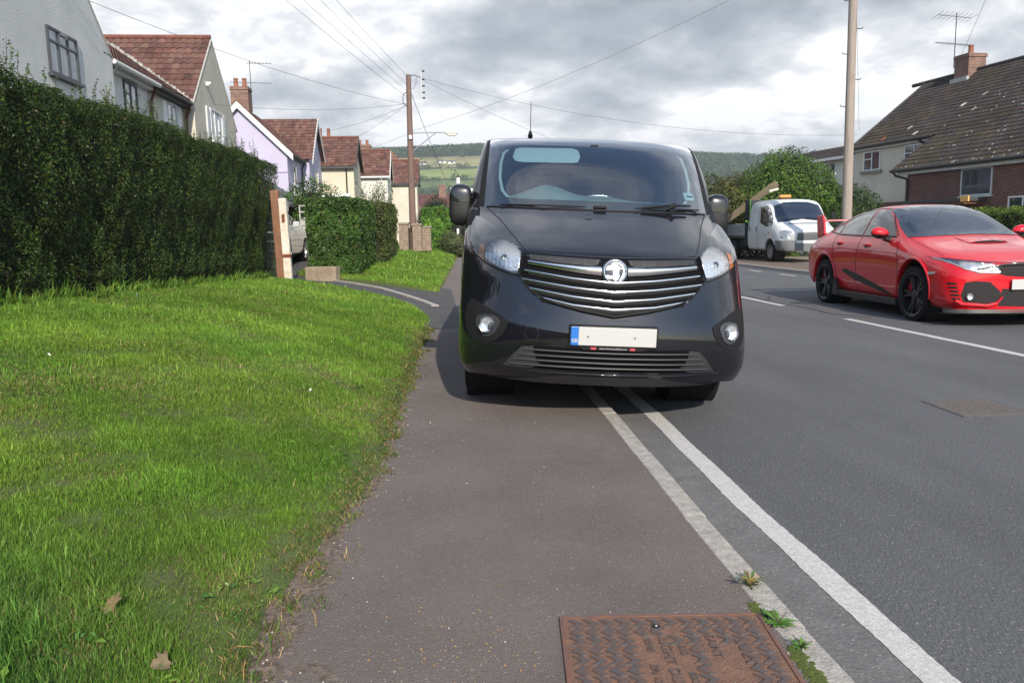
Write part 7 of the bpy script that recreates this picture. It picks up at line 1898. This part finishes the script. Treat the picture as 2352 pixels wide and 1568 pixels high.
wire(((-.97, 38, 7.30), (-15.5, 14.5, 9.9)), .85, .013, 'long wire swooping from the brown pole across the chimney to the top left corner')
wire(((-.97, 38, 7.28), (-10.6, 54, 8.1)), .55, .013, 'sagging wire from the brown pole to the lavender house chimney')
wire(((-.97, 38, 7.35), (-8.3, 31, 6.25)), .25, .011, 'thin wire from the brown pole to the cream house gable')
wire(((-.97, 37.9, 7.3), (-7.7, 53, 6.6)), .35, .011, 'short wire from the brown pole down towards the lavender eaves')
wire(((-.25, 38, 8.5), (22.0, 39.2, 5.9)), .80, .012, 'long sagging wire from the brown pole top across to the brick house')
wire(((-.25, 38, 8.45), (11.5, 46.5, 5.2)), .30, .012, 'wire from the brown pole top dropping behind the black van roof')
wire(((-.93, 38, 6.05), (14.6, 25.2, 10.9)), .55, .010, 'thin wire crossing the sky from the brown pole to the upper right')
wire(((-.93, 38, 6.0), (-9.5, 62, 7.2)), .4, .010, 'thin lower wire running from the lamp arm towards the distant houses')
wire(((-.80, 38, 7.9), (1.9, 58, 3.2)), .15, .020, 'steep thick stay wire slanting down right from the brown pole')
wire(((12.05, 22, 9.9), (21.7, 38.4, 6.0)), .15, .011, 'thin wire from the pale pole down to the brick house roof')
wire(((11.0, 13, 9.2), (25.8, 37.0, 9.0)), .35, .011, 'thin wire from the top edge to the brick house chimney')
wire(((-14, 16.5, 9.0), (-8.0, 30.2, 6.9)), .25, .009, 'thin wire across the grey gable above its window')

# ------------------------------------------------------------------ iron covers
M_iron = mat('rusty_iron', (.235, .125, .080), .85, c2=(.165, .092, .066), vscale=26, detail=9, bump=.7, bscale=160)
M_ironworn = mat('worn_iron', (.095, .085, .088), .55, metal=.2, c2=(.13, .085, .07), vscale=20, detail=8)
def iron_cover():
    t = thing('manhole_cover', 'large rusty iron cover with raised chevrons set in the near path', 'manhole cover', (.346, 2.206, .0815), R(-6))
    W, D = .613, .60
    mb = MB(); mb.box(0, W, -D, 0, -.03, .0035); mb.build('plate', M_iron, t, bevel=.003)
    mb = MB()
    for (a, b, c, d) in ((0, W, -.012, 0), (0, W, -D, -D + .012), (0, .012, -D + .0125, -.0125), (W - .012, W, -D + .0125, -.0125)): mb.box(a, b, c, d, .0036, .007)
    mb.build('rim', mat('rim_iron', (.12, .075, .07), .7, c2=(.20, .09, .055), vscale=18), t, bevel=.0015)
    poly = [(-.04, 1.0), (.40, 1.0), (1.02, .50), (.40, .0), (-.04, .0), (.52, .50)]
    mb = MB(); rows = 11; cols = 12; rh = (D - .05) / rows; cw = (W - .05) / cols
    for r in range(rows):
        for c in range(cols):
            if r >= 2 and c in (4, 5, 6) and not (r == 2 and c == 6): continue
            if r >= 2 and c == 8: continue
            if r >= 3 and c in (9,) or (r == 3 and c == 7 and False): continue
            if r == 1 and c == 6: continue
            x0 = .026 + c * cw; y0 = -.026 - (r + 1) * rh
            pp = [((p[0] if r % 2 == 0 else 1 - p[0]) * cw * .92, p[1] * rh * .93) for p in poly]
            if r % 2: pp = pp[::-1]
            k = len(mb.v); n = len(pp); cx = sum(p[0] for p in pp) / n; cy = sum(p[1] for p in pp) / n
            mb.v += [(x0 + p[0] - .0008, y0 + p[1] - .0008, .0036) for p in pp] + [(x0 + p[0], y0 + p[1], .0085) for p in pp]
            mb.f += [tuple(range(k + n, k + 2 * n))] + [(k + i, k + (i + 1) % n, k + n + (i + 1) % n, k + n + i) for i in range(n)]; mb.m += [0] * (n + 1)
    ch = mb.build('raised_chevrons', M_ironworn, t); ch['kind'] = 'stuff'
    rot = Matrix.Rotation(R(-90), 4, 'Z')
    for s, x, y, sz in (('8845', .245, -.175, .030), ('LIGHT', .290, -.205, .042), ('600', .335, -.205, .030), ('SAINT', .425, -.185, .036), ('DUCT', .505, -.215, .040), ('EN 124', .240, -.33, .030), ('DUTY', .290, -.36, .042), ('600', .335, -.34, .030)):
        text_mesh('cast_lettering', s, sz, M_ironworn, t, Matrix.Translation((x, y, .0036)) @ rot, .003, 1.15)
    mb = MB(); mb.cyl((.282, -.075, .0036), .019, .004, 6); mb.build('key_boss', M_iron, t)
    mb = MB(); mb.cyl((.282, -.075, .0077), .013, .0012, 20); mb.build('key_hole', M_dark, t)
    mb = MB(); mb.cyl((.283, -.076, .009), .0045, .003, 6, r2=.003); mb.build('lodged_stone', M_pebble, t)
iron_cover()
def road_cover():
    t = thing('manhole_cover', 'dark worn iron cover flush with the carriageway near the right edge', 'manhole cover', (3.66, 4.84, .002), R(-3))
    mb = MB(); mb.box(-.22, .22, -.22, .22, -.04, .003); mb.build('plate', mat('dark_iron', (.105, .095, .088), .8, c2=(.14, .115, .10), vscale=20), t, bevel=.002)
    mb = MB()
    for i in range(9):
        for j in range(9): x = -.17 + i * .0425; y = -.17 + j * .0425; mb.box(x - .012, x + .012, y - .005, y + .005, .0032, .0065, rz=R(45 if (i + j) % 2 else -45))
    c = mb.build('raised_studs', MATS['dark_iron'], t); c['kind'] = 'stuff'
    mb = MB()
    for a, b, c_, d in ((-.245, .245, .222, .245), (-.245, .245, -.245, -.222), (-.245, -.222, -.221, .221), (.222, .245, -.221, .221)): mb.box(a, b, c_, d, -.02, .0025)
    mb.build('frame', mat('patch_tarmac', (.115, .114, .118), .9, var=.3, vscale=30), t)
road_cover()

# ------------------------------------------------------------------ hills
def hill_h(x, y):
    r = 97 + 5 * np.sin(x / 190 + 1.0) + 3 * np.sin(x / 71) - .022 * (x - 100)
    t = np.clip((y - 330) / 690, 0, 1); t = t * t * (3 - 2 * t)
    return -2 + r * t + 5 * snoise(x, y, .006, 3) * t * (1 - t) * 4 - np.clip(y - 1150, 0, 900) * .05
def field_kind(x, y, z):
    """0 wood, 1 pale stubble, 2 bright meadow, 3 green pasture, 4 hedgerow"""
    s = snoise(x, y, .004, 9) * 6
    e1 = 75 + s; e2 = 74 + .05 * x + s; k = np.full(x.shape, 3)
    k = np.where(z > e1, 0, k); k = np.where((z <= e1) & (z > 60) & (x < 75), 1, k); k = np.where((z <= 60) & (z > 57), 4, k)
    k = np.where((z <= 57) & (z > 45) & (x < 90), 2, k); k = np.where((z <= 45) & (z > 42), 4, k)
    k = np.where((z <= 75) & (x >= 75) & (snoise(x, y, .012, 5) > -.2), 0, k); k = np.where((z < 36) & (snoise(x, y, .02, 6) > .1), 4, k)
    return k
def hills():
    xs = np.arange(-1600, 2001, 14.); ys = np.concatenate([np.arange(330, 1250, 9.), np.arange(1250, 2300, 60.)]); X, Y = np.meshgrid(xs, ys); Z = hill_h(X, Y)
    ny, nx = X.shape; i, j = np.meshgrid(np.arange(ny - 1), np.arange(nx - 1), indexing='ij'); a = (i * nx + j).ravel()
    F = np.stack([a, a + 1, a + nx + 1, a + nx], 1); cx = X.ravel()[a] + 7; cy = Y.ravel()[a] + 4; cz = Z.ravel()[a]
    k = field_kind(cx, cy, cz); pal = np.array([(.030, .055, .022), (.26, .235, .10), (.20, .24, .065), (.11, .16, .045), (.035, .065, .025)])
    c = pal[k] * np.exp(rng.normal(0, .07, (len(k), 1))) * (1 + .25 * snoise(cx, cy, .02, 2))[:, None]; c = np.concatenate([c, np.ones((len(k), 1))], 1)
    o = np_mesh('hills', np.stack([X.ravel(), Y.ravel(), Z.ravel()], 1), F, mat('hill_fields', (.1, .1, .1), .95, attr=True), c, smooth=True); o['kind'] = 'structure'
    n = 24000; x = np.concatenate([rng.uniform(-420, 900, n), rng.uniform(-120, 90, 4000)]); y = np.concatenate([rng.uniform(420, 1120, n), rng.uniform(500, 1000, 4000)]); z = hill_h(x, y); k = field_kind(x, y, z)
    q = (k == 0) | (k == 4) | (rng.random(len(x)) < .02); x, y, z, k = x[q], y[q], z[q], k[q]; n = len(x)
    R_ = rng.uniform(2.6, 5.2, n) * np.where(k == 4, .6, 1); m = 20
    d = unit(rng.normal(0, 1, (n * m, 3))); d[:, 2] = np.abs(d[:, 2]) * 1.0
    C0 = np.repeat(np.stack([x, y, z + R_ * .6], 1), m, 0); P = C0 + d * np.repeat(R_, m)[:, None] * rng.uniform(.7, 1.05, (n * m, 1))
    c = np.repeat(np.array([.040, .075, .028])[None] * np.exp(rng.normal(0, .32, (n, 1))), m, 0) * np.exp(rng.normal(0, .15, (n * m, 1)))
    w = leaves('woodland', P, d + [0, 0, .3], np.repeat(R_ * .38, m), c, mat('wood_leaf', (.04, .08, .03), .8, attr=True, spec=.1), None, .8, .6); tag(w, 'dark wooded ridge and hedgerows on the hills behind the houses', 'woodland', kind='stuff')
hills()
def cottage(x, y, s, lab):
    z = float(hill_h(np.array(x), np.array(y))); t = thing('cottage', lab, 'house', (x, y, z), R(10), 'cottages far off on the hillside')
    mb = MB(); mb.prism([(-3 * s, 0), (3 * s, 0), (3 * s, 3.2 * s), (0, 5.0 * s), (-3 * s, 3.2 * s)], 'x', -5 * s, 5 * s); mb.build('wall', M_white_r, t)
    for sg in (-1, 1): mb = MB(); mb.add([(-5.3 * s, sg * 3.4 * s, 3.0 * s), (5.3 * s, sg * 3.4 * s, 3.0 * s), (5.3 * s, 0, 5.15 * s), (-5.3 * s, 0, 5.15 * s)], [(0, 1, 2, 3)]); mb.build('roof', mat('slate', (.12, .11, .11), .8), t)
    mb = MB(); mb.box(-1, 1, -3.1 * s, -3.0 * s, 1, 2.2); mb.build('window', M_glassdark, t)
for x, y, lab in ((-8, 745, 'leftmost of the tiny pale cottages on the hillside'), (11, 752, 'middle one of the tiny pale cottages on the hillside'), (20, 742, 'rightmost of the tiny pale cottages on the hillside')): cottage(x, y, .75, lab)
# unseen hedge added behind the photographer to darken reflections in paintwork and glass
hedge('privet_hedge', 'added unseen continuation of the tall hedge beyond the near end of the lawn', -5.0, -3.52, -22, 4.95, lambda y: h1(-3.6, y) - .05, lambda y: 2.76 + 0 * y, [('right', 25), ('top', 8)], 16000, .11, (.040, .070, .014), 22.0)
# ------------------------------------------------------------------ air
def haze():
    mb = MB(); mb.box(-1500, 2300, -900, 2400, -60, 190)
    m = bpy.data.materials.new('haze'); m.use_nodes = True; N = m.node_tree.nodes
    for n in list(N):
        if n.type != 'OUTPUT_MATERIAL': N.remove(n)
    v = N.new('ShaderNodeVolumePrincipled'); v.inputs['Color'].default_value = (.86, .92, 1.0, 1); v.inputs['Density'].default_value = .00042; v.inputs['Anisotropy'].default_value = .2
    m.node_tree.links.new(v.outputs[0], [n for n in N if n.type == 'OUTPUT_MATERIAL'][0].inputs['Volume'])
    o = mb.build('haze', m); o['kind'] = 'stuff'; tag(o, 'faint blue haze over the distant hills', 'haze')
haze()
def road_seam(name, pts, w, m, lab=None):
    mb = MB(); P = resample([Vector((a, b, 0)) for a, b in pts], .12); k = 0
    for i, p in enumerate(P):
        d = (P[min(i + 1, len(P) - 1)] - P[max(i - 1, 0)]).normalized(); n = Vector((d.y, -d.x, 0)) * w * random.uniform(.3, .7); j = Vector((random.uniform(-1, 1), random.uniform(-1, 1), 0)) * .006
        mb.v += [tuple(p + n + j + Vector((0, 0, .0045))), tuple(p - n + j + Vector((0, 0, .0045)))]
    for i in range(len(P) - 1): mb.f.append((2 * i, 2 * i + 1, 2 * i + 3, 2 * i + 2)); mb.m.append(0)
    o = mb.build(name, m); o['kind'] = 'structure'
M_seam = mat('tar_seam', (.045, .045, .048), .8, var=.3, vscale=9)
road_seam('road_seam', [(5.85, 15.5), (5.7, 12.6), (5.72, 11.2), (5.66, 10.6), (5.95, 10.0)], .03, M_seam)
road_seam('road_seam', [(6.1, 13.6), (5.9, 13.2), (5.75, 12.9)], .04, M_seam)
